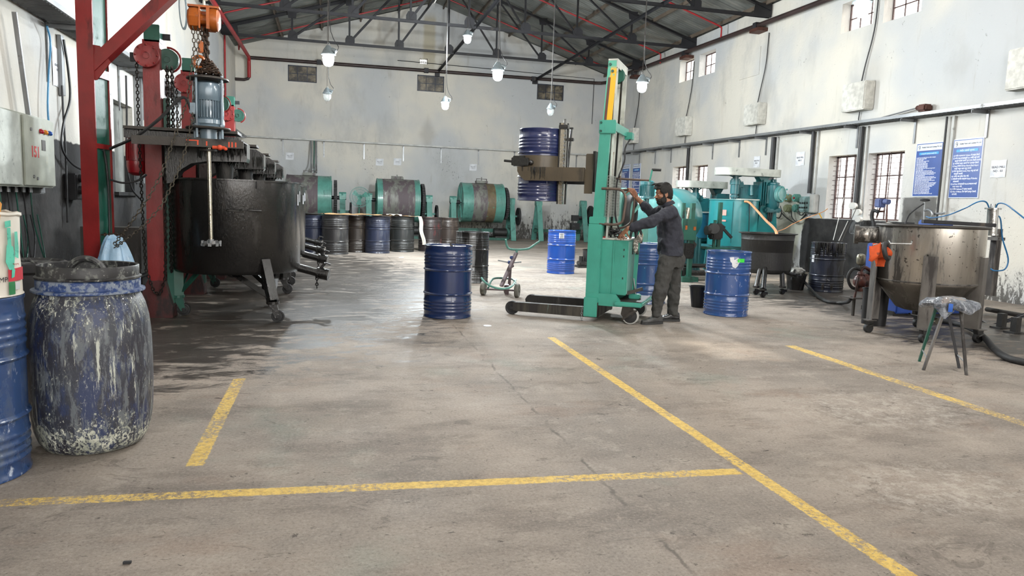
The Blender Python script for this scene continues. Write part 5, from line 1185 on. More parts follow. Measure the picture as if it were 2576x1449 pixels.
im = MB(); im.prism([(1.150,.30),(1.170,.30),(1.212,3.17),(1.192,3.17)], .05, Matrix.Translation((0,.105,0))); im.prism([(1.06,1.25),(1.075,1.25),(1.108,3.17),(1.098,3.17)], .05, Matrix.Translation((0,.105,0)))
for s0 in (.66,): im.prism([(1.055,.3),(1.170,.3),(1.212,3.17),(1.098,3.17)], .03, Matrix.Translation((0,s0,0)))
part('mast_channel', im, M['white_steel'], K, False)
part('mast_top_beam', MB().box((1.155,.37,3.165), (.115,.62,.02)).box((1.205,.37,3.12), (.012,.62,.09)), M['white_steel'], K, False)
for s0, a0, zz in ((.062,1.125,3.11), (.062,1.155,3.03)): part('bolt', MB().cyl((a0,s0,zz), (a0,s0-.018,zz), .017, 6), M['dark_green'], K)
part('chain_sheave', MB().disc_axis((1.15,.30,3.02), (1.15,.36,3.02), [(0,0),(.09,0),(.10,.01),(.08,.03),(.10,.05),(.09,.06),(0,.06)], 28), M['dark_green'], K)
part('lift_chain', MB().bar((1.10,.33,.6), (1.14,.33,3.0), .022).bar((1.17,.33,1.0), (1.215,.33,3.0), .022), M['chain_dark'], K, False)
part('hydraulic_ram', MB().cyl((1.10,.38,.3), (1.12,.38,2.1), .032, 16).cyl((1.12,.38,2.1), (1.13,.38,2.9), .018, 12), M['steel_bright'], K)
part('cross_bracket', MB().bbox((1.135,.02,2.37), (.20,.05,.16), .006).box((1.225,.40,2.37), (.03,.80,.10)), SG, K, False)
part('bracket_cap', MB().bbox((1.26,.76,2.33), (.10,.14,.09), .006), SG, K, False)
for q_ in ((1.06,.0,2.42),(1.06,.0,2.32)): part('bolt', MB().cyl(q_, (q_[0],-.02,q_[2]), .014, 6), M['dark_green'], K)
part('hydraulic_hose', MB().tube(spline([(1.30,.74,2.33), sd_(1573,372,.6), sd_(1571,405,.5), sd_(1558,440,.4), sd_(1551,470,.35), sd_(1548,540,.35), (1.30,.35,1.06)], 8), .011, 8), M['cable'], K)
# mesh guard
g = MB(); z0, z1 = 1.30, 1.79; s0, s1 = .05, .66
for i in range(15): z = z0+(z1-z0)*i/14; g.bar((1.20,s0,z), (1.20,s1,z), .004); g.bar((1.12,s0,z), (1.20,s0,z), .004)
for i in range(16): s_ = s0+(s1-s0)*i/15; g.bar((1.20,s_,z0), (1.20,s_,z1), .004)
for i in range(3): g.bar((1.13+.03*i,s0,z0), (1.13+.03*i,s0,z1), .004)
part('mesh_guard', g, M['wire_mesh'], K, False)
# push handles
M['handle_brown'] = paint('worn_brown_handle', srgb(98,84,76), .45, .3, srgb(140,110,90), .4, 14)
for s0, P_ in ((.02, [(1514,474),(1540,475),(1560,477),(1571,487),(1574,505),(1570,535),(1566,556),(1556,563),(1540,565),(1508,562)]), (.66, [(1540,480),(1572,478),(1585,480),(1594,490),(1596,508),(1593,535),(1589,556),(1578,568),(1560,574),(1535,573)])):
    part('push_handle', MB().tube(spline([sd_(x, y, s0) for x, y in P_], 5), .0165, 12), M['handle_brown'], K)
# tilting crank
part('crank_shaft', MB().cyl((1.18,.38,sd_(1545,449,.38).z), sd_(1634,454,.38), .014, 10).cyl(sd_(1560,442,.38), sd_(1561,460,.38), .012, 6), M['handle_brown'], K)
part('crank_arm', MB().bar(sd_(1634,458,.38), sd_(1641,427,.38), .016, .03), SG, K, False)
part('crank_grip', MB().cyl(sd_(1640,427,.38), sd_(1663,428,.38), .016, 12), M['rubber'], K)
# chassis and battery box
for s0 in (.01, .76): part('chassis_beam', MB().prism([(.965,.205),(1.42,.205),(1.42,.25),(1.33,.355),(.965,.355)], .05, Matrix.Translation((0,s0,0))), SG, K, False)
part('chassis_deck', MB().bbox((1.50,.38,.245), (.34,.86,.055), .012), SG, K, False)
part('deck_mat', MB().box((1.50,.38,.274), (.30,.78,.004)), M['plate'], K, False)
box = part('battery_box', MB().bbox((1.275,.42,.68), (.345,.70,.68), .008), SG, K, False)
part('box_rib', MB().box((1.275,.066,.68), (.018,.01,.66)), SG, box, False); part('box_rear_cover', MB().box((1.452,.42,.68), (.010,.66,.64)), paint('pale_green_cover', srgb(126,182,170), .4, .1, srgb(96,150,140), .42, 4, 5), box, False)
part('box_top', MB().bbox((1.275,.42,1.025), (.36,.72,.02), .004), M['white_steel'], box, False)
for z in (.90,.82,.55): part('louvre', MB().box((1.40,.0685,z), (.012,.006,.025)), M['rubber'], box, False)
part('push_button', MB().cyl((1.14,.13,1.035), (1.14,.13,1.05), .022, 14), paint('red_button', srgb(220,50,50), .4), box, label='red push button')
lv = MB(); lv.cyl((1.335,.18,1.035), (1.325,.18,1.085), .026, 12, .032); lv.cyl((1.30,.20,1.035), (1.30,.20,1.06), .02, 10); part('valve_block', lv, M['rust_brown'], box)
rn = random.Random(8); cb = MB()
for i in range(7):
    P_ = [(1.16+.14*rn.random(), .16+.4*rn.random(), 1.05+.10*rn.random()) for _ in range(5)]; cb.tube(spline(P_, 5), .008, 5)
part('loose_cables', cb, M['cable'], K)
for x, y in ((1.38,.13),(1.40,.16)): part('terminal', MB().torus((x,y,1.05), .012, .006, 12, 6, Matrix.Rotation(PI/2,4,'X')), M['rubber'], K)
# casters
for s0, a0 in ((.02, 1.50), (.78, 1.47)):
    f = part('caster_fork', MB().prism([(a0-.07,.215),(a0+.06,.215),(a0+.08,.15),(a0+.05,.09),(a0-.05,.07),(a0-.085,.12)], .075, Matrix.Translation((0,s0,0))), M['plate'] if s0 < .5 else M['dark_green'], K, False)
    part('caster_brake', MB().bar((a0-.06,s0-.05,.06), (a0+.07,s0-.05,.17), .02,.03).box((a0+.075,s0-.03,.17), (.07,.06,.02)), M['plate'], f, False)
    w_ = MB(); w_.disc_axis((a0+.03,s0-.035,.103), (a0+.03,s0+.035,.103), [(0,-.012),(.02,-.012),(.022,0),(.082,.006),(.084,.0),(.084,.07),(0,.07)], 36)
    wl = part('caster_wheel', w_, M['rubber'], f); part('tyre', MB().disc_axis((a0+.03,s0-.03,.103), (a0+.03,s0+.03,.103), [(.084,0),(.100,.003),(.103,.012),(.103,.048),(.100,.057),(.084,.06)], 36), M['galv_white'], wl, label='pale worn tyre')
# steering tiller with coiled belts
part('tiller', MB().bar(sd_(1607,590,.36), sd_(1594,738,.36), .045, .035).bar(sd_(1603,600,.34), sd_(1607,572,.34), .03,.03).bbox(sd_(1597,745,.36), (.14,.12,.06), .01), SG, K, False)
for dx in (-6, 8): part('tiller_grip', MB().tube(spline([sd_(1596+dx,640,.32), sd_(1592+dx,600,.32), sd_(1596+dx,580,.33), sd_(1601+dx,577,.34), sd_(1605+dx,588,.35), sd_(1605+dx,612,.36)], 5), .016, 8), M['rubber'], K)
part('rag', MB().sphere(sd_(1599,618,.30), .045, 8, (.8,.8,2.2)).sphere(sd_(1609,600,.30), .035, 8, (1.2,.8,1.5)), paint('grey_rag', srgb(120,116,108), .9, 0, srgb(200,195,185), .5, 30, bump=1, bscale=60), K)
sp = MB(); sp.tube([sd_(1600+2.2*math.cos(i*1.2), 640+i*.45, .37+.012*math.sin(i*1.2)) for i in range(60)], .004, 5); part('coil_spring', sp, M['galv'], K)
part('release_rod', MB().cyl(sd_(1594,700,.33), sd_(1600,750,.33), .008, 8), M['galv'], K)
part('gusset', MB().bar((1.44,.12,.36), (1.62,.25,.42), .02,.04), M['plate'], K, False)
# safety chain
part('safety_chain', chain_mb([sd_(1465,770,-.06), sd_(1463,785,-.06), sd_(1463,803,-.06)], .035, .004).add([v for v in MB().sphere(sd_(1463,805,-.06), .012, 4).v], MB().sphere((0,0,0), .012, 4).f), M['galv'], K)
# carriage and clamp
OL = M['olive']
part('carriage_plate', MB().box((.945,.40,1.845), (.03,.42,.50)), M['tar_dull'], K, False)
part('carriage_block', MB().bbox((.895,.30,1.84), (.09,.30,.44), .008).box((.90,.14,1.72), (.10,.03,.30)), OL, K, False)
a0 = sd_(1302,440,.07).x
part('clamp_arm', MB().prism([(a0,1.885),(.86,1.885),(.86,1.715),(a0+.10,1.715),(a0+.03,1.78),(a0,1.83)], .05, Matrix.Translation((0,.075,0))), OL, K, False, label='olive brown resin-streaked clamp arm')
part('clamp_arm', MB().prism([(a0+.05,1.885),(.90,1.885),(.90,1.70),(a0+.1,1.70)], .05, Matrix.Translation((0,.755,0))), M['tar_dull'], K, False)
rn = random.Random(2); dr = MB()
for i in range(26):
    x = a0+.04+.34*rn.random()**.8; l = .05+.11*rn.random(); dr.tube([(x,.047,1.885), (x+.003,.044,1.885-l*.5), (x,.046,1.885-l)], [.0035,.003,.0015], 4)
part('resin_runs', dr, M['tar'], K)
cx, cz = sd_(1361,418,.41).x, 1.45
rr = .2925
mb = MB(); mb.lathe([(rr+.014,1.88),(rr+.022,1.885),(rr+.022,2.03),(rr+.014,2.035),(rr+.014,1.88)], 40, Matrix.Translation((cx,.41,0)), -PI*.98, PI*.05); part('clamp_band', mb, OL, K, label='olive clamp band around the drum')
part('band_lock', MB().bbox((cx-.20,.13,1.96), (.16,.08,.13), .008).bbox((cx-.10,.10,1.95), (.08,.06,.10), .008).cyl((cx-.30,.16,1.955), (cx-.42,.16,1.965), .017, 10).bbox((cx-.29,.16,1.955), (.05,.06,.10), .006).sphere((cx-.03,.09,1.94), .035, 6), M['tar'], K)
xr = sd_(1418,420,.30).x
part('grip_rail', MB().box((xr-.02,.30,1.94), (.05,.07,1.02)), M['steel_bright'], K, False)
ri = MB()
for i in range(20): ri.box((xr+.004,.27,1.47+.05*i), (.012,.03,.022))
part('rail_teeth', ri, M['galv'], K, False)
part('rail_edge', MB().box((xr-.055,.27,1.94), (.02,.04,1.02)).box((xr+.03,.33,1.94), (.02,.03,1.02)), M['tar'], K, False)
part('rail_clamp', MB().bbox((xr-.005,.27,2.40), (.12,.09,.05), .008).cyl((xr,.27,2.42), (xr,.27,2.50), .014, 8), M['tar'], K)
q1, q2 = sd_(1438,323,.42), sd_(1425,424,.42)
part('lock_rod', MB().cyl(q1, (q2.x, .42, 1.60), .014, 10).box((q1.x,.42,q1.z), (.05,.04,.02)).bbox(tuple(q1.lerp(q2,.28)), (.10,.05,.04), .006), M['tar'], K)
d_ = drum('navy steel drum held high in the clamp of the stacker', 0, 0, rr, .92, M['blue_navy'], M['lid_dark'])
w_ = K.matrix_basis @ Vector((cx, .41, 1.46)); d_.location = w_
# ================================================================= THE WORKER
def remeshed(name, mb, mat, parent, vox, sm_it=2, disp=None, label=None, world=True):
    if world: inv = root_of(parent).matrix_basis.inverted(); mb.v = [tuple(inv @ Vector(v)) for v in mb.v]
    me = mb.mesh(name); bm = bmesh.new(); bm.from_mesh(me); bmesh.ops.recalc_face_normals(bm, faces=bm.faces); bm.to_mesh(me); bm.free()
    o = link(bpy.data.objects.new(name, me))
    md = o.modifiers.new('r', 'REMESH'); md.mode = 'VOXEL'; md.voxel_size = vox; md.use_smooth_shade = True
    s_ = o.modifiers.new('s', 'SMOOTH'); s_.factor = .6; s_.iterations = sm_it
    if disp:
        for st, sz, dp in disp:
            tx = bpy.data.textures.new('cl', 'CLOUDS'); tx.noise_scale = sz; tx.noise_depth = dp
            d = o.modifiers.new('d', 'DISPLACE'); d.texture = tx; d.strength = st; d.mid_level = .5; d.texture_coords = 'LOCAL'
    dg = bpy.context.evaluated_depsgraph_get(); m2 = bpy.data.meshes.new_from_object(o.evaluated_get(dg)); m2.name = name
    o.modifiers.clear(); o.data = m2; bpy.data.meshes.remove(me)
    m2.materials.clear(); m2.materials.append(mat); m2.shade_smooth()
    o.parent = parent
    if label: o['label'] = label
    return o
def loft(mb, st, fwd, n=28):
    """stack of horizontal ellipses: (centre, half depth along fwd, half width)"""
    f = Vector(fwd).normalized(); s_ = Vector((-f.y, f.x, 0)); vs = []; fs = []
    for c, a, b in st:
        for j in range(n): t = 2*PI*j/n; vs.append(Vector(c)+f*(a*math.cos(t))+s_*(b*math.sin(t)))
    for i in range(len(st)-1):
        for j in range(n): fs.append((i*n+j, i*n+(j+1) % n, (i+1)*n+(j+1) % n, (i+1)*n+j))
    fs.append(tuple(range(n))); fs.append(tuple((len(st)-1)*n+j for j in range(n))); return mb.add(vs, fs)
def limb(mb, pts, rs, n=18):
    """tapered limb with rounded ends"""
    P_ = [Vector(p) for p in pts]; a, b = P_[0]-(P_[1]-P_[0]).normalized()*rs[0]*.7, P_[-1]+(P_[-1]-P_[-2]).normalized()*rs[-1]*.7
    return mb.tube([a]+P_+[b], [rs[0]*.55]+list(rs)+[rs[-1]*.55], n)
def ell(mb, c, r, X, n=10):
    """ellipsoid with axes (forward, side, up)"""
    f, s_, u = X; T = Matrix(((f*r[0]), (s_*r[1]), (u*r[2]))).transposed().to_4x4(); T.translation = c
    return mb.add(*(lambda q: (q.v, q.f))(MB().sphere((0,0,0), 1, n)), T)
W = lambda px, py, y: on_y(px, py, y)
man = thing('person', 'bearded worker in dark shirt, grey trousers and black shoes operating the green stacker', 'person', (4.13, 8.12, 0))
BF = Vector((-.93, .36, 0)).normalized(); BS = Vector((-BF.y, BF.x, 0))     # facing; BS points to his left... towards the camera side is -BS
skin = paint('skin', srgb(150,104,78), .5, 0, srgb(128,82,60), .45, 9, bump=.12, bscale=90, var=.12)
shirt_m = paint('dark_navy_shirt', srgb(44,46,56), .85, 0, srgb(66,66,74), .42, 5, 2, bump=.35, bscale=70, var=.15, dirt2=srgb(92,88,86), amt2=.26, scale2=9)
trou_m = paint('charcoal_trousers', srgb(62,62,60), .88, 0, srgb(50,50,50), .45, 5, 3, bump=.35, bscale=60, var=.12)
hair_m = paint('black_hair', (.009,.008,.007), .75, 0, (.02,.016,.014), .45, 30, 3, bump=.35, bscale=200)
# joints
shN, elN, wrN = W(1688,534,7.93), W(1636,558,7.84), W(1579,575,7.98)
shF, elF, wrF = W(1673,527,8.32), W(1640,536,8.50), W(1600,496,8.62)
hpN, knN, anN = W(1680,650,8.05), W(1662,728,7.99), W(1651,786,8.03)
hpF, knF, anF = W(1697,650,8.22), W(1693,728,8.22), W(1693,784,8.22)
pel, che, nek = W(1687,640,8.13), W(1684,565,8.12), W(1680,517,8.12)
hc = W(1670,488,8.13)
HF = Vector((-.985, .10, -.14)).normalized(); HS = HF.cross(Vector((0,0,1))).normalized(); HU = HS.cross(HF).normalized(); HX = (HF, HS, HU)
def hp(f, s_, u): return hc+HF*f+HS*s_+HU*u
body = MB()
loft(body, [(pel+Vector((0,0,-.10)), .10, .15), (pel, .115, .16), (W(1687,600,8.12), .11, .145), (che, .12, .165), (W(1683,535,8.12), .10, .165), (W(1681,522,8.12), .06, .09), (nek+Vector((0,0,.02)), .052, .052), (hp(-.03,0,-.06), .05, .05)], BF)
limb(body, [shN, (shN+elN)/2, elN, elN.lerp(wrN,.35), wrN], [.052,.046,.040,.038,.026]); limb(body, [shF, (shF+elF)/2, elF, elF.lerp(wrF,.35), wrF], [.052,.046,.040,.041,.027])
limb(body, [hpN, (hpN+knN)/2, knN, knN.lerp(anN,.3), anN], [.085,.072,.055,.052,.036]); limb(body, [hpF, (hpF+knF)/2, knF, knF.lerp(anF,.3), anF], [.085,.072,.055,.052,.036])
for an, d in ((anN, Vector((-.96,-.18,0))), (anF, Vector((-.9,.1,0)))): limb(body, [an+Vector((0,0,-.03)), an+d*.05+Vector((0,0,-.085)), an+d*.13+Vector((0,0,-.095))], [.034,.024,.018])
# head
ell(body, hp(-.012,0,.03), (.094,.074,.088), HX, 14); ell(body, hp(.028,0,-.030), (.062,.060,.078), HX, 12); ell(body, hp(.052,0,-.088), (.036,.036,.030), HX); ell(body, hp(.0,0,-.07), (.06,.056,.045), HX)
ell(body, hp(.062,0,.045), (.030,.056,.035), HX)
limb(body, [hp(.086,0,.012), hp(.100,0,-.010), hp(.113,0,-.030)], [.009,.010,.013], 10); 
for sg in (-1,1):
    ell(body, hp(.101,.011*sg,-.034), (.011,.009,.008), HX, 8); ell(body, hp(.080,.030*sg,.024), (.016,.022,.007), HX, 8); ell(body, hp(.079,.029*sg,.011), (.011,.014,.0065), HX, 8); ell(body, hp(.078,.029*sg,-.0065), (.010,.013,.0045), HX, 8); ell(body, hp(.060,.042*sg,-.022), (.022,.018,.020), HX, 8)
    T_ = Matrix((HF, HU, HS)).transposed().to_4x4(); T_.translation = hp(-.006,.071*sg,-.010)
    e = MB(); e.torus((0,0,0), .019, .0065, 16, 6, Matrix.Diagonal((.8,1.35,1,1))); e.sphere((0,0,-.004*sg), .015, 6, (.8,1.3,.5)); body.add(e.v, e.f, T_); ell(body, hp(.0,.070*sg,-.036), (.010,.006,.010), HX, 6)
ell(body, hp(.096,0,-.056), (.011,.020,.0055), HX, 8); ell(body, hp(.093,0,-.067), (.011,.018,.006), HX, 8)
limb(body, [hp(-.03,0,-.05), nek], [.050,.056], 20)
# hands
def hand(wr, knuckle, side, fingers, thumb, r=.0088):
    d = (knuckle-wr).normalized(); s_ = side.normalized()
    for k in range(5): o_ = (k/4-.5); limb(body, [wr+s_*o_*.040, wr.lerp(knuckle,.5)+s_*o_*.062, knuckle+s_*o_*.064], [.015,.0150,.0125], 10)
    for k, F in enumerate(fingers): limb(body, [knuckle+s_*((k/3-.5)*.064)]+F, [r*1.12, r*1.06, r*.96, r*.82], 10)
    limb(body, [wr.lerp(knuckle,.22)+s_*.02*thumb[0]]+thumb[1], [.014,.0115,.0105,.009], 10)
hdl = K.matrix_basis @ sd_(1584,480,.66)
kn = hdl+Vector((.012,-.02,.022)); sv = Vector((-.75,.30,.02)); bend = Vector((-.2,.9,0)).normalized()
fg = []
for k, (l1, l2, l3) in enumerate(((.030,.022,.016), (.034,.025,.017), (.031,.023,.016), (.024,.018,.014))):
    b0 = kn+sv.normalized()*((k/3-.5)*.064); a1 = b0+Vector((-.20,.75,.25)).normalized()*l1; a2 = a1+Vector((-.1,.75,-.65)).normalized()*l2*1.15; a3 = a2+Vector((0,.0,-1)).normalized()*l3*1.2; fg.append([a1, a2, a3])
hand(wrF, kn, sv, fg, (1, [kn+Vector((-.035,-.012,-.022)), kn+Vector((-.052,.0,-.042)), kn+Vector((-.060,.014,-.052))]))
kn = W(1566,589,8.06); sv = (W(1572,592,7.98)-W(1561,587,8.12)); fg = []
for k, (x, y, yy) in enumerate(((1575,601,7.99), (1569,603,8.03), (1562,604,8.07), (1557,601,8.12))):
    e_ = W(x, y, yy); b0 = kn+sv.normalized()*((.5-k/3)*.064*1); b0 = kn+sv.normalized()*((k/3-.5)*-.064); m1 = b0.lerp(e_,.42)+Vector((-.012,-.008,.006)); m2 = b0.lerp(e_,.75)+Vector((-.010,-.006,.002)); fg.append([m1, m2, e_])
fg = [fg[0], fg[1], fg[2], fg[3]]
d_n = [kn+(-sv.normalized())*((k/3-.5)*.064) for k in range(4)]
for k in range(5): o_ = (k/4-.5); limb(body, [wrN+sv.normalized()*o_*.040, wrN.lerp(kn,.5)+sv.normalized()*o_*.062, kn+sv.normalized()*o_*.064], [.015,.0150,.0125], 10)
for k, F in enumerate(fg): limb(body, [d_n[k]]+F, [.0098,.0093,.0086,.0074], 10)
limb(body, [wrN.lerp(kn,.2), W(1577,587,7.97), W(1581,594,7.98), W(1585,599,8.0)], [.014,.012,.0105,.009], 10)
remeshed('body', body, skin, man, .0042, 3)
# eyes and brows
for sg in (-1,1):
    e = part('eye', MB().sphere(hp(.0765,.029*sg,.002), .0098, 8), paint('eye_white', srgb(150,138,128), .3, bump=0), man, world=True); part('iris', MB().sphere(hp(.0825,.029*sg,.0015), .0050, 6), hair_m, e, world=True)
    b_ = MB(); limb(b_, [hp(.093,.016*sg,.026), hp(.090,.032*sg,.031), hp(.078,.048*sg,.027)], [.0035,.0045,.003], 8); part('eyebrow', b_, hair_m, man, world=True)
hr = MB()
ell(hr, hp(-.008,0,.072), (.100,.080,.066), HX, 14); ell(hr, hp(-.050,0,.012), (.066,.081,.098), HX, 14); ell(hr, hp(.052,0,.086), (.050,.062,.034), HX, 12); ell(hr, hp(.078,0,.078), (.024,.050,.022), HX); ell(hr, hp(-.066,0,-.048), (.038,.058,.040), HX)
for sg in (-1,1): ell(hr, hp(.012,.068*sg,.045), (.055,.017,.045), HX); ell(hr, hp(.020,.069*sg,-.004), (.013,.009,.036), HX)
for i in range(26):
    rn = random.Random(i); a = rn.uniform(-.07,.10); s0 = rn.uniform(-.06,.06); limb(hr, [hp(a-.03, s0, .112), hp(a, s0*1.05, .128+.008*rn.random()), hp(a+.030, s0*1.1, .122+.006*rn.random())], [.014,.012,.008], 6)
for i in range(9):
    rn = random.Random(50+i); s0 = rn.uniform(-.05,.05); limb(hr, [hp(.070, s0, .104), hp(.090, s0*1.05, .096), hp(.101+.004*rn.random(), s0*1.1, .072)], [.012,.009,.005], 6)
remeshed('hair', hr, hair_m, man, .0045, 1, [(.006,.025,1)])
bd = MB(); ell(bd, hp(.048,0,-.098), (.050,.050,.038), HX, 12); ell(bd, hp(.078,0,-.090), (.022,.030,.022), HX); ell(bd, hp(.100,0,-.047), (.012,.030,.0075), HX, 8); ell(bd, hp(.088,.026,-.062), (.012,.010,.016), HX, 8); ell(bd, hp(.088,-.026,-.062), (.012,.010,.016), HX, 8); ell(bd, hp(.03,0,-.112), (.045,.045,.028), HX)
for sg in (-1,1): ell(bd, hp(.026,.050*sg,-.070), (.040,.018,.044), HX); ell(bd, hp(.060,.034*sg,-.070), (.026,.018,.026), HX); ell(bd, hp(.016,.062*sg,-.035), (.017,.010,.036), HX)
remeshed('beard', bd, hair_m, man, .0045, 1, [(.003,.02,1)])
# shirt
sh = MB()
loft(sh, [(W(1685,642,8.13), .158, .205), (W(1686,620,8.13), .158, .200), (W(1687,598,8.13), .153, .193), (W(1685,575,8.12), .148, .193), (W(1683,552,8.12), .142, .205), (W(1681,537,8.12), .124, .205), (W(1681,527,8.12), .098, .165), (W(1681,520,8.12), .078, .105), (W(1680,515,8.12), .067, .072)], BF, 40)
limb(sh, [shN+Vector((.0,.06,0)), shN, shN.lerp(elN,.5), elN, elN.lerp(wrN,.5), elN.lerp(wrN,.76)], [.085,.083,.074,.064,.056,.050], 22)
limb(sh, [shF+Vector((.0,-.08,0)), shF, shF.lerp(elF,.5), elF, elF.lerp(wrF,.30), elF.lerp(wrF,.42)], [.085,.083,.074,.066,.060,.057], 22)
limb(sh, [elN.lerp(wrN,.72), elN.lerp(wrN,.80)], [.056,.054], 22); limb(sh, [elF.lerp(wrF,.36), elF.lerp(wrF,.48)], [.063,.060], 22)
remeshed('shirt', sh, shirt_m, man, .006, 4, [(.055,.12,1), (.012,.045,1)])
co = MB()
T_ = Matrix.Translation(W(1680,513,8.12)) @ Vector((0,0,1)).rotation_difference(Vector((-.32,.06,1)).normalized()).to_matrix().to_4x4()
co.lathe([(.060,-.012),(.082,-.018),(.088,-.008),(.074,.022),(.066,.030),(.060,.026),(.062,.0),(.060,-.012)], 32, T_); part('collar', co, shirt_m, man, world=True)
# trousers
tr = MB()
loft(tr, [(W(1686,668,8.13)+Vector((0,0,-.02)), .128, .175), (W(1687,650,8.13), .135, .182), (W(1687,630,8.13), .130, .178)], BF, 36)
limb(tr, [hpN+Vector((.01,.01,.02)), hpN.lerp(knN,.5), knN, knN.lerp(anN,.45), anN+Vector((0,0,.0)), anN+Vector((0,0,-.035))], [.112,.102,.086,.075,.062,.064], 22)
limb(tr, [hpF+Vector((.01,-.01,.02)), hpF.lerp(knF,.5), knF, knF.lerp(anF,.45), anF, anF+Vector((0,0,-.03))], [.110,.098,.080,.070,.062,.064], 22)
remeshed('trousers', tr, trou_m, man, .006, 4, [(.045,.11,1), (.010,.04,1)])
# shoes
sole_m = paint('black_shoe_sole', (.03,.03,.03), .7); shg = paint('dusty_grey_shoe', srgb(74,74,74), .6, 0, srgb(100,98,94), .45, 12); shb = paint('black_shoe', srgb(36,36,38), .4, 0, srgb(60,58,56), .4, 12, coat=.3)
for an, d, mt, lab in ((anN, Vector((-.98,-.20,0)).normalized(), shg, 'dusty grey black shoe'), (anF, Vector((-.95,.22,0)).normalized(), shb, 'black shoe')):
    g0 = Vector((an.x, an.y, 0)); s_ = Vector((-d.y, d.x, 0)); u = MB()
    def st(f, w, z0, z1): return (f, w, z0, z1)
    secs = [(-.085,.026,.025,.075), (-.075,.036,.02,.115), (-.04,.042,.02,.125), (0,.043,.02,.118), (.045,.044,.02,.098), (.10,.048,.02,.072), (.15,.050,.02,.060), (.185,.042,.02,.054), (.208,.022,.022,.045)]
    n = 16; vs = []
    for f, w_, z0, z1 in secs:
        for j in range(n):
            t_ = 2*PI*j/n; zc, zh = (z0+z1)/2, (z1-z0)/2; cx_ = math.cos(t_); cs = math.sin(t_); vs.append(g0+d*f+s_*(w_*math.copysign(abs(cx_)**.7, cx_))+Vector((0,0,zc+zh*math.copysign(abs(cs)**.75, cs))))
    fs = [(i*n+j, i*n+(j+1) % n, (i+1)*n+(j+1) % n, (i+1)*n+j) for i in range(len(secs)-1) for j in range(n)]+[tuple(range(n)), tuple((len(secs)-1)*n+j for j in range(n))]
    u.add(vs, fs); sh_o = remeshed('shoe', u, mt, man, .0045, 3, [(.006,.03,1)], lab)
    so_ = MB(); out = [(-.092,.022),(-.085,.036),(-.04,.046),(.02,.045),(.10,.053),(.16,.053),(.195,.040),(.215,.018)]; ring = [(f, w_) for f, w_ in out]+[(f, -w_) for f, w_ in reversed(out)]
    lo = [g0+d*f+s_*w_+Vector((0,0,.001)) for f, w_ in ring]; hi = [g0+d*f+s_*w_+Vector((0,0,.03)) for f, w_ in ring]; m_ = len(ring)
    so_.add(lo+hi, [tuple(range(m_)), tuple(range(2*m_-1, m_-1, -1))]+[(i, (i+1) % m_, m_+(i+1) % m_, m_+i) for i in range(m_)]); part('sole', so_, sole_m, sh_o, False, True)
    la = MB()
    for k in range(4): f = .035+.022*k; z = .112-.014*k; la.tube([g0+d*f+s_*.022+Vector((0,0,z)), g0+d*(f+.004)+Vector((0,0,z+.008)), g0+d*f-s_*.022+Vector((0,0,z))], .0028, 5)
    part('laces', la, sole_m, sh_o, world=True)
# ================================================================= RIGHT SIDE: STEEL VESSEL, STOOL, PUMP
def ss_mat():
    n = NT('stained_stainless'); o = n.obj(); s_ = n.sep(o)
    v = n.map(o, (1,1,.10)); c = n.mix(n.rng(n.noise(v, 4, 6, .6), .35, .65), srgb(200,196,188), srgb(158,152,144))
    drip = n.rng(n.math('ADD', n.noise(n.map(o, (1,1,.14)), 7, 9, .72, .3), n.math('ADD', n.rng(n.math('SUBTRACT', s_[0], s_[1]), .35, -.6, -.055, .12, False), n.rng(s_[2], 1.3, .6, -.01, .03, False))), .52, .62)
    c = n.mix(n.math('MULTIPLY', drip, .92), c, srgb(40,36,33))
    sp = n.rng(n.noise(o, 22, 4, .6), .64, .67); c = n.mix(n.math('MULTIPLY', sp, .8), c, srgb(36,33,30))
    c = n.mix(n.math('MULTIPLY', n.rng(s_[2], .655, .64), .7), c, srgb(92,87,80))
    n.P(Base_Color=c, Roughness=n.rng(drip, 0, 1, .28, .5, False), Metallic=n.rng(drip, 0, 1, .85, .25, False)); n.bump(n.noise(v, 5, 5), .15, .01); return n.m
M['stainless'] = ss_mat()
M['leg_dirty'] = paint('scraped_grey_leg', srgb(98,94,90), .5, .2, srgb(52,48,46), .5, 8, 8, dirt2=srgb(170,165,160), amt2=.3, scale2=14, stretch2=8)
VX, VY, VR = 6.95, 7.10, .565
V = thing('process_vessel', 'stained stainless steel vessel with conical bottom standing on four legs', 'tank', (VX, VY, 0))
part('shell', MB().lathe([(0,.30),(.24,.305),(.31,.33),(VR-.02,.62),(VR,.65),(VR,1.30),(VR-.012,1.30),(VR-.012,.66),(.28,.36),(0,.35)], 96), M['stainless'], V)
part('rim', MB().lathe([(VR-.015,1.295),(VR+.03,1.295),(VR+.038,1.31),(VR+.03,1.325),(VR-.015,1.325),(VR-.015,1.295)], 96), M['plate'], V)
part('seam_band', MB().lathe([(VR,.655),(VR+.006,.66),(VR+.006,.67),(VR,.675)], 96), M['leg_dirty'], V)
part('bottom_outlet', MB().cyl((0,0,.36), (0,0,.20), .06, 16).cyl((0,0,.22), (.0,-.22,.20), .035, 12), M['steel_bright'], V)
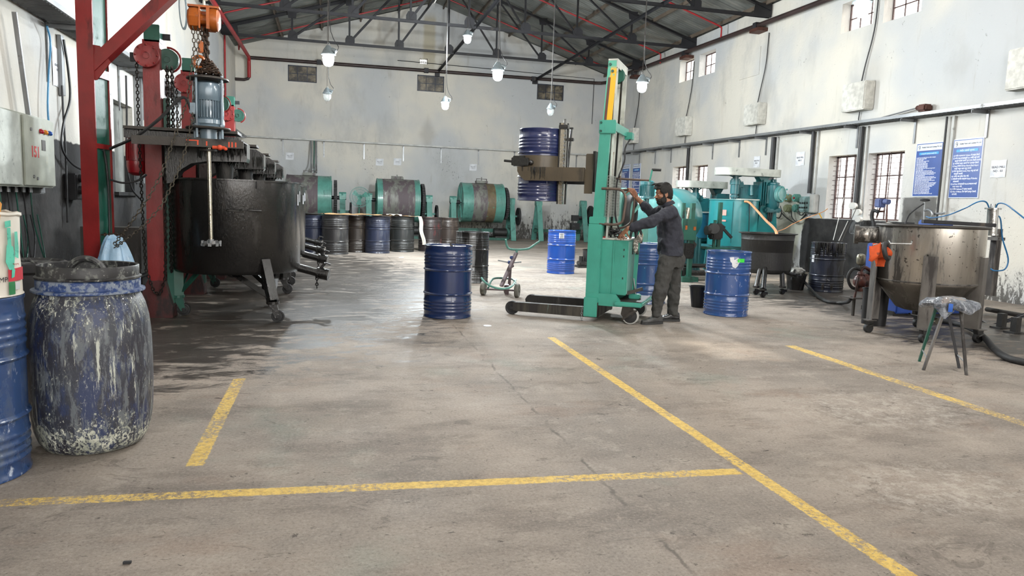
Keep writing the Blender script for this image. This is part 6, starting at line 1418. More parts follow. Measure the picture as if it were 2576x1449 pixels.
for px, py, dx, dy in ((2183,836,-.03,-.0), (2322,862,0,0), (2458,862,0,0), (2306,822,0,0)):
    g0 = on_z(px, py)-Vector((VX, VY, 0)); d = Vector((g0.x, g0.y, 0)).normalized(); tpp = d*(VR+.02); lg = MB()
    lg.angle((max(abs(g0.x),abs(tpp.x))*(1 if g0.x>0 else -1), g0.y if d.length and abs(g0.y)>abs(tpp.y) else tpp.y, .98), (g0.x, g0.y, .16), .14, .012, up=(d.x, d.y, 0)); lg.box((g0.x, g0.y, .155), (.12,.12,.012)); lo = part('leg', lg, M['leg_dirty'], V, False)
    cs = MB(); cs.prism([(-.045,.15),(.045,.15),(.035,.05),(-.02,.05)], .06, Matrix.Translation((g0.x, g0.y, 0))); cs.cyl((g0.x-.05,g0.y-.05,.08), (g0.x+.05,g0.y-.02,.10), .016, 8); part('caster_fork', cs, M['tar_dull'], lo, False)
    part('caster_wheel', MB().disc_axis((g0.x,g0.y-.028,.055), (g0.x,g0.y+.028,.055), [(0,0),(.05,0),(.055,.006),(.055,.05),(.05,.056),(0,.056)], 20), M['rubber'], lo)
def vp(px, py, yo): return on_y(px, py, VY+yo)-Vector((VX, VY, 0))
part('handle', MB().tube([vp(2236,606,-.42), vp(2240,613,-.52), vp(2292,614,-.62), vp(2294,607,-.52)], .011, 8).cyl(vp(2196,617,-.36), vp(2236,610,-.42), .009, 8), M['polished'], V)
ho = V
part('pipe_stub', MB().cyl((-.42,.38,1.18), (-.62,.52,1.18), .10, 20).cyl((-.60,.50,1.18), (-.64,.53,1.18), .12, 20), M['stainless'], V)
single('square_bar', MB().bbox((0,0,0), (1.02,.055,.045), .006, 0, Matrix.Translation(on_y(2413,562,7.12)) @ Matrix.Rotation(math.radians(-3), 4, 'Z') @ Matrix.Rotation(math.radians(1.2), 4, 'Y')), M['steel_black'], 'black square steel bar lying across the top of the stainless vessel', 'bar')
single('hose_roll', MB().torus((0,0,0), .085, .026, 20, 8, Matrix.Translation(on_y(2230,632,6.66)) @ Matrix.Rotation(1.3, 4, 'X') @ Matrix.Rotation(.6, 4, 'Y')), M['rubber'], 'black rubber roll hanging on the vessel handle', 'hose')
mb = MB(); c0 = on_y(2206,617,6.72)
mb.grid(lambda u, v: c0+Vector(((u-.5)*.20+.10*v*(u-.2), .03*math.sin(u*9+v*4)-.05*math.sin(v*3), -.17*v+.03*u-.02*math.sin(u*7))), 16, 12)
mb.grid(lambda u, v: c0+Vector(((u-.5)*.14+.06+.04*v, .05+.03*math.sin(u*8+v*5), -.26*v+.02)), 12, 12)
single('orange_cloth', mb, M['cloth_orange'], 'orange cloth stained with tar hanging from the vessel handle', 'cloth')
# filter canister and its tubes
fc = thing('filter_canister', 'polished steel filter canister with blue tubes above the vessel rim', 'canister', on_y(2497,590,7.55)[:])
a, b = on_y(2494,592,7.55), on_y(2498,527,7.55)
part('canister', MB().cyl(a, b, .063, 24), M['polished'], fc, world=True)
part('flange', MB().cyl(b, b+Vector((0,0,.02)), .095, 20).cyl(a+Vector((0,0,.02)), a, .075, 20).cyl(b+Vector((-.03,0,.02)), b+Vector((-.03,0,.07)), .012, 8).cyl(b+Vector((.04,0,.02)), b+Vector((.04,0,.07)), .012, 8), M['polished'], fc, world=True)
part('stand', MB().box(on_y(2500,660,7.75), (.09,.09,.9)).box(on_y(2494,600,7.7), (.12,.3,.04)), M['leg_dirty'], fc, False, True)
cable('blue tube arching from the filter canister over the vessel to the taps', [on_y(2489,524,7.55), on_y(2480,508,7.55), on_y(2460,508,7.6), on_y(2425,525,7.8), on_y(2385,541,8.2), on_y(2345,548,8.6), on_y(2330,545,8.9)], .009, M['blue_hose'], name='blue_tube')
cable('blue tube leaving the filter canister to the right edge', [on_y(2504,524,7.55), on_y(2512,512,7.5), on_y(2530,514,7.4), on_y(2555,532,7.2), on_y(2590,560,7.0)], .009, M['blue_hose'], name='blue_tube')
cable('blue tube hanging in a loop right of the vessel', [on_y(2508,541,7.55), on_y(2517,552,7.5), on_y(2522,600,7.5), on_y(2536,650,7.5), on_y(2528,677,7.5), on_y(2503,681,7.55), on_y(2492,676,7.6)], .009, M['blue_hose'], name='blue_tube')
# stool
S = thing('stool', 'tall stool with four splayed steel legs and a plastic-wrapped cushion', 'stool', (5.58, 5.42, 0), math.radians(-45.8))
SI = S.matrix_basis.inverted()
def to(v): return SI @ Vector(v)
def wrapm():
    n = NT('crinkled_plastic_wrap'); o = n.obj(); c = n.mix(n.rng(n.noise(o, 16, 8, .75, 1), .42, .6), srgb(156,162,172), srgb(84,90,102)); c = n.mix(n.rng(n.noise(n.map(o, loc=(3,3,3)), 7, 5), .55, .65), c, srgb(176,166,160))
    n.P(Base_Color=c, Roughness=.22, Coat_Weight=.6); n.bump(n.noise(o, 22, 8, .7, 2), 1, .03); return n.m
seat = MB(); seat.lathe([(0,.585),(.17,.585),(.21,.595),(.225,.62),(.215,.65),(.17,.675),(0,.685)], 64)
for i, v in enumerate(seat.v):
    x, y, z = v; a = math.atan2(y, x); k_ = 1+.07*math.sin(5*a+.7)+.05*math.sin(9*a); q_ = mnoise.noise(Vector(v)*9)*.022; r0 = math.hypot(x, y)
    seat.v[i] = (x*k_*1.04, y*k_*.9, z+q_-.035*(r0/.2)**3*max(0, math.sin(2*a+2.5)))
so = part('cushion', seat, wrapm(), S)
flap = MB(); flap.grid(lambda u, v: (-.13+.16*u+.02*v, -.175-.02*v+.012*math.sin(u*9), .60-.11*v*(1-abs(u-.55)*1.7)), 10, 8); part('plastic_flap', flap, so.data.materials[0], so)
part('tape', MB().grid(lambda u, v: (-.0+.035*u, -.196-.006*math.sin(v*3), .64-.075*v), 3, 4), paint('blue_tape', srgb(50,100,190), .4), so, label='blue tape')
for px, py, tx, ty in ((2312,909,-.10,.05), (2323,931,-.11,-.07), (2413,926,.07,.09), (2431,944,.09,-.06)):
    f = to(on_z(px, py)); l = MB(); tq = SI @ Vector((5.58+tx*.9, 5.42+ty*.9, .59)); l.bar(tq, (f.x,f.y,0), .021, .021); part('leg', l, M['dark_green'] if px == 2312 else (M['steel_black'] if px == 2413 else M['leg_dirty']), S, False)
for (p1, p2) in (((2312,909),(2323,931)), ((2413,926),(2431,944))):
    f1, f2 = to(on_z(*p1)), to(on_z(*p2)); t1 = Vector((.0,.0,.585)); part('rung', MB().cyl(f1.lerp(SI @ Vector((5.58-.10 if p1[0] < 2400 else 5.65,5.47,.585)), .22), f2.lerp(SI @ Vector((5.58-.11 if p1[0] < 2400 else 5.67,5.35,.585)), .18), .006, 8), M['galv'], S)
# blue bead-mill cabinet and pump set behind the vessel
cb_ = thing('bead_mill', 'blue machine cabinet standing behind the stainless vessel', 'machine', (8.42, 8.85, 0))
part('cabinet', MB().bbox((0,0,.52), (1.15,.70,.98), .015), paint('blue_cabinet_paint', srgb(38,72,150), .4, 0, srgb(28,50,105), .4, 4, coat=.3), cb_); part('plinth', MB().box((0,0,.03), (1.2,.64,.06)), M['tar_dull'], cb_, False)
part('grinding_barrel', MB().cyl((-.5,.0,1.16), (.3,.0,1.16), .14, 24).cyl((-.52,0,1.16), (-.58,0,1.16), .17, 20), M['stainless'], cb_); part('gear_head', MB().bbox((.3,.0,1.2), (.35,.32,.36), .02), paint('blue_head', srgb(50,80,150), .4), cb_)
pq = lambda px, py, y=8.55: on_y(px, py, y)
P0 = thing('air_pump', 'rusty red diaphragm pump with a silver air chamber on a small stand', 'pump', (pq(2165,745).x, 8.55, .0))
ac = MB(); c_ = pq(2166,653); ac.lathe([(0,-.085),(.03,-.08),(.055,-.06),(.062,-.03),(.062,.04),(.05,.068),(.02,.082),(0,.084)], 24, Matrix.Translation(c_)); ac.cyl(c_+Vector((0,0,-.08)), pq(2165,690), .012, 8); part('air_chamber', ac, paint('silver_chamber', srgb(150,146,130), .3, .8, srgb(90,84,74), .42, 14), P0, world=True)
RP = paint('rusty_red_casting', srgb(88,44,36), .45, .2, srgb(44,30,28), .48, 14, 2, coat=.3)
pb = MB(); c_ = pq(2163,706); pb.lathe([(0,.13),(.04,.125),(.05,.09),(.04,.08),(.07,.05),(.09,0),(.085,-.05),(.06,-.08),(.045,-.09),(.06,-.12),(.055,-.15),(0,-.155)], 24, Matrix.Translation(c_)); pb.lathe([(0,.05),(.10,.05),(.11,.02),(.11,-.02),(.10,-.05),(0,-.05)], 24, Matrix.Translation(c_+Vector((.10,.03,-.01))) @ Matrix.Rotation(PI/2, 4, 'Y'))
pb.tube(spline([c_+Vector((0,0,.12)), c_+Vector((.02,0,.17)), c_+Vector((.08,0,.185)), pq(2192,683), pq(2200,690)], 5), .024, 10)
for dx in (-.09, .05): pb.bar(c_+Vector((dx-.02,-.05,-.26)), c_+Vector((dx+.03,-.04,.05)), .03, .02)
part('pump_body', pb, RP, P0, world=True)
part('pump_stand', MB().box(pq(2160,748), (.42,.30,.012)).box((pq(2148,760).x, 8.55, .12), (.03,.03,.26)).box((pq(2182,760).x, 8.55, .12), (.03,.03,.26)), M['plate'], P0, False, True)
pump2 = MB(); c_ = pq(2192,705,8.7)
for i in range(7): pump2.lathe([(0,.012),(.12,.012),(.12,-.006),(0,-.006)], 20, Matrix.Translation(c_+Vector((0,0,.16-.05*i))))
pump2.cyl(c_+Vector((0,0,.17)), c_+Vector((0,0,-.2)), .09, 16); part('cooling_fins', pump2, M['tar_dull'], P0, world=True)
cable('short black hose curling round the silver air chamber', [pq(2163,678), pq(2148,676), pq(2136,688), pq(2134,705), pq(2142,722), pq(2156,727)], .022, M['rubber'], 10, name='rubber_hose')
for (px, py, y, r, h, lab) in ((2212,822,None,.115,.50,'tall black bucket under the left side of the vessel'), (2187,817,None,.085,.46,'narrow black can beside the vessel leg')):
    c_ = on_z(px, py); c_ = c_+Vector((.05,.10,0)); bb = thing('black_bucket', lab, 'bucket', c_[:], group='black buckets'); part('body', MB().lathe([(0,.01),(r*.88,.0),(r,h),(r+.012,h),(r+.012,h+.012),(r-.008,h+.01),(r*.85,.03),(0,.03)], 32), M['black_plastic'], bb)
cable('black hose lying on the floor from the tank outlet to the air pump', [on_z(1990,700,.22), on_z(2010,700,.22), on_z(2030,716,.12), on_z(2052,741,.04), on_z(2080,758,.025), on_z(2110,762,.025), on_z(2132,760,.08), pq(2142,750)], .026, M['rubber'], 10, name='rubber_hose')
cable('thick black hose running from under the vessel to the right edge of the picture', [on_z(2330,802,.04), on_z(2375,808,.04), on_z(2420,818,.04), on_z(2450,830,.05), on_z(2478,851,.06), on_z(2500,876,.04), on_z(2535,900,.035), on_z(2590,914,.035)], .034, M['rubber'], 12, name='rubber_hose')
cable('thin drain hose curving under the blue cabinet', [on_z(2262,772,.10), on_z(2280,783,.05), on_z(2300,795,.02), on_z(2330,800,.02), on_z(2360,806,.02)], .012, M['rubber'], 6, name='rubber_hose')
for i in range(4): cable('grey cable sagging along the floor at the right edge, strand %s' % ('one','two','three','four')[i], [on_y(2470,812-i*2,7.9), on_y(2500,815+i*2,7.8), on_y(2530,806+i*2,7.6), on_y(2560,795+i*3,7.4), on_y(2600,780+i*3,7.2)], .009, M['galv'] if i % 2 else M['cable'], 5)
single('floor_pipe', MB().cyl(on_y(2483,778,8.6), on_y(2600,799,7.6), .035, 12), M['plate'], 'grey pipe running low along the right wall behind the vessel', 'pipe')
for i, (px, py) in enumerate(((2553,838),(2518,826))):
    c_ = on_z(px, py); single('pipe_support', MB().box((c_.x,c_.y,.10), (.08,.08,.20)).box((c_.x,c_.y,.01), (.2,.16,.02)), M['tar_dull'], 'dark pipe support block on the floor, %s' % ('nearest the right edge','just behind the vessel leg')[i], 'support block')

# dirty drum with stirring rods, small bucket, spill
d_ = drum('tar-spilt navy drum with rods standing in it beside the black wall panel', 8.94, 11.45, .30, .90, M['dk_h'], M['tar'], groups=True, rz=-.66)
front_label(d_, .07, .13, .60, -.95, .30, M['white_paper'])
mb = MB(); 
for i in range(30):
    rn = random.Random(i); a = -PI/2+rn.uniform(-1.0,1.0); l = .08+.22*rn.random()*math.cos(a+PI/2); x, y = .304*math.cos(a), .304*math.sin(a); mb.tube([(x,y,.905),(x*1.03,y*1.03,.90-l*.5),(x*1.01,y*1.01,.90-l)], [.022,.016,.005], 6)
part('tar_spill', mb, M['tar'], d_)
for i, x in enumerate((-.05, .10)): part('drain_tap', MB().cyl((x,-.28,.14), (x,-.40,.12), .022, 10).cyl((x,-.37,.12), (x,-.37,.05), .02, 10).bar((x-.04,-.36,.17), (x+.04,-.36,.16), .012), M['plate'], d_)
for i, (p1, p2, lab) in enumerate((((2096,604),(2123,497),'long white crusted rod standing in the tar-spilt drum, leftmost'), ((2110,606),(2133,556),'short white crusted rod standing in the tar-spilt drum'), ((2117,608),(2156,520),'dark rod leaning from the tar-spilt drum toward the conduit'))):
    single('stirring_rod', MB().cyl(on_y(*p1, 11.45+.04*i), on_y(*p2, 11.75+.04*i), .007, 8), M['galv_white'] if i < 2 else M['plate'], lab, 'rod', 'stirring rods')
b = thing('black_bucket', 'black tar-dripped bucket with a plastic bag on it beside the spilt drum', 'bucket', (8.42, 11.62, 0), group='black buckets')
part('body', MB().lathe([(0,.01),(.14,0),(.185,.29),(.195,.29),(.195,.30),(.178,.30),(.13,.03),(0,.03)], 32), M['tar'], b)
mb = MB(); mb.sphere((0,0,0), .15, 14, (1,.9,.62))
for i, v in enumerate(mb.v): k_ = 1+.16*mnoise.noise(Vector(v)*16+Vector((3,1,2))); mb.v[i] = (v[0]*k_+8.46, v[1]*k_+11.66, v[2]*k_+.33)
single('plastic_bag', mb, paint('clear_grey_bag', srgb(128,126,120), .25, 0, srgb(180,180,178), .42, 14, coat=.5, bump=.8), 'crumpled grey plastic bag sitting on the tar-dripped bucket', 'bag')
bk = thing('black_bucket', 'open black bucket on the floor left of the dented blue drum', 'bucket', on_z(1757,772)[:], group='black buckets')
part('body', MB().lathe([(0,.01),(.105,0),(.145,.30),(.155,.30),(.155,.312),(.14,.31),(.10,.03),(0,.03)], 32), M['black_plastic'], bk); part('bail_handle', MB().tube(arc((0,0,.30), .145, .15, PI-.15, 12, (1,0,0), (0,.9,.35)), .004, 5), M['galv'], bk)
# wheeled black tank
TX, TY = 7.53, 11.28
t = thing('mixing_tank', 'black wheeled tank with a flared rim in front of the big teal mixer', 'tank', (TX, TY, 0))
part('shell', MB().lathe([(0,.36),(.30,.34),(.40,.36),(.425,.40),(.445,.93),(.452,.94),(.447,.95),(.455,1.03),(.50,1.045),(.50,1.055),(.445,1.05),(.43,.42),(0,.40)], 72), M['tar_dull'], t)
for px, py in ((1901,741), (1918,748), (1967,741)):
    g0 = on_z(px, py)-Vector((TX, TY, 0)); d = Vector((g0.x, g0.y, 0)); tp = d.normalized()*min(.36, d.length); lo = part('leg', MB().cyl((tp.x, tp.y, .48), (g0.x, g0.y, .13), .042, 14).cyl((g0.x,g0.y,.15), (g0.x,g0.y,.12), .06, 14), M['tar'], t)
    part('caster_wheel', MB().disc_axis((g0.x,g0.y-.02,.052), (g0.x,g0.y+.02,.052), [(0,-.015),(.03,-.015),(.03,0),(.048,0),(.052,.005),(.052,.035),(.048,.04),(0,.045)], 20).box((g0.x+.03,g0.y,.07), (.1,.05,.04)), M['tar'], lo)
g0 = on_z(1901,741)-Vector((TX,TY,0)); lo = part('leg', MB().cyl((-.05,.36,.45), (-.1,.42,.1), .042, 12).disc_axis((-.1,.40,.052), (-.1,.44,.052), [(0,0),(.052,0),(.052,.04),(0,.04)], 16), M['tar'], t)
part('outlet_valve', MB().cyl((.36,-.10,.36), (.62,-.16,.30), .035, 12).cyl((.50,-.13,.34), (.52,-.13,.42), .018, 8).bbox((.56,-.14,.31), (.09,.08,.08), .01), M['tar'], t)

# ================================================================= TEAL MIXERS
T1, T2, T3 = M['teal'], M['teal_dark'], M['teal_light']
def mixer(label, x, y, r, zb, zt, zg, gl, mside, blue_=False):
    """tank with drive column, overhead belt guard and side motor; the column stands toward +X"""
    mt = M['teal_blue'] if blue_ else T1; md = T2
    t = thing('mixer', label, 'mixer', (x, y, 0), group='teal mixers on the right')
    part('tank', MB().lathe([(0,zb+.02),(r-.02,zb),(r,zb+.02),(r,zt-.02),(r+.02,zt-.015),(r+.02,zt),(r-.02,zt),(r-.02,zb+.05),(0,zb+.05)], 72), mt, t)
    part('tank_lid', MB().lathe([(r*.5,zt+.012),(r+.015,zt+.005),(r+.015,zt-.01),(r*.5,zt)], 48).box((r*.45,-.1,zt+.02), (.5,.35,.02)), M['white_steel'], t)
    part('jacket_seam', MB().bar((-r*.55,-r*.86,zb+.1), (-r*.55,-r*.86,zt-.05), .01), md, t, False)
    hd = MB(); hd.cyl((0,0,zt+.02), (0,0,zt+.20), .075, 24).cyl((0,0,zt+.14), (0,0,zt+.5), .105, 24).cyl((0,0,zt+.36), (0,0,zt+.46), .125, 24).cyl((0,0,zt+.06), (0,0,zt+.10), .10, 20).cyl((0,0,zt+.5), (0,0,zg), .07, 20)
    for s_ in (-1,1): hd.bar((0,0,zt+.52), (.16*s_,0,zg), .025)
    hd.cyl((.19,.05,zt+.1), (.19,.05,zt+.44), .045, 16).bbox((.12,.03,zt+.35), (.2,.1,.12), .01); part('drive_head', hd, md, t)
    part('shaft', MB().cyl((0,0,zt+.06), (0,0,zb+.3), .03, 14), M['steel_bright'], t)
    ar = MB(); ar.bbox((r+.02,.12,zt+.20), (r*1.6,.26,.34), .015); ar.cyl((.42,-.05,zt+.12), (.42,-.02,zt+.36), .05, 12); part('head_arm', ar, md, t)
    col = MB(); cx_ = r+.35; col.prism([(cx_-.18,zt+.50),(cx_+.16,zt+.50),(cx_+.20,zt-.1),(cx_+.36,0),(cx_-.36,0),(cx_-.22,zt-.1)], .34, Matrix.Translation((0,.12,0))); col.prism([(cx_-.28,zg-.0),(cx_+.02,zg-.0),(cx_-.09,zt+.42),(cx_-.16,zt+.42)], .2, Matrix.Translation((0,.12,0))); part('drive_column', col, T1 if not blue_ else md, t, False)
    g = MB(); n = 28; x0, x1, w0, w1 = -.22, gl, .30, .24; o_ = [(x0+w0*math.cos(a), w0*math.sin(a)) for a in [PI/2+PI*i/14 for i in range(15)]]+[(x1+w1*math.cos(a), w1*math.sin(a)) for a in [-PI/2+PI*i/14 for i in range(15)]]
    m_ = len(o_); g.add([(a, b, zg) for a, b in o_]+[(a, b, zg+.17) for a, b in o_], [tuple(range(m_-1,-1,-1)), tuple(range(m_, 2*m_))]+[(i, (i+1) % m_, m_+(i+1) % m_, m_+i) for i in range(m_)])
    part('belt_guard', g, M['white_steel'], t, True, label='pale grey belt guard')
    if mside:
        mo = MB(); mx_ = gl+.06
        mo.disc_axis((mx_,-.06,zg-.05), (mx_,-.06,zg-.80), [(0,0),(.06,0),(.07,.06),(.14,.08),(.14,.12),(.17,.14),(.17,.62),(.15,.68),(.12,.74),(0,.75)], 28); mo.bbox((mx_-.02,-.02,zg-.78), (.42,.34,.12), .03)
        for i in range(12): mo.box((mx_-.16,-.15+.025*i,zg-.42), (.10,.008,.42))
        for i in range(3): mo.box((mx_-.26-.06*i,-.0,zg-.40), (.012,.36,.56))
        part('motor', mo, md, t)
        c = MB(); c.disc_axis((mx_+.08,-.18,zg-.40), (mx_+.13,-.30,zg-.40), [(0,0),(.19,0),(.20,.02),(.20,.07),(.185,.085),(.16,.085),(.15,.11),(.05,.12),(0,.12)], 24)
        for i in range(8): a = i*PI/4; c.sphere((mx_+.125+.155*math.cos(a)*.92, -.28-.06*math.cos(a)*.0, zg-.40+.165*math.sin(a)), .022, 5)
        part('terminal_cover', c, T3, t)
        for i in range(3): part('motor_cable', MB().cyl((mx_-.1+.05*i,-.1,zg-.80), (mx_-.1+.05*i,-.08,zg-1.05), .018, 8), M['cable'], t)
    part('name_plate', MB().box((r+.28,-.055,zt+.28), (.22,.006,.13)), paint('cream_label', srgb(220,190,170), .5), t, False)
    part('label_print', MB().box((r+.28,-.060,zt+.30), (.17,.004,.03)), M['txt_red'], t, False)
    st = MB(); 
    for sx, sy in ((-1,-1),(1,-1),(-1,1),(1,1)): st.bar((sx*r*.72, sy*r*.6, zb+.02), (sx*r*.76, sy*r*.66, 0), .11, .06)
    st.box((0,0,zb-.02), (r*1.9, r*1.7, .08)); part('stand', st, md, t, False)
    return t
mixA = mixer('large bright teal mixer with a long pale belt guard and side motor', on_y(1843,560,15.3).x, 15.3, .56, .60, 1.69, 2.26, .92, True)
part('sight_tube', MB().cyl((.06,-.565,1.60), (.10,-.565,.85), .008, 6), M['rubber'], mixA)
part('warning_label', MB().grid(lambda u, v: (-.50+.02+.06*u, -.30-.10*u, 1.45-.13*v), 2, 2).grid(lambda u, v: (-.50+.02+.06*u, -.30-.10*u, 1.22-.04*v), 2, 2), paint('red_white_label', srgb(210,150,140), .5), mixA)
mixB = mixer('smaller blue teal mixer with a short belt guard behind the worker', on_y(1745,560,16.6).x, 16.6, .42, .72, 1.36, 1.98, .62, False, True)
part('pedestal', MB().prism([(-.10,.70),(.42,.70),(.30,.35),(.46,0),(-.14,0),(.0,.35)], .3), T2, mixB, False)
part('bent_pipe', MB().tube(spline([(.20,-.44,1.22), (.30,-.48,1.16), (.45,-.5,.8), (.50,-.5,.6)], 6), .02, 8), M['galv'], mixB)
cable('glossy orange pink hose from the teal mixer into the wheeled tank', [on_y(1873,507,14.72), on_y(1884,509,14.6), on_y(1900,525,14.0), on_y(1925,553,12.8), on_y(1945,572,11.8), on_y(1953,585,11.4), on_y(1955,600,11.35)], .026, M['orange_hose'], 10, name='orange_hose')
cable('thin orange wire from the wheeled tank up to the switch box', [on_y(1956,582,11.4), on_y(1975,575,12.0), on_y(1997,562,13.0), on_y(2030,548,14.2), on_y(2068,534,14.3), on_y(2082,525,14.1)], .008, M['orange_wire'], 5, name='orange_wire')
single('orange_tag', MB().bar(on_y(2061,537,14.2), on_y(2067,549,14.2), .03, .01), M['yellow'], 'small orange tag hanging on the thin orange wire', 'tag')
# frame with lever and pump in front of the mixers
q = lambda px, py, y=13.9: on_y(px, py, y)
t = thing('valve_stand', 'green valve stand with a black lever in front of the bright teal mixer', 'valve', (q(1803,640).x, 13.9, 0))
part('post', MB().box((q(1806,620).x, 13.9, .80), (.07,.07,1.6)).box((q(1795,620).x, 13.9, .62), (.05,.05,1.2)), M['dark_green'], t, False, True)
part('pump_body', MB().bbox((q(1797,585).x, 13.85, .98), (.26,.22,.34), .03).cyl((q(1785,585).x, 13.8, 1.0), (q(1770,585).x, 13.8, 1.0), .10, 18).cyl(q(1797,575,13.78), q(1797,575,13.68), .11, 20), M['tar_dull'], t, world=True)
part('lever', MB().cyl(q(1812,563), q(1824,572), .02, 8).bar(q(1811,566), q(1840,598), .05, .05), M['rubber'], t, world=True); part('platform', MB().box((q(1800,625).x, 13.9, .62), (.5,.4,.05)), M['dark_green'], t, False, True)
t = thing('switch_stand', 'green upright control stand with a square box behind the worker', 'control stand', (q(1727,690,12.9).x, 12.9, 0)); q2 = lambda px, py, y=12.9: on_y(px, py, y)
part('post', MB().box((q2(1738,600).x, 12.9, .80), (.08,.08,1.5)).box((q2(1718,600).x, 12.95, .80), (.06,.06,1.5)).box((q2(1728,690).x, 12.9, .05), (.35,.30,.10)), M['dark_green'], t, False, True)
part('box', MB().bbox((q2(1726,577).x, 12.85, q2(1726,577).z), (.30,.20,.42), .01), M['dark_green'], t, False, True); part('window', MB().box((q2(1738,574).x, 12.745, q2(1738,574).z), (.05,.01,.07)).box((q2(1717,572).x, 12.745, q2(1717,572).z), (.04,.01,.08)), M['orange'], t, False, True)
part('black_motor', MB().bbox((q2(1722,630).x, 12.8, q2(1722,630).z), (.22,.20,.30), .02), M['tar'], t, False, True)
t = thing('pallet_truck', 'low wheeled frame with two dark pipes beside the green control stand', 'trolley', (q2(1740,690,13.2).x, 13.2, 0))
for y, z in ((13.05,.17), (13.35,.28)):
    part('pipe', MB().cyl((q2(1716,690,y).x, y, z), (q2(1785,690,y).x, y, z-.0), .045, 14), M['tar'], t, world=True)
    part('wheel', MB().disc_axis((q2(1709,690,y).x, y-.03, .11+.05*(y > 13.2)), (q2(1709,690,y).x, y+.03, .11+.05*(y > 13.2)), [(0,-.012),(.02,-.012),(.02,0),(.085,.006),(.092,0),(.105,0),(.11,.006),(.11,.054),(.105,.06),(0,.06)], 28), M['rubber'], t, world=True)
part('frame', MB().box((q2(1745,690,13.2).x, 13.2, .13), (.5,.35,.05)).box((q2(1712,690,13.2).x, 13.2, .2), (.1,.4,.14)), M['tar_dull'], t, False, True)
# horizontal drum mill behind the worker
q = lambda px, py, y=14.15: on_y(px, py, y)
cx_, cz_ = q(1665,545,14.15).x, q(1665,545,14.15).z
t = thing('ball_mill', 'big teal drum mill with round pale guard behind the worker', 'ball mill', (cx_, 14.15, 0), math.radians(28))
part('drum', MB().disc_axis((-.35,.05,cz_), (.75,.05,cz_), [(0,0),(.52,0),(.60,.05),(.62,.10),(.62,1.0),(.60,1.05),(.5,1.1),(0,1.1)], 64), T1, t)
part('end_rib', MB().bar((.755,.05,cz_), (.755,-.30,cz_+.45), .03, .04).bar((.755,.05,cz_), (.755,.5,cz_+.2), .03,.04), T3, t, False)
part('side_guard', MB().disc_axis((-.52,-.28,cz_-.02), (-.38,-.22,cz_-.02), [(0,0),(.545,0),(.56,.012),(.56,.14),(0,.14)], 64), T3, t, label='pale teal round guard')
sp_ = MB(); sp_.bar((-.45,.0,cz_-.2), (-.45,.3,0), .12,.08).bar((-.45,0,cz_-.2), (-.45,-.4,0), .12,.08).bar((.9,0,cz_-.2), (.9,.4,0), .12,.08).bar((.9,0,cz_-.2), (.9,-.4,0), .12,.08).cyl((-.6,.05,cz_), (1.0,.05,cz_), .07, 16); part('stand', sp_, T2, t, False)
ts = MB()
for i in range(5): ts.cyl((.0+.13*i,-.62,.15), (.0+.13*i,-.62,.82+.04*(i % 2)), .04, 12)
part('cooling_pipe', ts, T2, t)
part('steel_nozzle', MB().cyl((.02,-.60,1.22), (.05,-.62,1.46), .055, 16), M['steel_bright'], t)
part('box_section', MB().bar((-.10,-.62,.95), (.28,-.66,.66), .10,.10), M['plate'], t, False)
t = thing('gear_unit', 'green gear housing with a toothed black ring seen through the push handles', 'gearbox', (q(1572,640,12.6).x, 12.6, 0))
q3 = lambda px, py, y=12.6: on_y(px, py, y)
gc = q3(1586,535)
part('ring_gear', MB().disc_axis(gc+Vector((-.04,.03,0)), gc+Vector((.06,-.05,0)), [(.24,0),(.33,0),(.34,.02),(.34,.09),(.33,.11),(.24,.11),(.24,0)], 48), M['rubber'], t, world=True)
part('gear_housing', MB().disc_axis(gc+Vector((-.16,.16,.02)), gc+Vector((-.02,.05,.02)), [(0,0),(.42,0),(.44,.03),(.44,.12),(.42,.14),(0,.14)], 40).bbox(gc+Vector((.05,.1,-.5)), (.6,.4,.55), .03).bar(gc+Vector((.05,-.02,0)), gc+Vector((.25,-.02,.25)), .05,.04).bar(gc+Vector((0,-.02,-.3)), gc+Vector((0,-.02,.3)), .06,.05).box((gc.x+.05,12.7,.2), (.5,.4,.4)), M['mill_green'], t, world=True)
part('grease_cup', MB().cyl(gc+Vector((.15,-.12,-.42)), gc+Vector((.17,-.16,-.42)), .06, 14), paint('cream_cup', srgb(226,205,170), .5), t, world=True)
mo = MB(); c_ = q3(1628,478,13.2); mo.lathe([(0,.19),(.10,.185),(.14,.16),(.145,.10),(.135,.09),(.135,-.12),(.15,-.14),(.15,-.17),(.05,-.18),(.05,-.45),(0,-.45)], 28, Matrix.Translation(c_))
for i in range(24): a = 2*PI*i/24; mo.box(c_+Vector((.14*math.cos(a), .14*math.sin(a), -.02)), (.02,.006,.2), rz=a)
single('electric_motor', mo, T2, 'teal upright electric motor above the drum mill, left of the worker', 'motor')
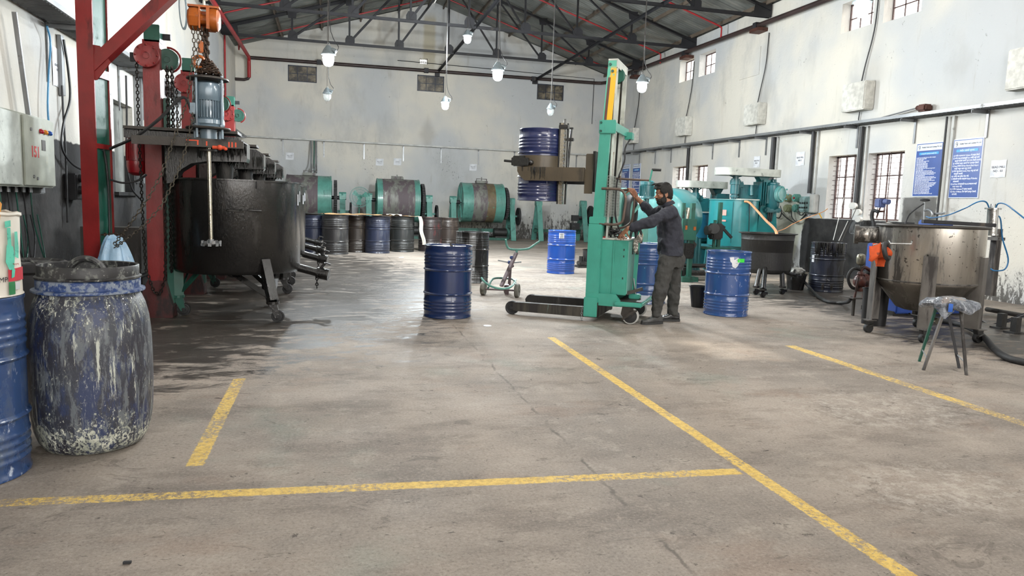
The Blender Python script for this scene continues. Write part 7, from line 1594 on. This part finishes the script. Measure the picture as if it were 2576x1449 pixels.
# switch gear on the right wall
def rw(px, py, off=.1): return on_x(px, py, XR-off)
t = thing('switch_box', 'grey green flameproof switch box with cables under a conduit', 'switch box', rw(2035,515)[:])
c_ = rw(2028,514); part('housing', MB().bbox(c_+Vector((.02,0,0)), (.16,.44,.38), .03), paint('pale_blue_green_casting', srgb(122,150,148), .5, 0, srgb(96,120,118), .4, 10), t, False, True)
part('side_tube', MB().bbox(rw(2047,512,.08), (.14,.20,.44), .02), M['galv_white'], t, False, True)
bt = MB()
for i in range(4):
    for j in range(2): bt.cyl(c_+Vector((-.07, .14-.09*i, .03-.11*j)), c_+Vector((-.085, .14-.09*i, .03-.11*j)), .022, 10)
part('buttons', bt, M['rubber'], t, world=True)
OLV = paint('olive_socket_paint', srgb(140,146,112), .5, 0, srgb(110,116,90), .4, 10)
for px, py, nm in ((1982,510,'middle'), (2004,512,'right')):
    t = thing('flameproof_socket', 'round olive push-button station on the cement patch, %s one' % nm, 'switch', rw(px, py, .1)[:], group='round push-button stations')
    for dy in (-13, 13): c_ = rw(px, 511+dy, .06); part('housing', MB().cyl(c_+Vector((.06,0,0)), c_+Vector((-.06,0,0)), .10, 20).cyl(c_+Vector((-.06,0,0)), c_+Vector((-.09,0,0)), .08, 18), OLV if nm == 'middle' else M['mill_green'], t, world=True)
    c_ = rw(px-7, 498, .16); part('button', MB().sphere(c_, .03, 6), M['red_motor'], t, world=True)
for P_, nm in (([(1963,518),(1966,535),(1960,548),(1948,545)],'first'), ([(1955,520),(1975,545),(2000,560),(2015,552),(2027,538)],'second'), ([(1990,530),(1993,548),(2005,558),(2020,548),(2030,540)],'third'), ([(2007,528),(2012,540),(2020,540),(2024,532)],'fourth')):
    cable('black cable looping between the push-button stations and switch box, %s from the left' % nm, [rw(x, y, .10) for x, y in P_], .014, M['cable'])
# taps, valves and ducts at the near windows
t = thing('duct_fan', 'small white ducts with hanging wire loops between the barred windows', 'duct', rw(2145,560,.25)[:])
for px, py, r in ((2146,518,.075), (2157,534,.07), (2160,552,.06)): c_ = rw(px, py, .22); part('duct', MB().cyl(c_+Vector((.08,.05,0)), c_+Vector((-.08,-.06,0)), r, 20), M['galv_white'], t, world=True)
for i in range(4): part('wire_loop', MB().tube(spline([rw(2150+3*i,552,.2), rw(2140+2*i,570,.2), rw(2138+4*i,586,.2), rw(2152+3*i,586,.2), rw(2164,568,.2), rw(2162,555,.2)], 6), .005, 5), M['galv'], t, world=True)
t = thing('valve_motor', 'small blue grey actuator on a pipe in front of the right barred window', 'actuator', rw(2222,580,.6)[:])
part('actuator', MB().bbox(rw(2214,511,.6), (.16,.16,.18), .02).cyl(rw(2226,507,.6), rw(2236,508,.6), .055, 14), paint('slate_blue_casting', srgb(84,96,140), .5), t, False, True)
part('pipe', MB().cyl(rw(2232,515,.6), rw(2230,580,.6), .014, 8).cyl(rw(2215,520,.6), rw(2205,548,.6), .016, 8).cyl(rw(2200,532,.6), rw(2224,532,.6), .02, 8), M['rust_brown'], t, world=True)
cable('thick black hose hooked over behind the vessel at the right window', [rw(2210,533,.7), rw(2197,530,.7), rw(2193,545,.75), rw(2198,565,.8), rw(2196,590,.9), rw(2192,610,1.0)], .035, M['rubber'], 10, name='rubber_hose')
t = thing('tap_pipe', 'pipe with black handwheel and taps below the notice boards', 'tap', rw(2325,560,.4)[:])
part('riser', MB().cyl(rw(2326,508,.4), rw(2324,560,.4), .016, 10), M['galv'], t, world=True); part('handwheel', MB().lathe([(0,.03),(.05,.03),(.085,.01),(.085,-.01),(.05,-.02),(0,-.02)], 20, Matrix.Translation(rw(2327,504,.4))), M['rubber'], t, world=True)
part('tap', MB().tube(spline([rw(2326,530,.4), rw(2335,528,.42), rw(2345,534,.45), rw(2344,545,.45), rw(2336,550,.45)], 5), .022, 8).cyl(rw(2350,538,.4), rw(2375,537,.4), .02, 8).bar(rw(2368,536,.42), rw(2382,532,.42), .015), M['galv'], t, world=True)
cable('black cable drooping from the handwheel pipe behind the vessel', [rw(2324,512,.42), rw(2305,525,.5), rw(2288,540,.6), rw(2280,555,.8), rw(2275,570,1.1)], .014, M['cable'])
t = thing('shutter_drive', 'rusty black motor with a long rod high on the right wall', 'motor', rw(2325,275,.1)[:])
c_ = rw(2326,272,.12); part('motor', MB().bbox(c_, (.20,.22,.14), .03).cyl(c_+Vector((-.02,.05,-.02)), rw(2308,271,.12), .045, 14).bar(c_, rw(2322,289,.12), .06,.05), M['rust_brown'], t, False, True)
part('rod', MB().cyl(rw(2309,271,.12), rw(2160,312,.12), .014, 8), M['galv'], t, world=True)
single('ground_pipe_tip', MB().cyl(on_y(2085,703,13.6), on_y(2085,703,13.6)+Vector((.3,.2,0)), .03, 8), M['plate'], 'short grey pipe end lying by the black wall panel', 'pipe') if 0 else None
# ================================================================= LIGHT
def lamp(label, x, y, z, lit, size=1.0, wire_top=6.5, power=60):
    t = thing('pendant_lamp', label, 'lamp', (x, y, z), group='hanging well-glass lamps')
    s = size
    part('lamp_housing', MB().lathe([(0,.215*s),(.035*s,.21*s),(.045*s,.19*s),(.075*s,.15*s),(.10*s,.09*s),(.112*s,.085*s),(.112*s,.07*s),(.085*s,.065*s),(0,.07*s)], 24), M['lamp_body'], t)
    part('junction_box', MB().cyl((.05*s,-.03*s,.15*s), (.12*s,-.05*s,.12*s), .035*s, 12), M['lamp_body'], t)
    part('lamp_glass', MB().lathe([(.082*s,.07*s),(.088*s,.03*s),(.085*s,-.03*s),(.07*s,-.075*s),(.04*s,-.098*s),(0,-.105*s)], 24), M['bulb_on'] if lit else M['bulb_off'], t)
    if not lit:
        part('bulb', MB().sphere((0,0,0), .035*s, 8, (1,1,1.2)), M['bulb_off'], t)
        g = MB()
        for i in range(6): a = PI*i/3; g.tube([(.088*s*math.cos(a), .088*s*math.sin(a), .07*s), (.094*s*math.cos(a), .094*s*math.sin(a), -.02*s), (.05*s*math.cos(a), .05*s*math.sin(a), -.1*s), (0,0,-.115*s)], .003, 4)
        part('wire_guard', g, M['galv'], t)
    part('hook', MB().torus((0,0,.235*s), .02*s, .004*s, 12, 5, Matrix.Rotation(PI/2, 4, 'X')), M['galv'], t)
    L = wire_top-z
    part('suspension_wire', MB().tube([(0,0,.255*s), (0,.0,L)], .006, 5), M['plate'], t)
    part('supply_cable', MB().tube(spline([(.12*s,-.05*s,.12*s), (.15*s,-.04*s,.20*s), (.06*s,0,.36*s), (.02,.012,.8), (.02,.012,L)], 6), .007, 5), M['cable'], t)
    if lit:
        ld = bpy.data.lights.new('point_light', 'POINT'); ld.energy = power; ld.color = (.90,.97,1); ld.shadow_soft_size = .10
        lo = link(bpy.data.objects.new('point_light', ld)); lo.location = (x, y, z-.16*s)
for px, py, y, z, lit, s_, top, lab in ((826,150,13.6,None,1,1.15,6.6,'lit hanging lamp, large and bright, left of centre below the first truss'), (1252,188,13.6,None,1,1.1,6.6,'lit hanging lamp in the middle of the hall'),
    (1615,218,13.6,None,1,1.1,6.6,'lit hanging lamp right of the stacker mast'), (1120,265,17.6,None,1,1.0,6.6,'small lit hanging lamp in front of the middle back window'),
    (1176,98,17.6,None,1,1.0,6.6,'lit lamp tucked high under the truss, glass starred by glare'), (823,243,17.6,None,0,.95,6.6,'unlit clear glass lamp below the large left lamp'), (1385,281,17.6,None,0,.95,6.6,'unlit clear glass lamp in front of the right back window')):
    p_ = on_y(px, py, y); lamp(lab, p_.x, y, p_.z, lit, s_, top, power=LP*(3.6 if y > 15 else 1.7))
p_ = on_y(2168, 22, 9.6); lamp('big lit lamp at the top right in front of a high window', p_.x, 9.6, p_.z, 1, 1.25, 6.5, power=LP*.3)
for x, y, z in ((.6,5.4,4.6), (3.9,5.4,4.6), (7.2,5.4,4.6), (3.9,1.2,4.6), (.9,9.6,5.2), (3.9,9.6,5.2), (6.2,9.6,5.2)):   # extra unseen lamps, added above the frame to brighten the hall
    ld = bpy.data.lights.new('point_light', 'POINT'); ld.energy = LP*.72; ld.color = (1,.97,.93); ld.shadow_soft_size = .15
    lo = link(bpy.data.objects.new('point_light', ld)); lo.location = (x, y, z)
# sky outside
w = bpy.data.worlds.new('sky'); SC.world = w; w.use_nodes = True
bg = w.node_tree.nodes['Background']; bg.inputs[0].default_value = (1,.97,.93,1); bg.inputs[1].default_value = SKY
# daylight enters by the open front of the shed and the windows
def portal(loc, rot, sx, sy):
    ld = bpy.data.lights.new('portal', 'AREA'); ld.shape = 'RECTANGLE'; ld.size = sx; ld.size_y = sy; ld.cycles.is_portal = True
    o = link(bpy.data.objects.new('portal', ld)); o.location = loc; o.rotation_euler = rot
portal(((XL+XR)/2, YF, 3.6), (PI/2, 0, 0), XR-XL, 7.2)
for h in low_r[:1]+high_r[:1]: portal((XR+.31, (h[0]+h[1])/2, (h[2]+h[3])/2), (0, PI/2, 0), h[3]-h[2], h[1]-h[0])
sd = bpy.data.lights.new('sun', 'SUN'); sd.energy = SUN; sd.angle = math.radians(1.2); sd.color = (1,.93,.8)
so = link(bpy.data.objects.new('sun', sd)); so.rotation_euler = Vector((-.80, .18, -.62)).to_track_quat('-Z', 'Y').to_euler()
SC.view_settings.view_transform = 'Standard'; SC.view_settings.look = 'None'; SC.view_settings.gamma = 1; SC.view_settings.exposure = EXPO
SC.view_settings.use_curve_mapping = False
SC.cycles.max_bounces = 6; SC.cycles.diffuse_bounces = 4; SC.cycles.glossy_bounces = 2; SC.cycles.transparent_max_bounces = 6; SC.cycles.transmission_bounces = 2
SC.cycles.caustics_reflective = False; SC.cycles.caustics_refractive = False; SC.cycles.sample_clamp_indirect = 6
SC.cycles.use_denoising = True; SC.cycles.use_adaptive_sampling = True; SC.cycles.adaptive_threshold = .09; SC.cycles.adaptive_min_samples = 14
